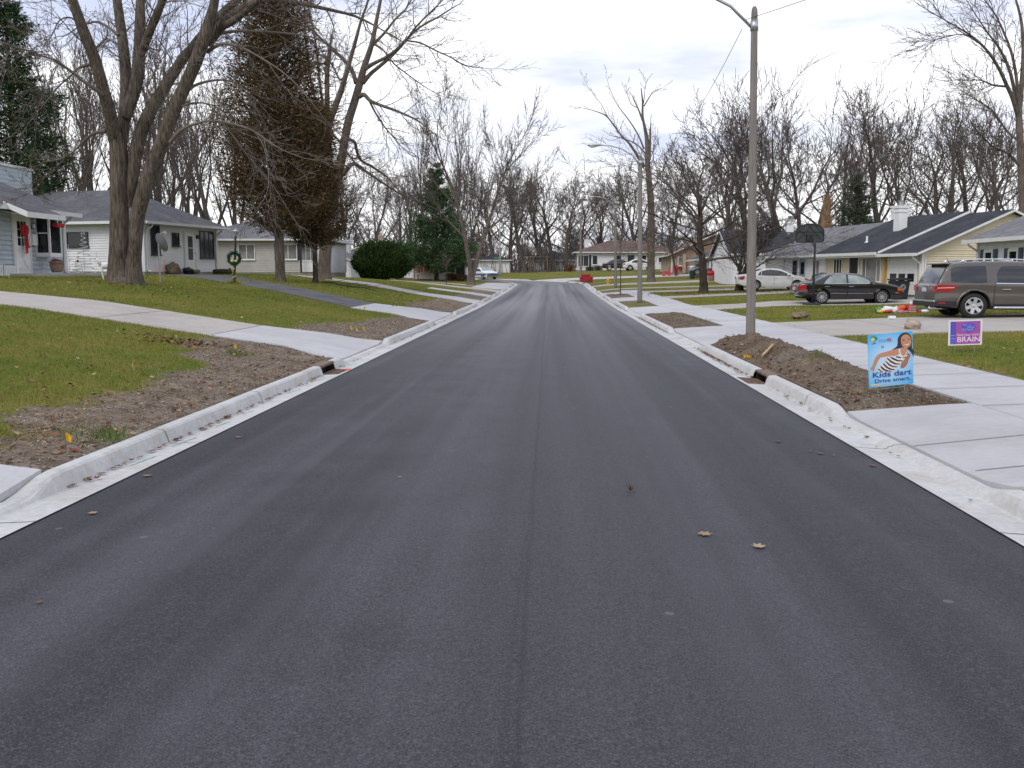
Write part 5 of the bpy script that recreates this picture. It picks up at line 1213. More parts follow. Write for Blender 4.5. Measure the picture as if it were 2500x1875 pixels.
class Car:
    def __init__(s, name, label, loc, rz, L, W, top, bot, belt, wx, wr, pm, tum=.24, taper=.16, arch=.06, cat='car', group=None, cap=.10):
        s.o = thing(name, label, cat, loc, rz, group); s.L, s.W, s.T, s.B0, s.belt, s.wx, s.wr, s.tum, s.taper, s.pm = L, W, interp(top), interp(bot), interp(belt), wx, wr, tum, taper, pm
        s.ra = wr + arch
        xs = sorted(set([round(x, 4) for x in np.linspace(0, L, int(L / .055))] + [round(w + q * s.ra, 4) for w in wx for q in (-1, -.999, -.97, -.9, -.8, -.6, -.3, 0, .3, .6, .8, .9, .97, .999, 1)]))
        mb = MB(); ns = 13; rows = []
        for x in xs:
            b, t = s.B(x), s.T(x); r = min(cap, (t - b) * .3); row = [(x, 0, b)]
            row.append((x, s.hw(x, b) * .9, b))
            for i in range(ns): 
                z = b + .012 + (t - r - b - .012) * i / (ns - 1); row.append((x, s.hw(x, z), z))
            y0 = s.hw(x, t - r)
            for a in (25, 50, 72): row.append((x, y0 - r * 1.5 * (1 - math.cos(R(a))), t - r + r * math.sin(R(a))))
            y1 = row[-1][1]
            for q in (.8, .4, 0): row.append((x, y1 * q, t + .02 * (1 - q * q)))
            rows.append(row)
        k = len(rows[0])
        for sy in (-1, 1):
            b0 = len(mb.v)
            for row in rows: mb.v += [(p[0], p[1] * sy, p[2]) for p in row]
            for i in range(len(rows) - 1):
                for j in range(k - 1):
                    q = (b0 + i * k + j, b0 + (i + 1) * k + j, b0 + (i + 1) * k + j + 1, b0 + i * k + j + 1); mb.f.append(q if sy < 0 else q[::-1]); mb.m.append(0)
            for i in (0, len(rows) - 1):
                c = [b0 + i * k + j for j in range(k)]; mb.f.append(tuple(c)); mb.m.append(0)
        s.body = mb.build('body', pm, s.o, smooth=True)
        es = s.body.modifiers.new('edges', 'EDGE_SPLIT'); es.split_angle = R(38)
        u = MB(); zb = min(s.B0(x) for x in (L * .3, L * .5, L * .7)); u.box((L / 2, 0, zb + .16), (L * .9, W * .66, .26)); u.build('underside', M_under, s.o)
    def B(s, x):
        b = s.B0(x)
        for w in s.wx:
            q = s.ra ** 2 - (x - w) ** 2
            if q > 0: b = max(b, s.wr + math.sqrt(q))
        return b
    def hw(s, x, z):
        t = abs(x - s.L / 2) / (s.L / 2); p = s.W / 2 * (1 - s.taper * t ** 5); bz = s.belt(x)
        if z <= bz: q = (bz - z) / max(.3, bz - .2); return p * (1 - .065 * q ** 2 - .012 * math.sin(q * 7))
        return p - (z - bz) * s.tum - (z - bz) ** 2 * .12
    def side(s, name, lo, hi, m, sides=(-1, 1), off=.008, n=12, k=4, parent=None, zoff=0):
        """pane/strip on the body side between curves lo(x) and hi(x)"""
        fl, fh = interp(lo), interp(hi); x0, x1 = max(lo[0][0], hi[0][0]), min(lo[-1][0], hi[-1][0])
        for sy in sides:
            mb = MB(); g = []
            for i in range(n + 1):
                x = x0 + (x1 - x0) * i / n; a, b = fl(x), fh(x); g.append([(x, sy * (s.hw(x, a + (b - a) * j / k) + off), a + (b - a) * j / k) for j in range(k + 1)])
            mb.v = [p for r in g for p in r]
            for i in range(n):
                for j in range(k):
                    q = (i * (k + 1) + j, (i + 1) * (k + 1) + j, (i + 1) * (k + 1) + j + 1, i * (k + 1) + j + 1); mb.f.append(q if sy < 0 else q[::-1]); mb.m.append(0)
            mb.build(name, m, parent or s.o, smooth=True)
    def top(s, name, x0, x1, f, m, off=.010, n=8, inset=0.0):
        mb = MB(); g = []
        for i in range(n + 1):
            x = x0 + (x1 - x0) * i / n; t = s.T(x); w = (s.hw(x, t - .06) - .10 - inset) * f
            g.append([(x, w * q, t + .02 * (1 - q * q) + off) for q in np.linspace(-1, 1, 9)])
        mb.v = [tuple(p) for r in g for p in r]
        for i in range(n):
            for j in range(8): mb.f.append((i * 9 + j, (i + 1) * 9 + j, (i + 1) * 9 + j + 1, i * 9 + j + 1)); mb.m.append(0)
        return mb.build(name, m, s.o, smooth=True)
    def wheels(s, spokes=6, width=.21, rim=.68, double=False):
        R_ = s.wr
        for x in s.wx:
            for sy in (-1, 1):
                y = sy * (s.W / 2 - width / 2 - .025); t = MB(); h = width / 2
                t.lathe([(R_ * rim, -h * .9), (R_ * .93, -h), (R_ * .985, -h * .75), (R_, -h * .3), (R_, h * .3), (R_ * .985, h * .75), (R_ * .93, h), (R_ * rim, h * .9), (R_ * rim, -h * .9)], (0, 0, 0), 28, 'y', False)
                w = t.build('wheel', M_tyre, s.o, smooth=True, loc=(x, y, R_)); r = MB(); q = R_ * rim; o = sy * h * .72
                r.lathe([(q * 1.0, o * .3), (q * 1.01, o * 1.25), (q * .93, o * 1.28), (q * .90, o * .7), (q * .86, o * .2)], (0, 0, 0), 26, 'y', False)
                for i in range(spokes):
                    a = 2 * math.pi * i / spokes + .3
                    for da in ((-.13, .13) if double else (0,)):
                        c, sn = math.cos(a + da), math.sin(a + da); wd = .026 if double else .30 / max(6, spokes) * (1 if spokes < 8 else .62); e = (-sn * wd, c * wd)
                        p0, p1 = (c * q * .15, sn * q * .15), (c * q * .95, sn * q * .95)
                        r.prism([(p0[0] - e[0], o * 1.02, p0[1] - e[1]), (p0[0] + e[0], o * 1.02, p0[1] + e[1]), (p1[0] + e[0] * 1.1, o * 1.16, p1[1] + e[1] * 1.1), (p1[0] - e[0] * 1.1, o * 1.16, p1[1] - e[1] * 1.1)], (0, -o * .4, 0))
                r.lathe([(q * .24, o * .5), (q * .24, o * 1.1), (q * .12, o * 1.2)], (0, 0, 0), 14, 'y'); r.build('rim', M_rim, w)
                d = MB(); d.lathe([(q * .9, o * .05), (q * .9, o * .2), (.02, o * .22)], (0, 0, 0), 20, 'y'); d.build('brake_disc', M_under, w)
    def handle(s, x, z, m, w=.2):
        for sy in (-1, 1):
            mb = MB(); y = s.hw(x, z); mb.tube([(x - w / 2, sy * (y + .005), z - .005), (x - w * .3, sy * (y + .035), z), (x + w * .3, sy * (y + .035), z), (x + w / 2, sy * (y + .005), z)], .018, 6); mb.build('door_handle', m, s.o)
    def mirror(s, x, z, m):
        for sy in (-1, 1):
            mb = MB(); y = s.hw(x, z); mb.blob((x, sy * (y + .13), z + .05), (.07, .12, .085), 12, 8, .0); mb.tube([(x + .03, sy * y, z - .02), (x, sy * (y + .08), z + .02)], .03, 6); mb.build('mirror', m, s.o, smooth=True)
    def seam(s, x0, x1, z0, z1, m=None, w=.008):
        s.side('door_seam', [(x0 - w, z0), (x0 + w, z0 + 1e-4)], [(x0 - w, z1), (x0 + w, z1 + 1e-4)], m or M_under, off=.003, n=1, k=8)
    def rear(s, name, y0, y1, z0, z1, m, x=-.012, d=.03):
        mb = MB(); mb.box((x, (y0 + y1) / 2, (z0 + z1) / 2), (d, y1 - y0, z1 - z0)); return mb.build(name, m, s.o, bevel=.008)

# ---- brown sport utility vehicle
P_brown = paint('brown_grey_paint', (.098, .084, .076), .3, .45)
xw = P(2351, 779, 28.0)[0]
c = Car('parked_suv', 'brown-grey sport utility vehicle with roof rails parked on the driveway at the right edge', (xw - .75, 29.0, gz(xw, 29) + .02), R(-1.5), 5.1, 1.98,
        [(0, .93), (.05, 1.02), (.20, 1.34), (.36, 1.60), (.50, 1.675), (.9, 1.715), (1.8, 1.735), (2.6, 1.715), (3.2, 1.62), (3.7, 1.36), (4.05, 1.16), (4.6, 1.07), (5.0, .93), (5.1, .72)],
        [(0, .46), (.25, .36), (.9, .30), (2.5, .27), (4.2, .30), (4.9, .34), (5.1, .45)], [(0, 1.0), (.5, 1.06), (2.5, 1.03), (3.9, 1.0), (5.1, .85)], (1.08, 4.1), .385, P_brown, .26, .15, .075)
c.o.scale = (1, 1, .955)
c.wheels(6, .25, .66)
c.side('window', [(.42, 1.12), (.6, 1.10), (1.25, 1.08), (1.40, 1.10)], [(.42, 1.50), (.55, 1.57), (1.30, 1.60), (1.40, 1.59)], M_carglass)
c.side('window', [(1.70, 1.09), (2.0, 1.08), (2.55, 1.07)], [(1.70, 1.36), (1.84, 1.585), (2.2, 1.60), (2.55, 1.58)], M_carglass)
c.side('window', [(2.64, 1.07), (3.2, 1.06), (3.72, 1.06)], [(2.64, 1.575), (3.0, 1.53), (3.4, 1.36), (3.72, 1.12)], M_carglass2)
c.side('pillar_trim', [(2.55, 1.065), (2.64, 1.0651)], [(2.55, 1.58), (2.64, 1.575)], M_trimblk, off=.007)
c.side('chrome_strip', [(1.66, 1.055), (2.6, 1.045), (3.75, 1.035)], [(1.66, 1.085), (2.6, 1.073), (3.75, 1.062)], M_chrome, off=.012)
c.top('rear_glass', .06, .40, .97, M_carglass, .012, inset=-.07); c.top('windscreen', 3.22, 4.02, .97, M_carglass2)
rs = MB(); rs.box((.42, 0, 1.665), (.34, 1.30, .045)); rs.build('spoiler', P_brown, c.o, bevel=.015)
c.side('tail_light', [(.03, .83), (.2, .80), (.50, .86), (.58, .97)], [(.03, 1.02), (.2, 1.03), (.50, 1.02), (.58, .975)], M_tail, off=.014)
c.side('tail_light_trim', [(.05, .915), (.5, .93)], [(.05, .935), (.5, .95)], M_lens, off=.019, k=1)
for sy in (-1, 1): c.rear('tail_light', sy * .62 if sy > 0 else -.86, .86 if sy > 0 else -.62, .82, 1.0, M_tail)
c.rear('licence_plate', -.16, .16, .80, .93, M_plate, -.02); c.rear('chrome_strip', -.4, .4, .97, 1.01, M_chrome, -.03); c.rear('bumper_trim', -.86, .86, .50, .545, M_chrome, -.02, .05)
c.rear('lower_bumper', -.84, .84, .36, .50, M_trimblk, -.01, .08)
c.side('lower_cladding', [(.02, .38), (.3, .36), (.62, .36)], [(.02, .52), (.3, .53), (.62, .53)], M_trimblk, off=.012); c.side('lower_cladding', [(1.55, .28), (3.62, .28)], [(1.55, .44), (3.62, .44)], M_trimblk, off=.012)
c.side('reflector', [(.10, .45), (.28, .45)], [(.10, .49), (.28, .49)], M_tail, off=.018, k=1, n=3)
for w in c.wx:
    for sy in (-1, 1):
        a = MB(); a.tube([(w + math.cos(R(t)) * (c.ra + .03), sy * (c.hw(w, .8) - .005), c.wr + math.sin(R(t)) * (c.ra + .03)) for t in range(0, 181, 15)], .04, 6); a.build('wheel_arch', P_brown, c.o, smooth=True)
for sy in (-1, 1):
    a = MB(); a.tube([(1.6, sy * .98, .33), (1.66, sy * 1.02, .34), (3.5, sy * 1.02, .34), (3.56, sy * .98, .33)], .035, 8); a.build('running_board', M_chrome, c.o, smooth=True)
    a = MB(); a.tube([(.72, sy * .66, 1.70), (.85, sy * .66, 1.775), (1.4, sy * .665, 1.80), (2.3, sy * .66, 1.795), (2.8, sy * .65, 1.75), (2.95, sy * .65, 1.68)], .022, 6)
    for x in (1.4, 2.2): a.tube([(x, sy * .66, 1.70), (x, sy * .66, 1.80)], .025, 6)
    a.build('roof_rail', M_chrome, c.o, smooth=True)
a = MB(); a.tube([(.55, -.45, .30), (.3, -.47, .29), (.0, -.5, .31), (-.05, -.5, .33)], [.04, .045, .05, .05], 10); a.build('exhaust', M_chrome, c.o, smooth=True)
a = MB(); a.tube([(.7, .1, 1.72), (.62, .1, 1.86)], .008, 5); a.lathe([(.09, 0), (.08, .05), (.03, .07)], (1.3, .1, 1.74), 10); a.build('aerial', M_trimblk, c.o)
for x in (1.95, 3.05): c.handle(x, .89, M_chrome, .24)
c.mirror(3.62, 1.06, P_brown)
for x in (1.62, 2.6, 3.78): c.seam(x, x, .45, 1.04)
c.side('headlight', [(4.72, .78), (5.0, .80)], [(4.72, .95), (5.0, .9)], M_lens, off=.012)

# ---- black saloon
P_black = paint('black_paint', (.008, .008, .010), .16, .0, 1.0)
Yb = 44.7; xr = PX(1950, Yb, 720)
c = Car('black_car', 'black four-door saloon with chrome window trim parked beyond the basketball hoop', (xr, Yb + .9, gz(xr + 2, Yb + .9) + .02), 0, 4.9, 1.84,
        [(0, .80), (.06, .93), (.3, .99), (.72, 1.03), (1.1, 1.22), (1.55, 1.385), (2.1, 1.425), (2.7, 1.40), (3.2, 1.22), (3.6, 1.02), (4.2, .93), (4.7, .80), (4.9, .60)],
        [(0, .42), (.3, .30), (1, .24), (3, .22), (4.6, .26), (4.9, .36)], [(0, .86), (1, .93), (2.4, .92), (3.6, .90), (4.9, .72)], (1.08, 3.84), .325, P_black, .40, .2, .055)
c.wheels(10, .2, .70)
c.side('window', [(1.22, .965), (1.7, .955), (2.18, .95)], [(1.22, 1.02), (1.5, 1.26), (1.8, 1.335), (2.18, 1.35)], M_carglass2); c.side('window', [(2.27, .95), (2.8, .945), (3.38, .945)], [(2.27, 1.35), (2.6, 1.325), (3.0, 1.20), (3.38, .99)], M_carglass2)
for sy in (-1, 1):
    a = MB(); L_ = [(1.16, .955), (1.3, 1.12), (1.5, 1.285), (1.75, 1.35), (2.1, 1.375), (2.5, 1.365), (2.8, 1.305), (3.1, 1.17), (3.44, .96)]; a.tube([(x, sy * (c.hw(x, z) + .006), z) for x, z in L_], .012, 5); a.tube([(x, sy * (c.hw(x, .945) + .006), .945) for x in (1.16, 1.8, 2.6, 3.44)], .011, 5); a.build('chrome_strip', M_chrome, c.o)
    a = MB(); 
    for x0, x1 in ((.45, .85), (1.46, 2.2), (2.25, 3.42)): a.tube([(x, sy * (c.hw(x, .50) + .008), .50) for x in np.linspace(x0, x1, 6)], .011, 5)
    a.build('side_strip', M_chrome, c.o)
c.top('rear_glass', .76, 1.50, .97, M_carglass2); c.top('windscreen', 2.78, 3.56, .97, M_carglass2)
c.side('tail_light', [(.03, .66), (.2, .62), (.36, .70)], [(.03, .84), (.2, .88), (.36, .88)], M_tail, off=.012)
for sy in (-1, 1): c.rear('tail_light', .5 if sy > 0 else -.76, .76 if sy > 0 else -.5, .66, .84, M_tail)
c.rear('licence_plate', -.17, .17, .64, .78, M_plate); c.rear('chrome_strip', -.78, .78, .50, .53, M_chrome, -.02, .05)
c.side('side_marker', [(.3, .47), (.45, .47)], [(.3, .51), (.45, .51)], M_tail, n=2, k=1); c.side('side_marker', [(4.45, .50), (4.62, .50)], [(4.45, .54), (4.62, .54)], M_amber, n=2, k=1); c.side('headlight', [(4.55, .62), (4.8, .60)], [(4.55, .76), (4.8, .70)], M_amber, off=.012)
for x in (1.3, 2.42): c.handle(x, .81, M_chrome)
c.mirror(3.28, .95, P_black)
for x in (2.22, 3.46): c.seam(x, x, .28, .94)

# ---- white saloon
P_white = paint('white_paint', (.66, .66, .66), .3, .0, .9)
Yw = 62.6; xr = PX(1806, Yw, 690)
c = Car('white_car', 'white four-door saloon parked on the drive between the crab apple tree and the black car', (xr, Yw + .9, gz(xr + 2.5, Yw + .9) + .03), 0, 4.84, 1.84,
        [(0, .82), (.08, .98), (.35, 1.06), (.7, 1.10), (1.1, 1.27), (1.6, 1.43), (2.1, 1.47), (2.7, 1.43), (3.3, 1.19), (3.7, 1.01), (4.3, .90), (4.7, .76), (4.84, .58)],
        [(0, .42), (.3, .30), (1, .24), (3, .22), (4.6, .25), (4.84, .34)], [(0, .9), (1, .97), (2.4, .95), (3.6, .92), (4.84, .7)], (1.08, 3.83), .33, P_white, .42, .2, .055)
c.o.scale = (.97, .97, .96)
c.wheels(9, .21, .70)
c.side('window', [(1.22, 1.02), (1.34, 1.01), (1.44, 1.0)], [(1.22, 1.06), (1.34, 1.22), (1.44, 1.28)], M_carglass); c.side('window', [(1.48, 1.0), (2.2, .985), (2.9, .975), (3.42, .97)], [(1.48, 1.28), (1.9, 1.385), (2.4, 1.37), (2.9, 1.25), (3.42, 1.0)], M_carglass)
c.top('rear_glass', .72, 1.52, .97, M_carglass); c.top('windscreen', 2.82, 3.66, .97, M_carglass)
c.side('tail_light', [(.04, .72), (.2, .70), (.34, .78)], [(.04, .92), (.2, .96), (.34, .97)], M_tail, off=.012); c.side('headlight', [(4.35, .70), (4.7, .62)], [(4.35, .84), (4.7, .70)], M_amber, off=.012)
for sy in (-1, 1): c.rear('tail_light', .52 if sy > 0 else -.78, .78 if sy > 0 else -.52, .74, .92, M_tail)
for x in (1.42, 2.42): c.handle(x, .85, P_white)
c.mirror(3.2, .98, P_white)
for x in (2.3, 3.5): c.seam(x, x, .28, .97)

# ---- silver hatchback, far right
P_silver = paint('silver_blue_paint', (.36, .40, .45), .3, .5)
Ys = 96; xr = PX(1679, Ys, 665)
c = Car('silver_car', 'pale silver-blue car parked in front of the brick house, half hidden by the oak trunk', (xr, Ys, gz(xr + 2, Ys + .9) + .04), 0, 4.3, 1.78,
        [(0, .80), (.06, .92), (.5, 1.02), (.9, 1.10), (1.3, 1.30), (1.8, 1.45), (2.4, 1.47), (3.2, 1.42), (3.8, 1.25), (4.2, .95), (4.3, .7)],
        [(0, .40), (.3, .28), (3, .22), (4.1, .28), (4.3, .4)], [(0, .82), (1, .93), (3, .95), (4.3, .9)], (.85, 3.45), .33, P_silver, .36, .22)
c.wheels(7, .2, .66); c.side('window', [(1.35, .98), (2.0, .97), (2.4, .97)], [(1.35, 1.10), (1.8, 1.36), (2.4, 1.40)], M_carglass); c.side('window', [(2.48, .97), (3.3, .97), (3.7, 1.0)], [(2.48, 1.40), (3.2, 1.36), (3.7, 1.2)], M_carglass)
c.top('windscreen', .95, 1.72, .97, M_carglass); c.side('headlight', [(.05, .62), (.3, .66)], [(.05, .74), (.3, .84)], M_lens, off=.012); c.mirror(1.35, .98, P_silver)
# ---- white car by the far house, with a dark one beside it
Yf = 124; xr = PX(1520, Yf, 660)
for (nm, lb, xo, yo, pmt, sc) in (('white_car', 'small white car parked beside the brown-roofed house at the street end', 0, 0, P_white, 1.0), ('black_car', 'dark low car nose-in beside the small white car at the far house', -2.6, .9, P_black, .95)):
    c = Car(nm, lb, (xr + xo, Yf + yo, gz(xr + xo + 2, Yf + yo) + .04), 0, 4.3, 1.76, [(0, .8), (.1, .95), (.6, 1.02), (1.1, 1.28), (1.7, 1.44), (2.4, 1.45), (3.1, 1.2), (3.5, 1.0), (4.1, .88), (4.3, .65)], [(0, .4), (.3, .28), (4, .28), (4.3, .38)], [(0, .85), (2, .93), (4.3, .75)], (.9, 3.4), .32, pmt, .4, .2)
    c.wheels(6); c.side('window', [(1.1, .98), (2.2, .96), (3.2, .95)], [(1.1, 1.12), (1.8, 1.35), (2.4, 1.34), (3.2, 1.02)], M_carglass); c.top('windscreen', 2.55, 3.4, .97, M_carglass); c.top('rear_glass', .7, 1.6, .97, M_carglass); c.side('tail_light', [(.04, .7), (.25, .72)], [(.04, .86), (.25, .9)], M_tail)
# ---- white and blue car at the bend, nose towards us
P_wb = paint('blue_grey_paint', (.10, .13, .22), .3, .3)
px_, Yc = 1192, 113.0; x_ = PX(px_, Yc)
c = Car('white_car', 'white car with blue-grey nose parked at the bend left of the road end', (x_ - 2.0, Yc + 3.4, float(zr(120)) + .02), R(-56), 4.6, 1.8,
        [(0, .78), (.1, .92), (.8, .98), (1.2, 1.22), (1.7, 1.37), (2.3, 1.39), (2.9, 1.30), (3.4, 1.02), (4.0, .92), (4.45, .80), (4.6, .58)], [(0, .4), (.3, .28), (4.3, .28), (4.6, .38)], [(0, .85), (2, .92), (4.6, .72)], (1.0, 3.65), .32, P_white, .4, .22)
c.wheels(8); c.side('window', [(1.15, .96), (2.2, .95), (3.3, .94)], [(1.15, 1.05), (1.8, 1.30), (2.5, 1.29), (3.3, 1.0)], M_carglass); c.top('windscreen', 2.6, 3.4, .97, M_carglass2); c.top('rear_glass', .85, 1.6, .97, M_carglass)
a = MB(); a.box((4.57, 0, .56), (.12, 1.56, .34)); a.build('bumper', P_wb, c.o, bevel=.04); a = MB(); a.box((4.62, .0, .66), (.06, .7, .12)); a.build('grille', M_under, c.o)
c.side('lower_panel', [(.2, .45), (4.4, .45)], [(.2, .72), (4.4, .70)], P_wb, off=.006, n=24); c.side('headlight', [(4.2, .64), (4.5, .62)], [(4.2, .76), (4.5, .72)], M_lens, off=.012)
# ------------------------------------------------------------------ street furniture and yard things
M_pole = mat('weathered_pole', (.165, .148, .130), .85, .2, 3, base2=(.245, .222, .20), bump=.4, stretch=(8, 8, .6))
M_alum = mat('aluminium', (.45, .46, .47), .35, .1, 4, metal=.8)
M_wire = mat('cable', (.05, .05, .055), .7, .1)
M_rust = mat('rusty_iron', (.12, .072, .052), .9, .4, 14, base2=(.25, .175, .13))
M_yflag = mat('yellow_plastic', (.72, .43, .015), .6, .15, 20)
def street_lamp(label, px, py_base, Y, top_py, rb, rt, arm=2.1, side=-1, lean=0, sink=.1, group='street lamps', z=None, mt=None):
    x = PX(px, Y, py_base); z = gz(x, Y) if z is None else z; H = PZ(top_py, Y, px) - z
    o = thing('street_lamp', label, 'street lamp', (x, Y, z - sink), 0, group); o.rotation_euler = (0, lean, 0)
    mb = MB(); H += sink; mb.lathe([(rb, 0), (rb, .3), (rb * .98, H * .3), (rt * 1.15, H * .7), (rt, H - .16), (rt * .9, H - .06), (rt * .5, H)], (0, 0, 0), 16); mb.build('pole', mt or M_pole, o, smooth=True)
    a = MB(); a.lathe([(rt * 1.25, H - .48), (rt * 1.25, H - .28)], (0, 0, 0), 14); a.tube([(side * rt, 0, H - .40), (side * arm * .22, 0, H + .02), (side * arm * .48, 0, H + .32), (side * arm * .76, 0, H + .47), (side * arm, 0, H + .51)], .032, 8); a.build('arm', M_alum, o, smooth=True)
    h = MB(); c = (side * (arm + .28), 0, H + .50)
    h.blob(c, (.36, .13, .075), 14, 8, 0); h.build('lamp_head', M_alum, o, smooth=True)
    g = MB(); g.blob((c[0] + side * .08, 0, c[2] - .055), (.19, .10, .065), 12, 8, 0); g.build('lens', M_lens, o, smooth=True)
    return o, H
street_lamp('weathered street lamp pole rising from the soil mound beside the near driveway', 1833, 819, 20.3, 16, .10, .066, lean=R(-1.0), arm=2.2)
street_lamp('street lamp whose curved arm and cobra head show left of the dead tree', 1562, 728, 48, 378, .125, .085, arm=2.0, lean=R(-.6))
street_lamp('third street lamp down the right kerb, near the yellow hydrant', 1503, 701, 78, 495, .13, .08, lean=R(-.8), arm=1.6)
street_lamp('farthest street lamp on the right kerb, beside the red armchair', 1418, 676, 100.5, 522, .13, .08, lean=R(-.6), arm=1.6)
street_lamp('pale steel street lamp at the bend on the left, in front of the white garage', 1221, 672, 122, 543, .12, .07, arm=2.4, lean=R(-.4), mt=M_alum)
def cable(label, pts, r=.009, n=14):
    mb = MB(); (a, b, sag) = pts; a, b = Vector(a), Vector(b); q = [a.lerp(b, i / n) - Vector((0, 0, sag * 4 * (i / n) * (1 - i / n))) for i in range(n + 1)]; mb.tube(q, r, 5, False)
    tag(mb.build('cable', M_wire, None), label, 'cable')
_p1 = P(1820, 48, 20.3); _p2 = P(1556, 395, 48)
cable('thin wire from the near lamp pole up out of the picture to the right', (_p1, (12.5, 17, 9.6), .2), .006)
cable('thin overhead wire sagging between the near lamp pole and the second one', (P(1812, 70, 20.3), _p2, 1.0), .006)
cable('pale wire drooping from the third lamp pole towards the trees', (P(1500, 508, 78), P(1590, 500, 84), .9), .016)
cable('pale wire drooping from the farthest lamp pole on the right', (P(1415, 528, 100.5), P(1500, 520, 108), 1.3), .02)
# street name sign on the far left lamp pole
_s = P(1219, 629, 122); o = thing('street_sign', 'tiny green street name blade on the left lamp pole', 'sign', (_s[0] - .35, 121.8, _s[2])); mb = MB(); mb.box((0, 0, 0), (.55, .03, .2)); mb.build('blade', mat('sign_green', (.02, .22, .15), .5), o); mb = MB(); mb.box((.33, .03, 0), (.12, .06, .06)); mb.build('bracket', M_alum, o)

def hydrant():
    x, y, z = GP(1485, 701); x = PX(1485, 86); y = 86; z = gz(x, y)
    o = thing('fire_hydrant', 'small yellow fire hydrant on the verge near the third street lamp', 'fire hydrant', (x, y, z - .02)); mb = MB(); m = mat('hydrant_yellow', (.52, .30, .02), .5, .15, 8)
    mb.lathe([(.16, 0), (.16, .05), (.11, .07), (.10, .42), (.14, .44), (.14, .48), (.12, .50), (.10, .58), (.05, .64), (.03, .70)], (0, 0, 0), 16); mb.build('body', m, o, smooth=True)
    for sx in (-1, 1): c = MB(); c.lathe([(.05, 0), (.055, sx * .1), (.065, sx * .1), (.065, sx * .15), (.02, sx * .17)], (sx * .08, 0, .36), 10, 'x'); c.build('nozzle', m, o)
    c = MB(); c.lathe([(.07, -.09), (.08, -.16), (.03, -.2)], (0, 0, .34), 10, 'y'); c.build('nozzle', m, o)
hydrant()
def armchair():
    Y = 97; x = PX(1432, Y); z = gz(x, Y); o = thing('armchair', 'abandoned red armchair standing at the kerb near the end of the street', 'armchair', (x, Y, z - .02), R(12)); m = mat('red_upholstery', (.30, .018, .022), .8, .25, 5)
    b = MB(); b.box((0, 0, .24), (1.0, .85, .34)); b.build('seat', m, o, bevel=.05); b = MB(); b.box((0, -.06, .44), (.62, .66, .14)); b.build('cushion', mat('red_cushion', (.36, .025, .03), .8, .2, 6), o, bevel=.06)
    b = MB(); b.box((0, .36, .60), (.98, .24, .60)); b.build('backrest', m, o, bevel=.09)
    for sx in (-1, 1): b = MB(); b.lathe([(.13, -.42), (.15, -.40), (.15, .30), (.12, .34)], (sx * .46, 0, .52), 14, 'y'); b.box((sx * .46, -.02, .30), (.2, .76, .46)); b.build('armrest', m, o, bevel=.03)
armchair()
def sapling(label, px, Y, H, g0, leafy_=0):
    x = PX(px, Y); z = gz(x, Y); g = random.Random(g0); o = thing('sapling', label, 'sapling', (x, Y, z - .03)); T, C = Tubes(), Tubes()
    T.add([(0, 0, 0), (.01, 0, H * .3), (0, .02, H * .65), (.02, 0, H)], [.035, .03, .022, .01], 7)
    for i in range(16):
        zz = H * (.4 + .58 * g.random()); a = g.uniform(0, 6.28); L = (H - zz) * .35 + .35; grow(T, C, (0, 0, zz), unit((math.cos(a), math.sin(a), 1.2)), L, .014, 3, dict(TW, n=[0, 0, 0, 3], rmin=.008, maxl=4), g)
    T.build('trunk', bark_dark, o); C.build('crown', twig_near, o)
    m = MB(); m.lathe([(.55, 0), (.5, .05), (.2, .09), (.05, .1)], (0, 0, 0), 18); m.build('mulch', mat('mulch', (.05, .032, .022), .95, .4, 14), o)
sapling('thin sapling staked in the small soil square by the second street lamp', 1515, 60.5, 3.6, 91)
sapling('young sapling in a mulch ring on the left lawn near the pine', 1090, 74, 2.5, 92)

# ---- kerb inlets
def inlet(side, label):
    a, b = INLET[side]; L = b - a; c = .5 * (a + b); x0 = -.3
    o = thing('storm_drain', label, 'storm drain', (x0, c, float(zr(c))))
    f = MB(); X = lambda d: side * d
    top = .142
    def B(d0, d1, y0, y1, z0, z1): f.box((X((d0 + d1) / 2), (y0 + y1) / 2, (z0 + z1) / 2), (abs(d1 - d0), y1 - y0, z1 - z0))
    B(HF + .012, HB + .06, -L / 2 + .002, L / 2 - .002, .10, top); B(HB + .02, HB + .06, -L / 2, L / 2, -.4, .10)
    f.build('kerb_hood', M_rust, o, bevel=.01)
    d = MB(); d.box((X(HB - .01), 0, -.12), (.02, L - .08, .44))
    for sy in (-1, 1): d.box((X((HF + HB) / 2 + .02), sy * (L / 2 - .02), -.1), (HB - HF - .02, .036, .39))
    d.box((X((HF + HB) / 2 + .02), 0, .088), (HB - HF - .03, L - .08, .018)); d.box((X((HA + HF) / 2), 0, -.3), (HF - HA, L - .03, .02)); d.build('throat', M_under, o)
    g = MB(); d0, d1 = HA + .05, HF + .005
    for y in (-L / 2 + .02, L / 2 - .02): g.box((X((d0 + d1) / 2), y, -.018), (d1 - d0, .04, .03))
    for q in (d0, d1): g.box((X(q), 0, -.018), (.03, L - .04, .03))
    n = 8
    for i in range(n): g.box((X((d0 + d1) / 2), -L / 2 + L * (i + 1) / (n + 1), -.02), (d1 - d0 - .03, .026, .03))
    g.box((X((d0 + d1) / 2), 0, -.026), (.025, L - .05, .03))
    g.build('grate', M_rust, o)
inlet(-1, 'rusty storm drain with open kerb hood and grate in the left kerb by the driveway'); inlet(1, 'rusty storm drain with square black opening and grate in the right kerb beside the mound')

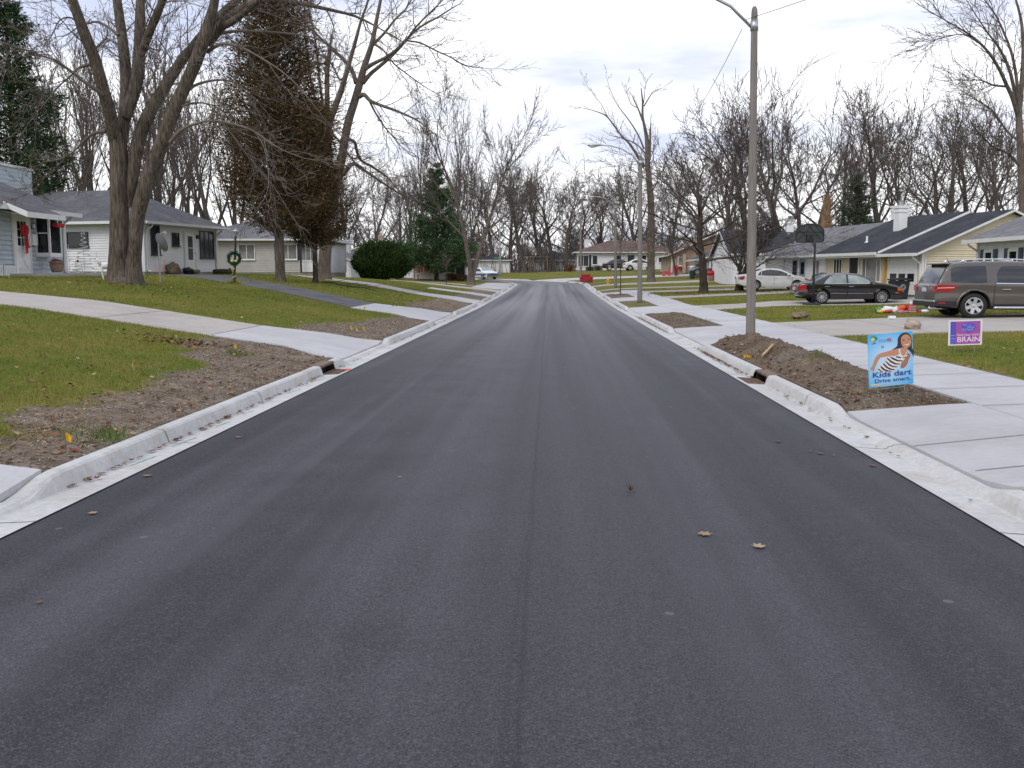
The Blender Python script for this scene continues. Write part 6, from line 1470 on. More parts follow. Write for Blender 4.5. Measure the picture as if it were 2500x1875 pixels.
# ---- utility marker flags
FLAG = None
def flag(label, px, py, h=.30, rz=0, bend=.1, group='yellow utility flags'):
    global FLAG
    x, y, z = GP(px, py)
    if FLAG is None:
        o = thing('marker_flag', label, 'marker flag', (x, y, z), rz, group); m = MB(); m.tube([(0, 0, -.08), (0.005, 0, .12), (0, 0, .30)], .004, 5); m.build('stem', M_wire, o)
        f = MB(); P8 = [(.002, 0, .30), (.002, .004, .17), (.04, .02, .15), (.05, .012, .27), (.085, -.01, .13), (.095, -.015, .235)]; f.add(P8, [(0, 1, 2, 3), (3, 2, 4, 5)]); f.add([(a, b + .003, c) for a, b, c in P8], [(3, 2, 1, 0), (5, 4, 2, 3)]); f.build('flag', M_yflag, o); FLAG = o
    else: o = copy_tree(FLAG); o.location = (x, y, z); tag(o, label, 'marker flag', group)
    o.rotation_euler = (bend, bend * .5, rz); o.scale = (h / .3,) * 3
    return o
flag('yellow utility flag standing alone in the gravel nearest the left kerb', 160, 1100, .165, .3)
flag('yellow utility flag beside the grass tuft at the driveway edge', 573, 862, .16, 1.0, -.1)
flag('leftmost of the three yellow flags in the soil past the left driveway', 854, 812, .17, .2)
flag('middle of the three yellow flags in the soil past the left driveway', 871, 817, .17, .9, -.15); flag('rightmost of the three yellow flags in the soil past the left driveway', 884, 812, .17, .1)
flag('yellow utility flag at the corner of the second left apron', 888, 760, .17, .5)

# ---- rocks, boulders and rubbish
def rock(name, label, x, y, r, m, seed, cat='rock', rz=0, jit=.22, sink=.25):
    mb = MB(); mb.blob((0, 0, r[2] * (1 - sink)), r, 16, 12, jit, seed); o = mb.build(name, m, None, smooth=True, loc=(x, y, gz(x, y)), rz=rz); return tag(o, label, cat)
M_pinkrock = mat('pink_granite', (.30, .215, .17), .9, .3, 9, base2=(.44, .36, .30), bump=.6, bscale=30); M_brrock = mat('brown_rock', (.13, .085, .055), .9, .35, 8, base2=(.26, .19, .13), bump=.7, bscale=25)
x, y, z = GP(2228, 806); rock('boulder', 'pinkish round boulder at the driveway edge behind the running child sign', x, y, (.20, .17, .155), M_pinkrock, 3)
x, y, z = GP(1954, 779); rock('rock', 'flat brown rock on the lawn edge between the two right driveways', x, y, (.26, .18, .13), M_brrock, 9, jit=.3)
for px, py, r, m, lb in ((430, 668, (.36, .3, .36), M_brrock, 'rounded brown boulder by the wall of the white hip-roofed house'), (466, 664, (.28, .24, .22), M_black, 'dark boulder to the right of the brown one by the white house wall'), (485, 664, (.22, .2, .14), M_brrock, 'smallest of the rocks beside the white house door')):
    x = PX(px, 45.6 + (px - 352) * .028); y = 45.2 + (px - 352) * .028; rock('boulder', lb, x, y, r, m, px)
def log():
    mb = MB(); x, y = PX(543, 51), 51.0; mb.tube([(-.5, 0, .12), (0, .03, .14), (.5, 0, .12)], [.13, .14, .13], 10); mb.box((.42, 0, .27), (.08, .06, .12)); tag(mb.build('log', bark_dark, None, loc=(x, y, gz(x, y))), 'dark log lying on the grass at the corner of the white house', 'log')
log()
def stick():
    x, y, z = GP(1868, 886); mb = MB(); mb.tube([(0, 0, .02), (.16, .28, .10), (.30, .55, .17)], .022, 6); tag(mb.build('wood_stick', mat('raw_wood', (.46, .32, .17), .8, .15, 9), None, loc=(x - .05, y, z + .11)), 'pale bare stick lying on the soil mound above the storm drain', 'stick')
    x, y, z = GP(1832, 878); g = random.Random(4); m = MB()
    for i in range(7): c = (g.gauss(0, .06), g.gauss(0, .08), .03 + .03 * g.random()); m.add([tuple(c[j] + g.uniform(-.06, .06) for j in range(3)) for _ in range(4)], [(0, 1, 2, 3)])
    tag(m.build('yellow_litter', M_yflag, None, loc=(x, y, z + .03)), 'crumpled yellow wrapper on the mound beside the pale stick', 'litter')
stick()
def toys():
    g = random.Random(15); x, y, z = GP(2190, 764)
    M = {k: mat('toy_' + k, c, .5, .15, 9) for k, c in dict(white=(.72, .72, .72), red=(.52, .03, .03), green=(.03, .24, .10), yellow=(.70, .48, .05), orange=(.70, .10, .04), navy=(.03, .035, .10), pink=(.55, .2, .3)).items()}
    o = thing('inflatable_decoration', 'deflated red and white lawn decoration lying in a heap behind the brown vehicle', 'decoration', (x, y, z))
    def piece(nm, m, c, r, seed): b = MB(); b.blob(c, r, 12, 8, .3, seed); b.build(nm, m, o, smooth=True)
    piece('green_end', M['green'], (-.58, .05, .10), (.14, .12, .09), 1); piece('yellow_end', M['yellow'], (-.58, -.12, .05), (.12, .09, .06), 2)
    piece('white_body', M['white'], (-.28, .0, .10), (.26, .17, .11), 3); piece('white_fold', M['white'], (-.12, -.08, .10), (.14, .12, .13), 4); piece('red_fold', M['red'], (-.42, -.12, .04), (.22, .1, .05), 5)
    piece('orange_fold', M['orange'], (.12, .06, .14), (.18, .14, .11), 6); piece('navy_fold', M['navy'], (.0, .16, .12), (.35, .1, .1), 7); piece('purple_fold', M['pink'], (.1, -.14, .04), (.22, .08, .05), 8)
    bg_ = thing('gift_bag', 'red and white striped bag at the right end of the deflated decoration', 'bag', (x + .45, y, z), .2); b = MB(); b.box((0, 0, .14), (.30, .18, .28), 0, .85); b.build('bag', M['red'], bg_)
    b = MB()
    for i in range(4): b.box((0, -.088 + .006 * i * 0, .05 + .06 * i), (.27 - .01 * i, .012, .02))
    b.build('stripe', M['white'], bg_); b = MB(); b.blob((.06, 0, .33), (.10, .07, .07), 10, 8, .3, 4); b.build('tissue', M['white'], bg_)
    o2 = thing('cloth_pile', 'small white and navy cloth bundle between the striped bag and the brown vehicle', 'cloth', (x + .88, y + .05, z)); 
    for nm, m, c, r, s in (('navy_cloth', M['navy'], (0, .05, .10), (.16, .1, .07), 11), ('white_cloth', M['white'], (.04, -.05, .06), (.14, .1, .06), 12), ('red_cloth', M['red'], (-.12, -.05, .05), (.07, .07, .05), 13)): b = MB(); b.blob(c, r, 10, 8, .3, s); b.build(nm, m, o2, smooth=True)
    x, y, z = GP(2177, 782); b = MB(); b.lathe([(.03, -.10), (.055, -.10), (.058, 0), (.055, .10), (.03, .10)], (0, 0, .055), 14, 'x'); b.box((.03, .03, .03), (.14, .1, .012)); tag(b.build('paper_roll', M['white'], None, loc=(x, y, z + .02), rz=.2), 'white paper roll lying on the concrete driveway', 'litter')
toys()

# ---- wheelie bin, covered grill
def bin_():
    Y = 47.2; x = PX(2196, Y); z = gz(x, Y); o = thing('wheelie_bin', 'black wheelie bin with round pale emblem beside the cream garage', 'bin', (x, Y, z), R(10)); b = MB()
    b.box((0, 0, .48), (.62, .62, .90), 0, 1.22); b.build('body', M_black, o, bevel=.03); l = MB(); l.box((0, -.02, .99), (.82, .84, .07)); l.box((0, -.02, 1.04), (.6, .6, .05)); l.build('lid', M_black, o, bevel=.03)
    for sx in (-1, 1): w = MB(); w.lathe([(.12, -.03), (.12, .03)], (sx * .34, .3, .12), 14, 'x'); w.build('wheel', M_tyre, o)
    e = MB(); e.lathe([(.15, -.382), (.15, -.388)], (0, 0, .62), 20, 'y'); e.build('emblem', M_metal, o); e = MB(); e.tube([(-.07, -.393, .56), (.0, -.393, .66), (.09, -.393, .68)], .018, 5); e.tube([(-.03, -.393, .56), (.05, -.393, .62)], .014, 5); e.build('emblem_mark', M_black, o)
    Y = 52.0; x = PX(2008, Y); z = gz(x, Y); o = thing('covered_grill', 'round-topped grill under a dark cover behind the black car', 'grill', (x, Y, z)); b = MB(); b.box((0, 0, .5), (.95, .6, .9), 0, 1.12); b.build('cover', M_dkframe, o, bevel=.08); b = MB(); b.blob((0, 0, 1.0), (.58, .34, .26), 16, 10, .06, 5); b.build('hood', M_dkframe, o, smooth=True)
bin_()

# ---- basketball hoop seen from behind
def hoop():
    Y = 43.6; x = PX(1987, Y); z = gz(x, Y); o = thing('basketball_hoop', 'portable basketball hoop seen from behind beside the black car', 'basketball hoop', (x, Y, z)); m = mat('hoop_black', (.016, .017, .018), .5, .1, 3); zt = PZ(547, Y) - z; zb = PZ(592, Y) - z; W = 1.26
    p = MB(); p.tube([(0, 0, 0), (0, 0, 1.6), (0.01, 0, zb - .1), (-.03, .02, zb + .12)], [.05, .05, .045, .045], 10); p.build('pole', m, o, smooth=True)
    bs = MB(); bs.box((0, .2, .06), (.6, .9, .14)); bs.build('base', m, o, bevel=.04)
    cx = -.13; H = zt - zb; pts = [(cx - W / 2 + .06, zb), (cx + W / 2 - .06, zb), (cx + W / 2, zb + .08), (cx + W / 2, zb + H * .56)] + [(cx + W / 2 * math.cos(R(a)), zb + H * .56 + H * .44 * math.sin(R(a))) for a in range(15, 180, 15)] + [(cx - W / 2, zb + H * .56), (cx - W / 2, zb + .08)]
    b = MB(); b.prism([(px, .42, pz) for px, pz in pts], (0, .03, 0)); bo = b.build('backboard', mat('smoky_board', (.030, .036, .036), .25, .1, 2), o)
    r = MB(); q = [(px, .40, pz) for px, pz in pts]; r.tube(q + [q[0]], .022, 6)
    for a, c in (((cx - W / 2, zb + H * .56), (cx + W / 2, zb + H * .56)), ((cx - W * .45, zb + H * .75), (cx + .1, zb + .05)), ((cx + W * .45, zb + H * .75), (cx - .1, zb + .05)), ((cx - W * .42, zb + .1), (cx + .12, zb + H * .98)), ((cx + W * .42, zb + .1), (cx - .12, zb + H * .98)), ((cx - W * .48, zb + H * .4), (cx - .2, zb + H * .96)), ((cx + W * .48, zb + H * .4), (cx + .2, zb + H * .96))): r.tube([(a[0], .40, a[1]), (c[0], .40, c[1])], .015, 5)
    r.build('rib', m, bo)
    s = MB(); s.tube([(0, 0, zb - .25), (cx, .38, zb + .12)], .025, 6); s.tube([(-.03, .02, zb + .1), (cx, .38, zb + .35)], .025, 6); s.box((cx, .36, zb + .22), (.3, .1, .3)); s.build('bracket', m, o)
    k = MB(); k.tube([(cx + .23 * math.cos(R(a)), .72 + .23 * math.sin(R(a)), zb + .12) for a in range(0, 361, 20)], .01, 5); k.tube([(cx, .45, zb + .12), (cx, .5, zb + .12)], .03, 5); k.build('rim', mat('hoop_orange', (.45, .09, .02), .5), o)
hoop()
# ---- satellite dishes
def dish(label, x, y, z, post, r, az, el, m, cat='satellite dish'):
    o = thing('satellite_dish', label, cat, (x, y, z)); p = MB(); p.tube([(0, 0, -.1), (0, 0, post)], .032, 8); p.build('post', M_metal, o)
    d = unit((math.cos(az) * math.cos(el), math.sin(az) * math.cos(el), math.sin(el))); u = unit((-d[1], d[0], 0)); w = (u[1] * d[2] - u[2] * d[1], u[2] * d[0] - u[0] * d[2], u[0] * d[1] - u[1] * d[0]); c = (d[0] * .08, d[1] * .08, post + d[2] * .08)
    b = MB(); n, k = 24, 5
    for sgn, off in ((1, .0), (-1, -.012)):
        b0 = len(b.v); b.v.append(tuple(c[j] + d[j] * off for j in range(3)))
        for i in range(1, k + 1):
            q = r * i / k
            for a in range(n): t = 2 * math.pi * a / n; b.v.append(tuple(c[j] + u[j] * math.cos(t) * q * .92 + w[j] * math.sin(t) * q * 1.06 + d[j] * (off + .22 * r * (i / k) ** 2) for j in range(3)))
        for a in range(n): b.f.append((b0, b0 + 1 + a, b0 + 1 + (a + 1) % n)); b.m.append(0)
        for i in range(k - 1):
            for a in range(n): b.f.append((b0 + 1 + i * n + a, b0 + 1 + (i + 1) * n + a, b0 + 1 + (i + 1) * n + (a + 1) % n, b0 + 1 + i * n + (a + 1) % n)); b.m.append(0)
    b.build('reflector', m, o, smooth=True)
    a = MB(); e = tuple(c[j] + d[j] * r * 1.05 - w[j] * r * .75 for j in range(3)); f0 = tuple(c[j] - w[j] * r * .95 + d[j] * .05 for j in range(3)); a.tube([f0, e], .015, 6); a.box(e, (.12, .1, .1)); a.build('feed_arm', M_metal, o)
x = PX(390, 33.5); dish('grey satellite dish on a low post in the lawn right of the big maple', x, 33.5, gz(x, 33.5), 1.38, .33, R(55), R(24), mat('dish_grey', (.16, .17, .185), .6, .1, 3))
x = PX(1921, 60); zr_ = PZ(609, 60); dish('dark satellite dish tilted upward on the low roof edge left of the basketball hoop', x, 60, zr_, .42, .36, R(-70), R(55), mat('dish_dark', (.018, .018, .02), .6, .1, 3))

# ---- tall broken tree trunk
def snag():
    Y = 84; x = PX(2012, Y); z = gz(x, Y); zt = PZ(474, Y) - z; o = thing('broken_trunk', 'tall broken-off tree trunk with peeling orange bark behind the basketball hoop', 'dead tree', (x, Y, z)); T = Tubes(); g = random.Random(6)
    T.add([(0, 0, -.1), (.02, 0, zt * .35), (-.06, 0, zt * .65), (.0, 0, zt * .86), (.03, 0, zt * .93)], [.48, .44, .42, .36, .33], 12); mo = make_bark('orange_bark', (.05, .032, .02), (.24, .15, .085), (.38, .25, .15)); T.build('trunk', mo, o)
    b = MB()
    for i in range(7): a = 6.28 * i / 7; r = .22; h = zt * (.93 + .07 * g.random()); b.tube([(.03 + math.cos(a) * r, math.sin(a) * r, zt * .9), (.03 + math.cos(a) * r * .9, math.sin(a) * r * .9, h)], [.12, .03], 5)
    b.build('splinter', mo, o)
    b = MB()
    for i in range(60): zz = zt * g.uniform(.5, .95); a = g.uniform(3.3, 6.1); b.box((math.cos(a) * .43, math.sin(a) * .43, zz), (.10, .05, g.uniform(.15, .4)), a)
    b.build('loose_bark', mo, o)
snag()
def fallen_branch():
    g = random.Random(19); T = Tubes(); x, y = PX(828, 46.5), 46.5; q = dict(TW, n=[0, 0, 3, 2], up=[0, 0, 0, 0], rmin=.012, maxl=3)
    pts = [(-1.2, 1.2), (-.6, .9), (.1, .5), (.7, -.1), (1.4, -.6), (2.0, -.8)]; Q = [(px, py, gz(x + px, y + py) - gz(x, y) + .07 + .05 * math.sin(i * 2)) for i, (px, py) in enumerate(pts)]; T.add(Q, [.035, .03, .03, .025, .02, .012], 6)
    for i in range(1, 5): T.add([Q[i], (Q[i][0] + .4, Q[i][1] - .5, Q[i][2] + .05), (Q[i][0] + .9, Q[i][1] - .7, Q[i][2] + .15)], [.016, .013, .008], 5)
    o = T.build('fallen_branch', bark_dark, None); o.location = (x, y, gz(x, y)); tag(o, 'dark fallen branch lying across the left lawn by the forked maple', 'branch')
fallen_branch()
# ---- lamp post with wreath and garland
def yard_lamp():
    Y = 38.0; x = PX(571, Y); z = gz(x, Y); o = thing('lamp_post', 'black garden lamp post with glass lantern leaning beside the black driveway', 'lamp post', (x, Y, z - .05)); o.rotation_euler = (0, R(3.5), 0); p = MB(); p.lathe([(.05, 0), (.045, 1.2), (.038, 1.9), (.06, 1.92), (.03, 1.97)], (0, 0, 0), 10); p.build('post', M_black, o)
    l = MB(); l.lathe([(.06, 1.97), (.075, 2.0), (.105, 2.17)], (0, 0, 0), 6); l.build('lantern', M_glass2, o); c = MB(); c.lathe([(.13, 2.17), (.12, 2.19), (.03, 2.27), (.01, 2.3)], (0, 0, 0), 6); c.build('cap', M_metal, o)
    g = random.Random(3); Cs, Ds = [], []; wz = 1.02
    for i in range(900): a = g.uniform(0, 6.28); rr = .21 + g.gauss(0, .035); Cs.append([rr * math.cos(a), g.gauss(-.09, .04), rr * math.sin(a)]); Ds.append([math.cos(a) + g.gauss(0, .7), g.gauss(-.3, .6), math.sin(a) + g.gauss(0, .7)])
    w = thing('wreath', 'round green Christmas wreath hung on the black garden lamp post', 'wreath', (x + .07, Y - .02, z + wz)); t = MB(); t.tube([(.21 * math.cos(R(a)), -.07, .21 * math.sin(R(a))) for a in range(0, 361, 20)], .035, 6); t.build('ring', mat('wreath_green', (.012, .06, .028), .9, .3, 9), w); leafy('needles', foliage_mat, w, np.array(Cs), np.array(Ds), .08, .012, g, ((.006, .035, .018), (.03, .13, .06)))
    b = MB()
    for sx in (-1, 1): b.blob((sx * .08, -.14, -.1), (.07, .03, .05), 8, 6, .2, sx + 3)
    b.build('bow', mat('gold_ribbon', (.62, .50, .12), .5, .2, 9), w, smooth=True)
    gl = thing('garland', 'yellow and green tinsel garland wound around the foot of the lamp post', 'garland', (x, Y, z)); q = MB(); q.tube([(.07 * math.cos(t * .9), .07 * math.sin(t * .9), .03 + .045 * t) for t in range(0, 17)], .02, 5); q.build('tinsel', mat('gold_tinsel', (.50, .40, .03), .5, .3, 20), gl)
    Cs = [[g.gauss(0, .16), g.gauss(0, .16), abs(g.gauss(0, .04))] for _ in range(350)]; Ds = [[g.gauss(0, 1), g.gauss(0, 1), .6] for _ in range(350)]; leafy('tuft', foliage_mat, gl, np.array(Cs), np.array(Ds), .12, .012, g, ((.05, .09, .01), (.42, .36, .04)))
yard_lamp()

# ---- decorations and porch things at the blue house
W = lambda px, py, Y: P(px, py, Y)
def deco():
    g = random.Random(8); Mw = mat('white_lights', (.74, .74, .72), .5, .08, 20)
    # red bow on the door
    x, y, z = -18.6 + DXH + .16, 33.0, 1.62
    o = thing('ribbon_bow', 'big red ribbon bow with long tail hung on the white front door', 'bow', (x, y, z + 1.55)); b = MB()
    for i in range(9): a = 6.28 * i / 9; b.blob((.0, math.cos(a) * .15, math.sin(a) * .14 + .02), (.06, .10, .09), 9, 7, .25, i)
    b.blob((.05, 0, 0), (.06, .1, .09), 9, 7, .2, 22); b.build('loops', M_red, o, smooth=True); t = MB(); t.prism([(.03, -.08, -.1), (.03, .08, -.1), (.03, .11, -.78), (.03, -.04, -.82)], (.012, 0, 0)); t.prism([(.05, .0, -.1), (.05, .10, -.1), (.05, .16, -.6), (.05, .05, -.62)], (.012, 0, 0)); t.build('tail', M_red, o)
    # hanging basket
    hx, hy = -18.0 + DXH, 34.3; zz = PZ(541, 34.3) - .1; o = thing('hanging_basket', 'red hanging planter in front of the bay window of the blue house', 'planter', (hx + .12, hy, zz)); b = MB(); b.box((0, 0, 0), (.16, .50, .14), 0, 1.1); b.build('box', M_red, o); f = MB()
    for i in range(7): f.blob((g.gauss(0, .04), -.2 + .066 * i, .12), (.05, .05, .06), 8, 6, .3, i)
    f.build('greenery', mat('basket_green', (.015, .06, .03), .9, .4, 12), o); f = MB()
    for i in range(3): f.blob((.06, -.18 + .18 * i, .09), (.03, .03, .09), 8, 6, .1, i)
    f.build('ornament', Mw, o)
    hk = MB(); hk.tube([(-.12, -.2, .0), (-.03, -.2, .0)], .01, 5); hk.tube([(-.12, .2, .0), (-.03, .2, .0)], .01, 5); hk.build('hook', M_metal, o)
    # flower pot and plant
    px_, py_ = -17.75 + DXH, 33.75; o = thing('flower_pot', 'terracotta coloured pot on the porch slab under the bay window', 'flower pot', (px_, py_, 1.70)); b = MB(); b.lathe([(.16, 0), (.20, .08), (.235, .25), (.22, .33), (.25, .34), (.25, .40), (.2, .40), (.19, .33)], (0, 0, 0), 18); b.build('pot', mat('pot_clay', (.235, .155, .115), .85, .2, 8), o, smooth=True); b = MB(); b.blob((0, 0, .42), (.2, .2, .07), 10, 6, .35, 5); b.build('dead_flowers', mat('dried_flowers', (.20, .07, .055), .9, .5, 18), o)
    # white low picket panels
    for i, (Y0, lb) in enumerate(((29.75, 'white picket panel at the far left edge of the picture'), (30.62, 'white picket panel nearest the front door of the blue house'))):
        o = thing('picket_panel', lb, 'fence', (PX(44, 31.5), Y0, 1.56), R(90), 'white picket panels'); o.scale = (1, 1, .62); b = MB(); b.box((.42, 0, .12), (.84, .03, .05)); b.box((.42, 0, .50), (.84, .03, .06)); b.build('rail', M_trimw, o); b = MB()
        for k in range(9): b.box((.05 + .093 * k, -.02, .30), (.05, .02, .56))
        b.build('picket', M_trimw, o); b = MB(); b.box((0, 0, .33), (.07, .07, .68)); b.box((.84, 0, .33), (.07, .07, .68)); b.build('post', M_trimw, o)
    # spiral light tree
    Y = 36.5; x = PX(207, Y); z = gz(x, Y); o = thing('light_tree', 'white spiral rope-light tree with a star on top in front of the white house', 'decoration', (x, Y, z)); b = MB(); H = PZ(566, Y) - z
    b.tube([((.36 * (1 - t / 140) + .03) * math.cos(t * .42), (.36 * (1 - t / 140) + .03) * math.sin(t * .42), .1 + (H - .2) * t / 130) for t in range(0, 131)], .014, 5); b.build('spiral', Mw, o); b = MB(); b.tube([(0, 0, -.1), (0, 0, H)], .007, 5); b.build('pole', M_metal, o)
    s = MB(); q = [((.11 if i % 2 == 0 else .05) * math.sin(math.pi * i / 5), 0, H + .02 + (.11 if i % 2 == 0 else .05) * math.cos(math.pi * i / 5)) for i in range(10)]; s.tube(q + [q[0]], .018, 5); s.build('star', Mw, o)
    # wire deer
    Y = 32.0; x = PX(262, Y); z = gz(x, Y); o = thing('deer_figure', 'white wire reindeer figure grazing left of the big maple trunk', 'decoration', (x, Y, z), R(20)); o.scale = (.75, .75, .8); b = MB()
    b.blob((0, 0, .62), (.30, .13, .15), 12, 8, .1, 2); b.tube([(-.26, 0, .66), (-.38, 0, .82), (-.42, 0, .92)], [.08, .06, .05], 7); b.blob((-.48, 0, .93), (.11, .05, .055), 9, 7, .05, 3); b.build('body', Mw, o, smooth=True)
    for lx, ly in ((-.2, -.08), (-.2, .08), (.22, -.08), (.22, .08)): l = MB(); l.tube([(lx, ly, .58), (lx - .02, ly, .32), (lx + .03, ly, 0)], [.045, .028, .022], 6); l.build('leg', Mw, o)
    l = MB()
    for sy in (-1, 1): l.tube([(-.42, sy * .03, .97), (-.38, sy * .12, 1.1), (-.42, sy * .17, 1.22)], .012, 5); l.tube([(-.39, sy * .1, 1.08), (-.46, sy * .12, 1.16)], .01, 5)
    l.build('antler', Mw, o)
    # little twig light trees
    for i, (px, Y, H, lb) in enumerate(((170, 34.5, 1.15, 'tallest white twig tree decoration at the corner of the blue house'), (186, 33.8, .62, 'short white twig decoration with a red bird in the grass by the porch'), (200, 34.2, .5, 'low white twig decoration nearest the big maple'))):
        x = PX(px, Y); z = gz(x, Y); o = thing('twig_tree', lb, 'decoration', (x, Y, z), 0, 'white twig decorations'); T, C = Tubes(), Tubes(); gg = random.Random(i + 3); T.add([(0, 0, -.05), (0, 0, H * .5), (0, 0, H)], [.012, .010, .006], 5)
        for k in range(14): a = gg.uniform(0, 6.28); zz = H * gg.uniform(.1, .9); L = .34 * (1.1 - zz / H); C.add([(0, 0, zz), (math.cos(a) * L * .6, math.sin(a) * L * .6, zz + L * .25), (math.cos(a) * L, math.sin(a) * L, zz + L * .3)], [.008, .007, .006], 4)
        T.build('stem', Mw, o); C.build('twig', Mw, o)
        if i == 1: b = MB(); b.blob((.1, -.05, H * .9), (.045, .03, .05), 8, 6, .1, 1); b.build('red_bird', M_red, o)
    # red candle stakes at the dish
    for i, (px, Y, lb) in enumerate(((383, 33.0, 'thin orange stake left of the grey satellite dish post'), (398, 34.4, 'forked orange stake behind the grey satellite dish post'))):
        x = PX(px, Y); b = MB(); b.tube([(0, 0, -.05), (.01, 0, .35), (-.03, 0, .62)], .010, 5)
        if i: b.tube([(.01, 0, .35), (.08, 0, .8)], .009, 5)
        tag(b.build('garden_stake', mat('orange_stake', (.5, .13, .06), .6), None, loc=(x, Y, gz(x, Y))), lb, 'stake')
deco()
# ---- far right yard things
def yard_right():
    Y = 101; x = PX(1632, Y); z = gz(x, Y); m = mat('pink_plastic', (.50, .06, .07), .5, .15, 9)
    o = thing('toy_tractor', 'red ride-on toy in front of the far white house', 'toy', (x - .2, Y, z)); b = MB(); b.box((0, 0, .42), (.7, .4, .28)); b.box((.25, 0, .7), (.1, .36, .4)); b.build('body', m, o, bevel=.04)
    for sx in (-.3, .3):
        for sy in (-.22, .22): w = MB(); w.lathe([(.2, -.05), (.2, .05)], (sx, sy, .2), 14, 'y'); w.build('wheel', m, o)
    o = thing('garden_chair', 'red garden chair by the small tree at the brick house', 'chair', (x + .75, Y, z)); b = MB(); b.box((0, 0, .42), (.6, .55, .06)); b.build('seat', m, o); b = MB(); b.box((0, .28, .78), (.6, .06, .66)); b.build('backrest', m, o)
    for sx in (-.27, .27):
        for sy in (-.24, .24): l = MB(); l.box((sx, sy, .2), (.05, .05, .42)); l.build('leg', m, o)
    Y = 86.5; x = PX(1737, Y); z = gz(x, Y); o = thing('flower_barrel', 'wooden barrel planter topped with a red bag by the white gabled house', 'planter', (x, Y, z)); b = MB(); b.lathe([(.26, 0), (.33, .3), (.3, .55), (.27, .55)], (0, 0, 0), 16); b.build('barrel', mat('barrel_wood', (.24, .13, .08), .8, .3, 6), o); b = MB(); b.blob((-.1, 0, .75), (.5, .3, .24), 12, 8, .2, 4); b.build('red_bag', M_red, o, smooth=True)
    o = thing('grill', 'dark kettle grill against the wall of the white gabled house', 'grill', (PX(1731, 88.5), 88.5, gz(PX(1731, 88.5), 88.5))); b = MB(); b.blob((0, 0, .85), (.3, .3, .28), 14, 10, 0, 1); b.build('bowl', M_black, o, smooth=True)
    for a in (0, 2.1, 4.2): l = MB(); l.tube([(math.cos(a) * .15, math.sin(a) * .15, .7), (math.cos(a) * .3, math.sin(a) * .3, 0)], .02, 5); l.build('leg', M_metal, o)
    Y = 92; x = PX(1690, Y); o = thing('green_bin', 'small dark green bin in front of the silver car', 'bin', (x, Y, gz(x, Y))); b = MB(); b.lathe([(.22, 0), (.27, .7), (.29, .72), (.28, .78), (.05, .84)], (0, 0, 0), 14); b.build('body', mat('bin_green', (.012, .04, .025), .6, .2, 6), o); b = MB(); b.tube([(-.12, 0, .84), (0, 0, .9), (.12, 0, .84)], .02, 5); b.build('handle', M_black, o)
    bare_tree('ornamental_tree', 'small twisted bare tree in front of the tan brick house', PX(1650, 100), 100, 4.6, dict(VASE, n=[6, 5, 4, 3], rmin=.014, ang=[.7, .6, .6, .6], trunk=.5), 95, .11, mt=bark_dark, mc=twig_grey)
    for i, (px, Y, s, lb) in enumerate(((1392, 128, .9, 'rust-brown rounded shrub at the left corner of the brown-roofed house'), (1440, 128.6, .55, 'grey leafless shrub under the window of the brown-roofed house'), (1460, 128.6, .6, 'taller leafless shrub in the middle of the brown-roofed house wall'), (1290, 158, .9, 'dark green shrub beside the pale trunk beyond the bend'), (1104, 98, .7, 'low rusty shrub under the green pine'), (1130, 97, .6, 'low brown shrub right of the green pine'))):
        x = PX(px, Y); z = gz(x, Y); g = random.Random(i + 200); o = thing('shrub', lb, 'shrub', (x, Y, z)); C = []; D = []; T = Tubes()
        for k in range(40): a = g.uniform(0, 6.28); e = (math.cos(a) * s * g.random(), math.sin(a) * s * g.random(), s * g.uniform(.6, 1.3)); T.add([(0, 0, -.05), (e[0] * .5, e[1] * .5, e[2] * .55), e], [.02, .015, .01], 4)
        for k in range(700): a = g.uniform(0, 6.28); r = s * g.random() ** .5; C.append([math.cos(a) * r, math.sin(a) * r, s * g.uniform(.05, 1.0)]); D.append([g.gauss(0, 1), g.gauss(0, 1), .5])
        cols = [((.07, .028, .014), (.20, .085, .045)), ((.06, .05, .045), (.16, .13, .11)), ((.06, .05, .045), (.16, .13, .11)), ((.012, .02, .01), (.05, .06, .03)), ((.07, .028, .014), (.22, .10, .05)), ((.07, .04, .02), (.2, .11, .06))][i]
        T.build('stem', bark_dark, o); leafy('foliage', foliage_mat, o, np.array(C), np.array(D), .16, .03, g, cols)
yard_right()

# ---- printed yard signs
def flat(name, pts, m, parent, y): 
    """flat printed shape: polygon in sign units lying y in front of the board"""
    mb = MB(); mb.add([(p[0], y, p[1]) for p in pts], [tuple(range(len(pts)))]); return mb.build(name, m, parent)
def text(name, s, size, m, parent, x, z, y, bold=0.0, sx=1.0, rot=0, shear=0, align='LEFT'):
    cu = bpy.data.curves.new(name, 'FONT'); cu.body = s; cu.size = size; cu.offset = bold; cu.shear = shear; cu.align_x = align; cu.fill_mode = 'FRONT'; cu.resolution_u = 8
    t = bpy.data.objects.new(name, cu); col.objects.link(t); dg = bpy.context.evaluated_depsgraph_get(); me = bpy.data.meshes.new_from_object(t.evaluated_get(dg)); bpy.data.objects.remove(t); me.name = name
    me.materials.clear(); me.materials.append(m); o = bpy.data.objects.new(name, me); link(o, parent); o.location = (x, y, z); o.rotation_euler = (R(90), -rot, 0); o.scale = (sx, 1, 1); return o
def printm(n, c): return mat('print_' + n, c, .5, .05, 30)
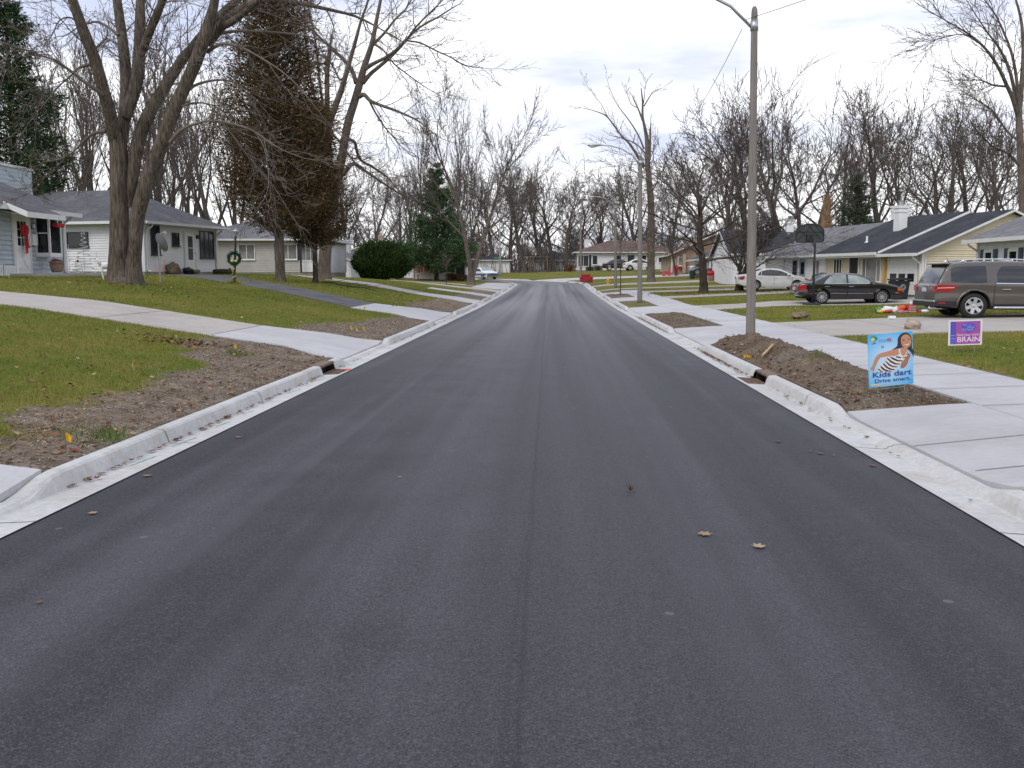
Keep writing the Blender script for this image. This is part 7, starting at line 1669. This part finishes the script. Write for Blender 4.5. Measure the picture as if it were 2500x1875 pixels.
def child_sign():
    x, y, z = GP(2180, 955); Y = 11.6; x = PX(2180, Y, 870); z = gz(x, Y); o = thing('yard_sign', 'square blue yard sign with a running child reading Kids dart Drive smart', 'sign', (x, Y, PZ(937, Y) - .0), R(12), ry=R(-4.5))
    W_, H_ = .585, .645; b = MB(); b.box((0, .006, H_ / 2), (W_, .010, H_)); 
    g = NT('print_sky_blue'); v = g.coord('Object'); xx, yy, zz = g.sep(v); dist = g.math('ADD', g.math('POWER', g.math('MULTIPLY', g.math('ADD', xx, .02), 2.2), 2), g.math('POWER', g.math('MULTIPLY', g.math('SUBTRACT', zz, .30), 2.4), 2))
    mb_ = g.done(g.ramp(dist, [(.02, (.50, .66, .82)), (.30, (.30, .56, .80)), (.85, (.06, .40, .74))]), .5, .4); b.build('board', mb_, o)
    s = MB()
    for sx in (-.18, .18): s.tube([(sx, .014, .5), (sx, .014, -.42)], .004, 5)
    s.tube([(-.18, .014, -.03), (.18, .014, -.03)], .004, 5); s.build('wire_stake', M_metal, o)
    # crop coordinates (1452 x 1659 view of the sign) -> sign plane, undoing its slant
    def q(cx, cy): u = (cx - 700 - (cy - 830) * .035) / 1115; w = ((1560 - cy) - (cx - 190) * .140 * 1.0) / 1285; return (u * W_ * 1.0, w * H_)
    L = lambda pts: [q(*p) for p in pts]
    skin = printm('skin', (.50, .235, .125)); skin2 = printm('skin_shade', (.36, .15, .075)); hair = printm('hair', (.028, .016, .022)); cream = printm('cream', (.72, .66, .58)); navy = printm('navy', (.012, .016, .075)); txt = printm('text_blue', (.012, .075, .30)); pale = printm('pale_text', (.12, .26, .50)); red = printm('logo_red', (.55, .05, .05)); green = printm('logo_green', (.03, .22, .09)); yel = printm('logo_yellow', (.70, .55, .10)); band = printm('sand_band', (.70, .52, .25)); wht = printm('white', (.74, .74, .72))
    y0 = -.0005
    flat('hair', L([(880, 300), (930, 230), (1000, 185), (1080, 170), (1150, 195), (1200, 250), (1228, 350), (1225, 480), (1225, 540), (1260, 590), (1300, 640), (1270, 660), (1275, 790), (1240, 700), (1190, 640), (1150, 600), (1110, 570), (960, 560), (900, 570), (820, 590), (720, 612), (800, 560), (855, 510), (868, 430), (865, 350)]), hair, o, y0)
    flat('neck', L([(960, 540), (1110, 545), (1120, 640), (1060, 740), (980, 740), (930, 640)]), skin, o, y0 - .001)
    flat('arm', L([(900, 590), (900, 680), (860, 730), (760, 760), (640, 760), (540, 785), (450, 800), (400, 860), (350, 950), (310, 1050), (290, 1120), (245, 1160), (205, 1120), (190, 1085), (240, 1020), (270, 920), (310, 820), (370, 745), (450, 700), (560, 670), (700, 620), (820, 595)]), skin, o, y0 - .001)
    flat('arm', L([(1110, 640), (1160, 690), (1195, 680), (1190, 740), (1150, 820), (1130, 900), (1090, 980), (1030, 1035), (950, 1050), (945, 980), (985, 860), (1050, 790)]), skin2, o, y0 - .001)
    flat('top', L([(890, 585), (930, 580), (935, 660), (985, 750), (1045, 745), (1085, 640), (1110, 625), (1105, 720), (1060, 790), (1010, 870), (940, 930), (880, 1000), (820, 1090), (720, 1140), (600, 1165), (480, 1180), (370, 1160), (380, 1070), (440, 1000), (500, 930), (560, 870), (620, 790), (700, 755), (800, 765), (865, 740), (895, 690)]), cream, o, y0 - .002)
    for st in ([(650, 765), (760, 800), (880, 850), (1010, 855), (990, 880), (860, 885), (740, 840)], [(605, 800), (720, 880), (820, 930), (925, 935), (905, 960), (800, 965), (690, 915), (600, 830)], [(570, 880), (670, 960), (770, 1005), (868, 1005), (845, 1030), (750, 1030), (650, 995), (555, 900)], [(515, 935), (620, 1030), (720, 1070), (810, 1075), (780, 1100), (690, 1100), (590, 1060), (500, 970)], [(450, 1005), (550, 1085), (650, 1115), (735, 1125), (690, 1140), (600, 1140), (500, 1110), (437, 1040)], [(395, 1075), (460, 1130), (520, 1155), (470, 1168), (400, 1120), (378, 1095)], [(835, 755), (955, 775), (950, 805), (820, 790)], [(1000, 780), (1075, 765), (1065, 790), (985, 803)], [(893, 680), (917, 685), (910, 710), (893, 700)], [(1085, 675), (1102, 680), (1090, 712), (1075, 700)]): flat('stripe', L(st), navy, o, y0 - .003)
    flat('face', L([(955, 290), (1010, 235), (1080, 215), (1150, 240), (1195, 310), (1208, 400), (1195, 460), (1150, 520), (1090, 550), (1030, 545), (975, 500), (945, 420), (942, 350)]), skin, o, y0 - .003)
    for st, m_ in (([(985, 370), (1010, 358), (1040, 370), (1010, 382)], hair), ([(1120, 345), (1145, 335), (1165, 343), (1145, 355)], hair), ([(1035, 455), (1090, 462), (1150, 430), (1145, 455), (1095, 482), (1050, 478)], wht), ([(1030, 450), (1090, 457), (1152, 425), (1150, 432), (1090, 464), (1033, 456)], skin2), ([(1075, 395), (1110, 385), (1105, 405), (1080, 408)], skin2), ([(975, 345), (1040, 340), (1040, 348), (978, 354)], hair), ([(1115, 318), (1168, 312), (1168, 320), (1118, 327)], hair)): flat('face_mark', L(st), m_, o, y0 - .004)
    def word(s, cx, cy, hpx, m_, wpx, bold=.0): 
        p = q(cx, cy); t = text('lettering', s, hpx / 1285 * H_ * 1.38, m_, o, p[0], p[1], y0 - .0055, bold); w = max(v.co.x for v in t.data.vertices) - min(v.co.x for v in t.data.vertices); t.scale = (wpx / 1115 * W_ / w, 1, 1); return t
    word('Kids dart', 235, 1312, 132, txt, 975, .0016); word('Drive smart.', 290, 1437, 92, txt, 900, .0006)
    word('Children', 378, 415, 42, pale, 195); word('HCI', 590, 398, 62, red, 105, .002); word('Community Council', 378, 452, 34, pale, 360)
    flat('band', L([(200, 1475), (360, 1455), (700, 1440), (430, 1475), (390, 1495), (205, 1515)]), band, o, y0 - .001)
    n = 16; E = lambda cx, cy, rx, ry: L([(cx + rx * math.cos(2 * math.pi * i / n), cy + ry * math.sin(2 * math.pi * i / n)) for i in range(n)][::-1])
    flat('logo_crown', E(278, 355, 84, 55), green, o, y0 - .002); flat('logo_face', E(245, 380, 45, 45), yel, o, y0 - .003); flat('logo_face', E(245, 385, 20, 20), band, o, y0 - .004); flat('logo_trunk', L([(262, 400), (300, 400), (300, 470), (270, 470)]), pale, o, y0 - .0025); flat('logo_base', L([(215, 490), (325, 462), (325, 475), (215, 503)]), navy, o, y0 - .002)
    flat('dot', E(490, 548, 32, 32), txt, o, y0 - .002); flat('dot', E(490, 548, 15, 15), wht, o, y0 - .003)
child_sign()
def brain_sign():
    Y = 17.3; x = PX(2358, Y, 810); o = thing('yard_sign', 'white bordered purple yard sign reading Feed your child\'s BRAIN on the right lawn', 'sign', (x, Y, PZ(839, Y)), R(2), ry=R(-2)); W_, H_ = .605, .455; b = MB(); b.box((0, .006, H_ / 2), (W_, .01, H_)); b.build('board', printm('white', (.74, .74, .72)), o)
    s = MB()
    for sx in (-.18, .18): s.tube([(sx, .014, .35), (sx, .014, -.25)], .004, 5)
    s.build('wire_stake', M_metal, o)
    def q(cx, cy): return ((cx - 990) / 1640 * W_, (1430 - cy + (cx - 990) * 0) / 1225 * H_)
    L = lambda pts: [q(*p) for p in pts]; pur = printm('purple', (.36, .085, .36)); blu = printm('violet_blue', (.085, .085, .48)); lil = printm('lilac', (.36, .36, .78)); pw = printm('pink_white', (.82, .68, .82))
    flat('field', L([(260, 1370), (1720, 1370), (1720, 270), (260, 270)]), pur, o, -.0005); flat('side_band', L([(260, 1370), (525, 1370), (525, 270), (260, 270)]), blu, o, -.0012)
    n = 22; E = lambda cx, cy, rx, ry: [(cx + rx * math.cos(2 * math.pi * i / n), cy + ry * math.sin(2 * math.pi * i / n)) for i in range(n)][::-1]
    flat('bubble', L(E(1140, 560, 355, 225)), blu, o, -.0014); flat('bubble', L([(1020, 740), (1160, 860), (1330, 740), (1200, 700)]), blu, o, -.0013)
    def word(s, cx, cy, hpx, m_, wpx, bold=0, rot=0): p = q(cx, cy); t = text('lettering', s, hpx / 1225 * H_ * 1.38, m_, o, p[0], p[1], -.0025, bold, rot=rot); w = max(v.co.x for v in t.data.vertices) - min(v.co.x for v in t.data.vertices); t.scale = (wpx / 1640 * W_ / w, 1, 1)
    word('BRAIN', 580, 1265, 250, pw, 1095, .0015); word("Feed your child's", 565, 975, 118, pw, 1130, .0004)
    word('SING', 1070, 600, 120, lil, 350, .0006, -.06); word('PLAY', 820, 725, 125, lil, 280, .0006, -.03); word('READ', 1120, 750, 90, lil, 240, .001, .22); word('TALK', 880, 505, 80, lil, 200, .001, .25); word('EAT', 1140, 440, 60, lil, 130, 0, -.15)
    for i, (cy, w) in enumerate(((960, 190), (1110, 220), (1225, 200), (1330, 170))): flat('small_print', L([(290, cy), (290 + w, cy), (290 + w, cy - (30 if i < 2 else 16)), (290, cy - (30 if i < 2 else 16))]), lil, o, -.002)
brain_sign()
# ------------------------------------------------------------------ soil mound, gravel, grass, leaves
def make_soil():
    g = NT('mound_soil'); v = g.coord('Object')
    c = g.ramp(g.math('ADD', g.math('MULTIPLY', g.noise(v, 2.2, 6, .7), .55), g.math('MULTIPLY', g.noise(v, 30, 4, .75), .45)), [(.34, (.085, .058, .038)), (.46, (.175, .128, .088)), (.57, (.255, .20, .148)), (.72, (.40, .345, .285))])
    c = g.mix(g.math('MULTIPLY', g.smooth(g.noise(v, .8, 3), .52, .66), .5), c, (.26, .235, .20))
    c = g.mix(g.math('LESS_THAN', g.voro(v, 24), .10), c, (.42, .38, .33))
    g.bump(g.math('ADD', g.noise(v, 30, 4, .7), g.math('MULTIPLY', g.noise(v, 110, 3), .4)), 1.0, .05); return g.done(c, .97, .1)
soil_m = make_soil()
def mound_z(x, y):
    e = min(min(x - XR, 4.87 - x) / .28, min(y - 11.0, 20.95 - y) / .3); e = max(0, min(1, e)); e = e * e * (3 - 2 * e)
    t = max(0, min(1, (y - 12.2) / 3.2)); t = t * t * (3 - 2 * t)
    ridge = math.exp(-((x - 4.12) / .40) ** 2) * (.04 + .15 * t)
    n = mnoise.noise(Vector((x * 2.1, y * 1.6, 0))) * .07 + mnoise.noise(Vector((x * 5.5, y * 5.5, 3))) * .055 + abs(mnoise.noise(Vector((x * 13, y * 13, 7)))) * .055
    # tracks of the grader across the ridge
    n += .02 * math.sin(y * 9 + x * 3 + 3 * mnoise.noise(Vector((x, y, 9)))) * t
    return .012 + e * (.02 + ridge + n * (.45 + .8 * t))
def patch(name, x0, x1, y0, y1, step, fz):
    xs = np.arange(x0, x1 + step / 2, step); ys = np.arange(y0, y1 + step / 2, step); X, Y = np.meshgrid(xs, ys); Z = gz_np(X, Y); Z += np.array([fz(x, y) for x, y in zip(X.ravel(), Y.ravel())]).reshape(Z.shape)
    ny, nx = X.shape; i = np.arange(nx * ny).reshape(ny, nx); f = np.stack([i[:-1, :-1], i[:-1, 1:], i[1:, 1:], i[1:, :-1]], -1).reshape(-1, 4)
    tag(npmesh(name, np.stack([X, Y, Z], -1).reshape(-1, 3), f, soil_m, smooth=True), kind='structure')
patch('soil', XR + .012, 4.865, 11.06, 20.88, .045, mound_z)
def isl_z(x, y, y0, y1):
    e = min(min(x - XR, 4.87 - x) / .2, min(y - y0, y1 - y) / .2); e = max(0, min(1, e)); return .012 + e * (.02 + .03 * mnoise.noise(Vector((x * 3, y * 3, 2))) + .02 * mnoise.noise(Vector((x * 9, y * 9, 4))))
patch('soil', XR + .012, 4.865, 27.1, 35.95, .09, lambda x, y: isl_z(x, y, 27.1, 35.95))
patch('soil', XR + .012, 4.865, 56.55, 62.95, .12, lambda x, y: isl_z(x, y, 56.55, 62.95))
def ground_top(x, y):
    z = gz(x, y)
    if XR < x < 4.87:
        if 11.06 < y < 20.9: z += mound_z(x, y)
        elif 27.1 < y < 35.95: z += isl_z(x, y, 27.1, 35.95)
        elif 56.5 < y < 62.9: z += .03
    return z

def inside(poly, X, Y):
    r = np.zeros(X.shape, bool); n = len(poly); j = n - 1
    for i in range(n):
        xi, yi = poly[i]; xj, yj = poly[j]
        if yi != yj: r ^= ((yi > Y) != (yj > Y)) & (X < (xj - xi) * (Y - yi) / (yj - yi) + xi)
        j = i
    return r
def on_slab(X, Y):
    m = np.zeros(X.shape, bool)
    for p in SLABS:
        xs = [q[0] for q in p]; ys = [q[1] for q in p]; k = (X > min(xs)) & (X < max(xs)) & (Y > min(ys)) & (Y < max(ys))
        if k.any(): m[k] |= inside(p, X[k], Y[k])
    return m
def build_grass():
    r = np.random.RandomState(5); XX, YY, SS = [], [], []
    def field(x0, x1, y0, y1, dens):
        A = (x1 - x0) * (y1 - y0); n = int(A * dens); X = r.uniform(x0, x1, n); Y = r.uniform(y0, y1, n)
        # keep what the picture can see
        c = X * _rt[0] + Y * _rt[1]; d = X * _fh[0] + Y * _fh[1]; k = (np.abs(c) < d * .60) & ~on_slab(X, Y); XX.append(X[k]); YY.append(Y[k])
    y = 7.0
    while y < 62:
        h = max(1.2, y * .1); dn = 1500 * min(1, (11 / y) ** 2)
        field(-min(17.5, y * .62 + 2), XL - .02, y, y + h, dn); field(6.33, min(17, y * .56 + 3), y, y + h, dn)
        y += h
    X = np.concatenate(XX); Y = np.concatenate(YY); s = soil_np(X, Y); keep = (s < .5) & (r.uniform(size=len(X)) > s * 1.3) ; 
    tuft = (s >= .5) & (np.array([mnoise.noise(Vector((x * 1.3, y * 1.3, 40))) for x, y in zip(X, Y)]) > .46) & (r.uniform(size=len(X)) < .4)
    keep |= tuft; X, Y = X[keep], Y[keep]
    n = len(X); Z = gz_np(X, Y); a = r.uniform(0, 6.28, n); sc = np.clip(Y / 14, .8, 3.2)
    h = r.uniform(.018, .045, n) * (1 + .25 * sc); w = .0035 * sc * r.uniform(.7, 1.4, n); ln = r.uniform(.1, 1.1, n) * h; b = r.uniform(0, 6.28, n)
    P0 = np.stack([X - np.cos(a) * w, Y - np.sin(a) * w, Z - .004], 1); P1 = np.stack([X + np.cos(a) * w, Y + np.sin(a) * w, Z - .004], 1); P2 = np.stack([X + np.cos(b) * ln, Y + np.sin(b) * ln, Z + h], 1)
    v = np.stack([P0, P1, P2], 1).reshape(-1, 3); f = np.arange(3 * n).reshape(n, 3)
    big = np.array([mnoise.noise(Vector((x * .3, y * .3, 1))) + .6 * mnoise.noise(Vector((x * 1.4, y * 1.4, 2))) for x, y in zip(X, Y)])
    t = np.clip(.42 + 1.0 * big + r.normal(0, .25, n), 0, 1)[:, None]
    c = (1 - t) * np.array([.108, .172, .020]) + t * np.array([.255, .232, .052]); st = r.uniform(size=n) < .10; c[st] = np.array([.30, .235, .11]) * r.uniform(.7, 1.2, (st.sum(), 1))
    o = npmesh('grass', v, f, tint_mat('grass_blades', .85), colors=np.repeat(c, 3, axis=0)); tag(o, 'short green and straw-coloured lawn grass on both sides of the road', 'grass', kind='stuff')
build_grass()

def build_gravel():
    """stones and clods on the bare strips and the mound"""
    r = np.random.RandomState(9); oct_ = np.array([[1, 0, 0], [-1, 0, 0], [0, 1, 0], [0, -1, 0], [0, 0, 1], [0, 0, -1.]]); of = np.array([[0, 2, 4], [2, 1, 4], [1, 3, 4], [3, 0, 4], [2, 0, 5], [1, 2, 5], [3, 1, 5], [0, 3, 5]])
    n = 26000; X = np.concatenate([r.uniform(-7.2, XL - .01, n), r.uniform(XR + .03, 4.85, 6000), r.uniform(XR + .03, 4.85, 3000)]); Y = np.concatenate([7 + 32 * r.uniform(0, 1, n) ** 1.5, 11.1 + 9.7 * r.uniform(0, 1, 6000) ** 1.3, r.uniform(27.2, 35.9, 3000)])
    s = soil_np(X, Y); k = (s > .45) & ~on_slab(X, Y); X, Y = X[k], Y[k]; n = len(X); Z = np.array([ground_top(x, y) for x, y in zip(X, Y)])
    sz = .004 + .014 * r.uniform(0, 1, n) ** 4 + .0003 * Y; sz *= np.where((X > 0) & (Y > 13.5), .8, 1)
    V = oct_[None] * sz[:, None, None] * r.uniform(.6, 1.3, (n, 6, 1)) * np.array([1, 1, .6]); a = r.uniform(0, 6.28, n); ca, sa = np.cos(a)[:, None], np.sin(a)[:, None]
    V = np.stack([V[..., 0] * ca - V[..., 1] * sa + X[:, None], V[..., 0] * sa + V[..., 1] * ca + Y[:, None], V[..., 2] + Z[:, None] + sz[:, None] * .25], -1).reshape(-1, 3)
    f = (of[None] + 6 * np.arange(n)[:, None, None]).reshape(-1, 3); t = r.uniform(size=(n, 1)) ** 1.6; c = np.where(t < .45, np.array([[.12, .085, .058]]), np.array([[.25, .22, .19]])) * r.uniform(.5, 1.5, (n, 1)); L = X < 0; c[L] = c[L] * 1.15 + .015
    o = npmesh('gravel', V, f, tint_mat('stones', .95), colors=np.repeat(c, 6, axis=0)); tag(o, 'loose stones and clods on the bare soil strips behind the kerbs', 'gravel', kind='stuff')
build_gravel()

LEAF = [(0, -.5), (.12, -.22), (.42, -.30), (.30, -.02), (.50, .18), (.22, .20), (.12, .46), (0, .34), (-.14, .5), (-.20, .2), (-.5, .2), (-.30, -.02), (-.44, -.28), (-.12, -.22)]
def leaf_pts(x, y, z, s, a, curl, g, up=0):
    q = []
    for lx, ly in LEAF:
        h = curl * (lx * lx + ly * ly) * s * 1.6 + up * ly * s; c, n = math.cos(a), math.sin(a); q.append((x + (lx * c - ly * n) * s * (1 - curl * .3), y + (lx * n + ly * c) * s, z + h))
    return q
leaf_cols = [(.16, .075, .035), (.24, .13, .06), (.11, .05, .028), (.30, .20, .11), (.20, .075, .05), (.36, .27, .17)]
def build_litter():
    g = random.Random(61); V, Fc, C = [], [], []
    def put(x, y, z, s, up=0, col_=None):
        b = len(V); V.extend(leaf_pts(x, y, z, s, g.uniform(0, 6.28), g.uniform(.1, .75), g, up)); n = len(LEAF); V.append((x, y, z + .002)); c = col_ or g.choice(leaf_cols); k = g.uniform(.6, 1.25); C.extend([tuple(q * k for q in c)] * (n + 1))
        for i in range(n): Fc.append((b + n, b + i, b + (i + 1) % n))
    def gut(side, s): d = HF - abs(g.gauss(0, .05)) - .01; return sd_pt(s, side * d)
    for s0, n, sp in ((7.6, 10, .3), (8.4, 9, .25), (9.3, 14, .3), (10.0, 8, .2), (10.9, 20, .25), (11.6, 16, .35), (12.4, 9, .2), (13.2, 12, .3), (14.2, 10, .3), (15.0, 12, .3), (17.0, 12, .4), (18.5, 6, .5), (24, 20, 1.0), (27, 25, 1.5), (30, 25, 2), (40, 60, 5), (55, 60, 8)):
        for _ in range(n): s = s0 + g.gauss(0, sp); x, y = gut(-1, s); put(x, y, float(zr(s)) + .004, g.uniform(.03, .085))
    for s0, n, sp in ((16.2, 26, .5), (17.4, 60, .8), (18.8, 80, .8), (20.2, 60, .7), (13.5, 8, 1), (9.5, 8, 1.2), (12, 10, 1), (28, 40, 1), (30.5, 60, 1.5), (33, 80, 1.5), (35, 60, 1), (44, 60, 2), (48, 80, 2), (58, 80, 3), (70, 80, 5)):
        for _ in range(n): s = s0 + g.gauss(0, sp); x, y = gut(1, s); put(x, y, float(zr(s)) + .004, g.uniform(.03, .08), 0, g.choice(leaf_cols[:5]))
    for _ in range(170): y = g.uniform(11.3, 20.8); x = XR + .05 + abs(g.gauss(0, .22)); put(min(x, 4.8), y, ground_top(min(x, 4.8), y) + .01, g.uniform(.04, .09), .3)
    n = 0
    while n < 700:                                             # lawns
        side = g.random() < .55; y = 8 + 52 * g.random() ** 1.4; x = -g.uniform(4.2, min(17, y * .6 + 1)) if side else g.uniform(6.4, min(18, y * .56 + 2))
        if on_slab(np.array([x]), np.array([y]))[0]: continue
        put(x, y, gz(x, y) + .03, g.uniform(.035, .08), .4, g.choice(leaf_cols) if g.random() < .9 else (.62, .58, .45)); n += 1
    for _ in range(260): y = g.uniform(7.2, 17.3); x = XL - .03 - abs(g.gauss(0, .6)); put(x, y, gz(x, y) + .012, g.uniform(.03, .085), .3)
    for _ in range(160): x, y = -6.6 + g.gauss(0, .5), 16.6 + g.gauss(0, .35); put(x, y, gz(x, y) + .02, g.uniform(.05, .10), .4, g.choice(leaf_cols[:4]))
    for x0, y0, sx, sy, n in ((12.5, 60, 3, 1.2, 350), (9.3, 62, 2.5, 1.4, 300), (10, 69, 4, 1, 200), (7.5, 56.5, 1, .6, 60), (-9, 44, 2.5, 1.2, 120), (-12.8, 27.6, 1.4, 1.0, 120), (-6, 40, .8, 2, 80), (-16.5, 60, 3, 1.5, 100)):
        for _ in range(n): x, y = x0 + g.gauss(0, sx), y0 + g.gauss(0, sy); put(x, y, gz(x, y) + .03, g.uniform(.06, .13), .3, g.choice(leaf_cols[:5]))
    for _ in range(140): x = g.uniform(6.36, 6.6); y = g.uniform(10.5, 60); put(x, y, gz(x, y) + .02, g.uniform(.04, .07), .2, g.choice(leaf_cols[:3]))
    v = np.array(V); f = np.array(Fc); tag(npmesh('leaf_litter', v, f, tint_mat('dead_leaves', .85), colors=np.array(C)), 'brown dead leaves scattered in the gutters, soil and lawns', 'leaves', kind='stuff')
    # dry grass clumps on the left strip
    Cs, Ds = [], []
    for cx, cy, n in [(-4.55, 8.6, 70), (-4.75, 8.2, 70), (-4.9, 9.3, 60), (-5.1, 10.2, 60), (-4.9, 11.5, 50), (-6.1, 15.9, 60), (-5.9, 13.2, 40), (-5.3, 16.2, 40), (-5.5, 24, 40), (-6.1, 27, 40), (3.9, 11.9, 40), (4.4, 12.6, 40), (4.1, 14.5, 30)]:
        for _ in range(n): x, y = cx + g.gauss(0, .16), cy + g.gauss(0, .2); Cs.append([x, y, ground_top(x, y)]); Ds.append([g.gauss(0, 1), g.gauss(0, 1), g.uniform(.1, .7)])
    o = leafy('dry_grass', foliage_mat, None, np.array(Cs), np.array(Ds), .13, .0035, g, ((.20, .13, .06), (.42, .31, .17))); tag(o, 'dry straw clumps on the bare soil strips', 'dry grass', kind='stuff')
    Cs, Ds = [], []
    for px, py, n, r_ in ((583, 868, 130, .13), (283, 1068, 90, .16), (262, 1075, 60, .12), (2015, 878, 50, .08), (1998, 905, 40, .08), (2188, 968, 50, .08), (1720, 786, 70, .2), (160, 1065, 30, .2)):
        cx, cy, _ = GP(px, py)
        for _ in range(n): x, y = cx + g.gauss(0, r_), cy + g.gauss(0, r_); Cs.append([x, y, ground_top(x, y)]); Ds.append([g.gauss(0, .5), g.gauss(0, .5), 1])
    o = leafy('weed_tufts', foliage_mat, None, np.array(Cs), np.array(Ds), .11, .004, g, ((.05, .10, .015), (.14, .20, .04))); tag(o, 'green weed tufts in the bare soil', 'weeds', kind='stuff')
build_litter()

# single leaves on the asphalt
def road_leaves():
    g = random.Random(71); L1 = None; grp = 'single leaves on the asphalt'
    big = [(1539, 1204, .10, 2, 'dark crumpled leaf, the largest one near the middle of the road'), (1721, 1308, .11, 3, 'pale tan leaf lying flat right of the road centre'), (1851, 1337, .10, 5, 'whitish torn leaf, nearest to the lower right of the road'),
           (1901, 1076, .085, 2, 'dark leaf on the right lane left of two others'), (2003, 1103, .08, 0, 'brown leaf by the right gutter, first of a pair'), (2131, 1130, .08, 0, 'brown leaf touching the asphalt edge on the right'), (358, 1155, .09, 1, 'tan leaf on the left lane nearest the left gutter'), (227, 1246, .08, 3, 'pale brown leaf low on the left side of the road'), (582, 1063, .08, 1, 'small tan leaf alone in the left lane')]
    small = [(1760, 1014), (1701, 1010), (1639, 995), (1520, 944), (1624, 902), (1468, 1069), (1010, 943), (976, 1169), (1452, 838), (1593, 870), (95, 1468), (1980, 1098), (2036, 1107), (1380, 900), (1245, 905)]
    for i, (px, py, s, c, lb) in enumerate(big + [(px, py, g.uniform(.035, .06), g.randrange(5), 'tiny dry leaf fleck on the asphalt') for px, py in small]):
        d = ray(px, py); t = (CAMZ - .03) / -d[2]; x, y = d[0] * t, d[1] * t; mb = MB(); q = leaf_pts(0, 0, .004, s, g.uniform(0, 6.28), g.uniform(.03, .2) if i else 1.3, g, g.uniform(-.03, .06)); n = len(q); mb.add(q + [(0, 0, .006)], [(n, k, (k + 1) % n) for k in range(n)])
        o = mb.build('fallen_leaf', mat('leaf_%s' % 'abcdef'[c], leaf_cols[c], .85, .3, 30), None, loc=(x, y, .045 * (1 - ((x + .3) / HA) ** 2) + .002)); tag(o, lb, 'leaf', grp)
road_leaves()
# sprayed utility marks on the left gutter
def marks():
    g = random.Random(81); teal = mat('teal_paint', (.22, .48, .43), .8, .3, 25)
    for s0, L in ((8.05, .45), (9.0, .5), (10.2, .35), (11.1, .3), (13.1, .5), (14.6, .4), (17.2, .4)):
        mb = MB(); pts = [(s0 + L * k / 6, -(HF - .12 - .05 * k / 6 + g.uniform(-.008, .008))) for k in range(7)]
        for (a, b), (c, d) in zip(pts, pts[1:]):
            P4 = [sd_pt(a, b - .008), sd_pt(a, b + .008), sd_pt(c, d + .008), sd_pt(c, d - .008)]; mb.quad(*[(*p, float(zr(a)) + .001) for p in P4[::-1]])
        tag(mb.build('paint_mark', teal, None), kind='structure')
    x, y = -3.62, 16.35; mb = MB(); n = 12; mb.add([(x + .10 * math.cos(6.28 * i / n) * g.uniform(.6, 1.3), y + .14 * math.sin(6.28 * i / n) * g.uniform(.6, 1.3), .006) for i in range(n)], [tuple(range(n))]); tag(mb.build('paint_mark', mat('orange_paint', (.62, .10, .03), .7, .3, 20), None), kind='structure')
marks()
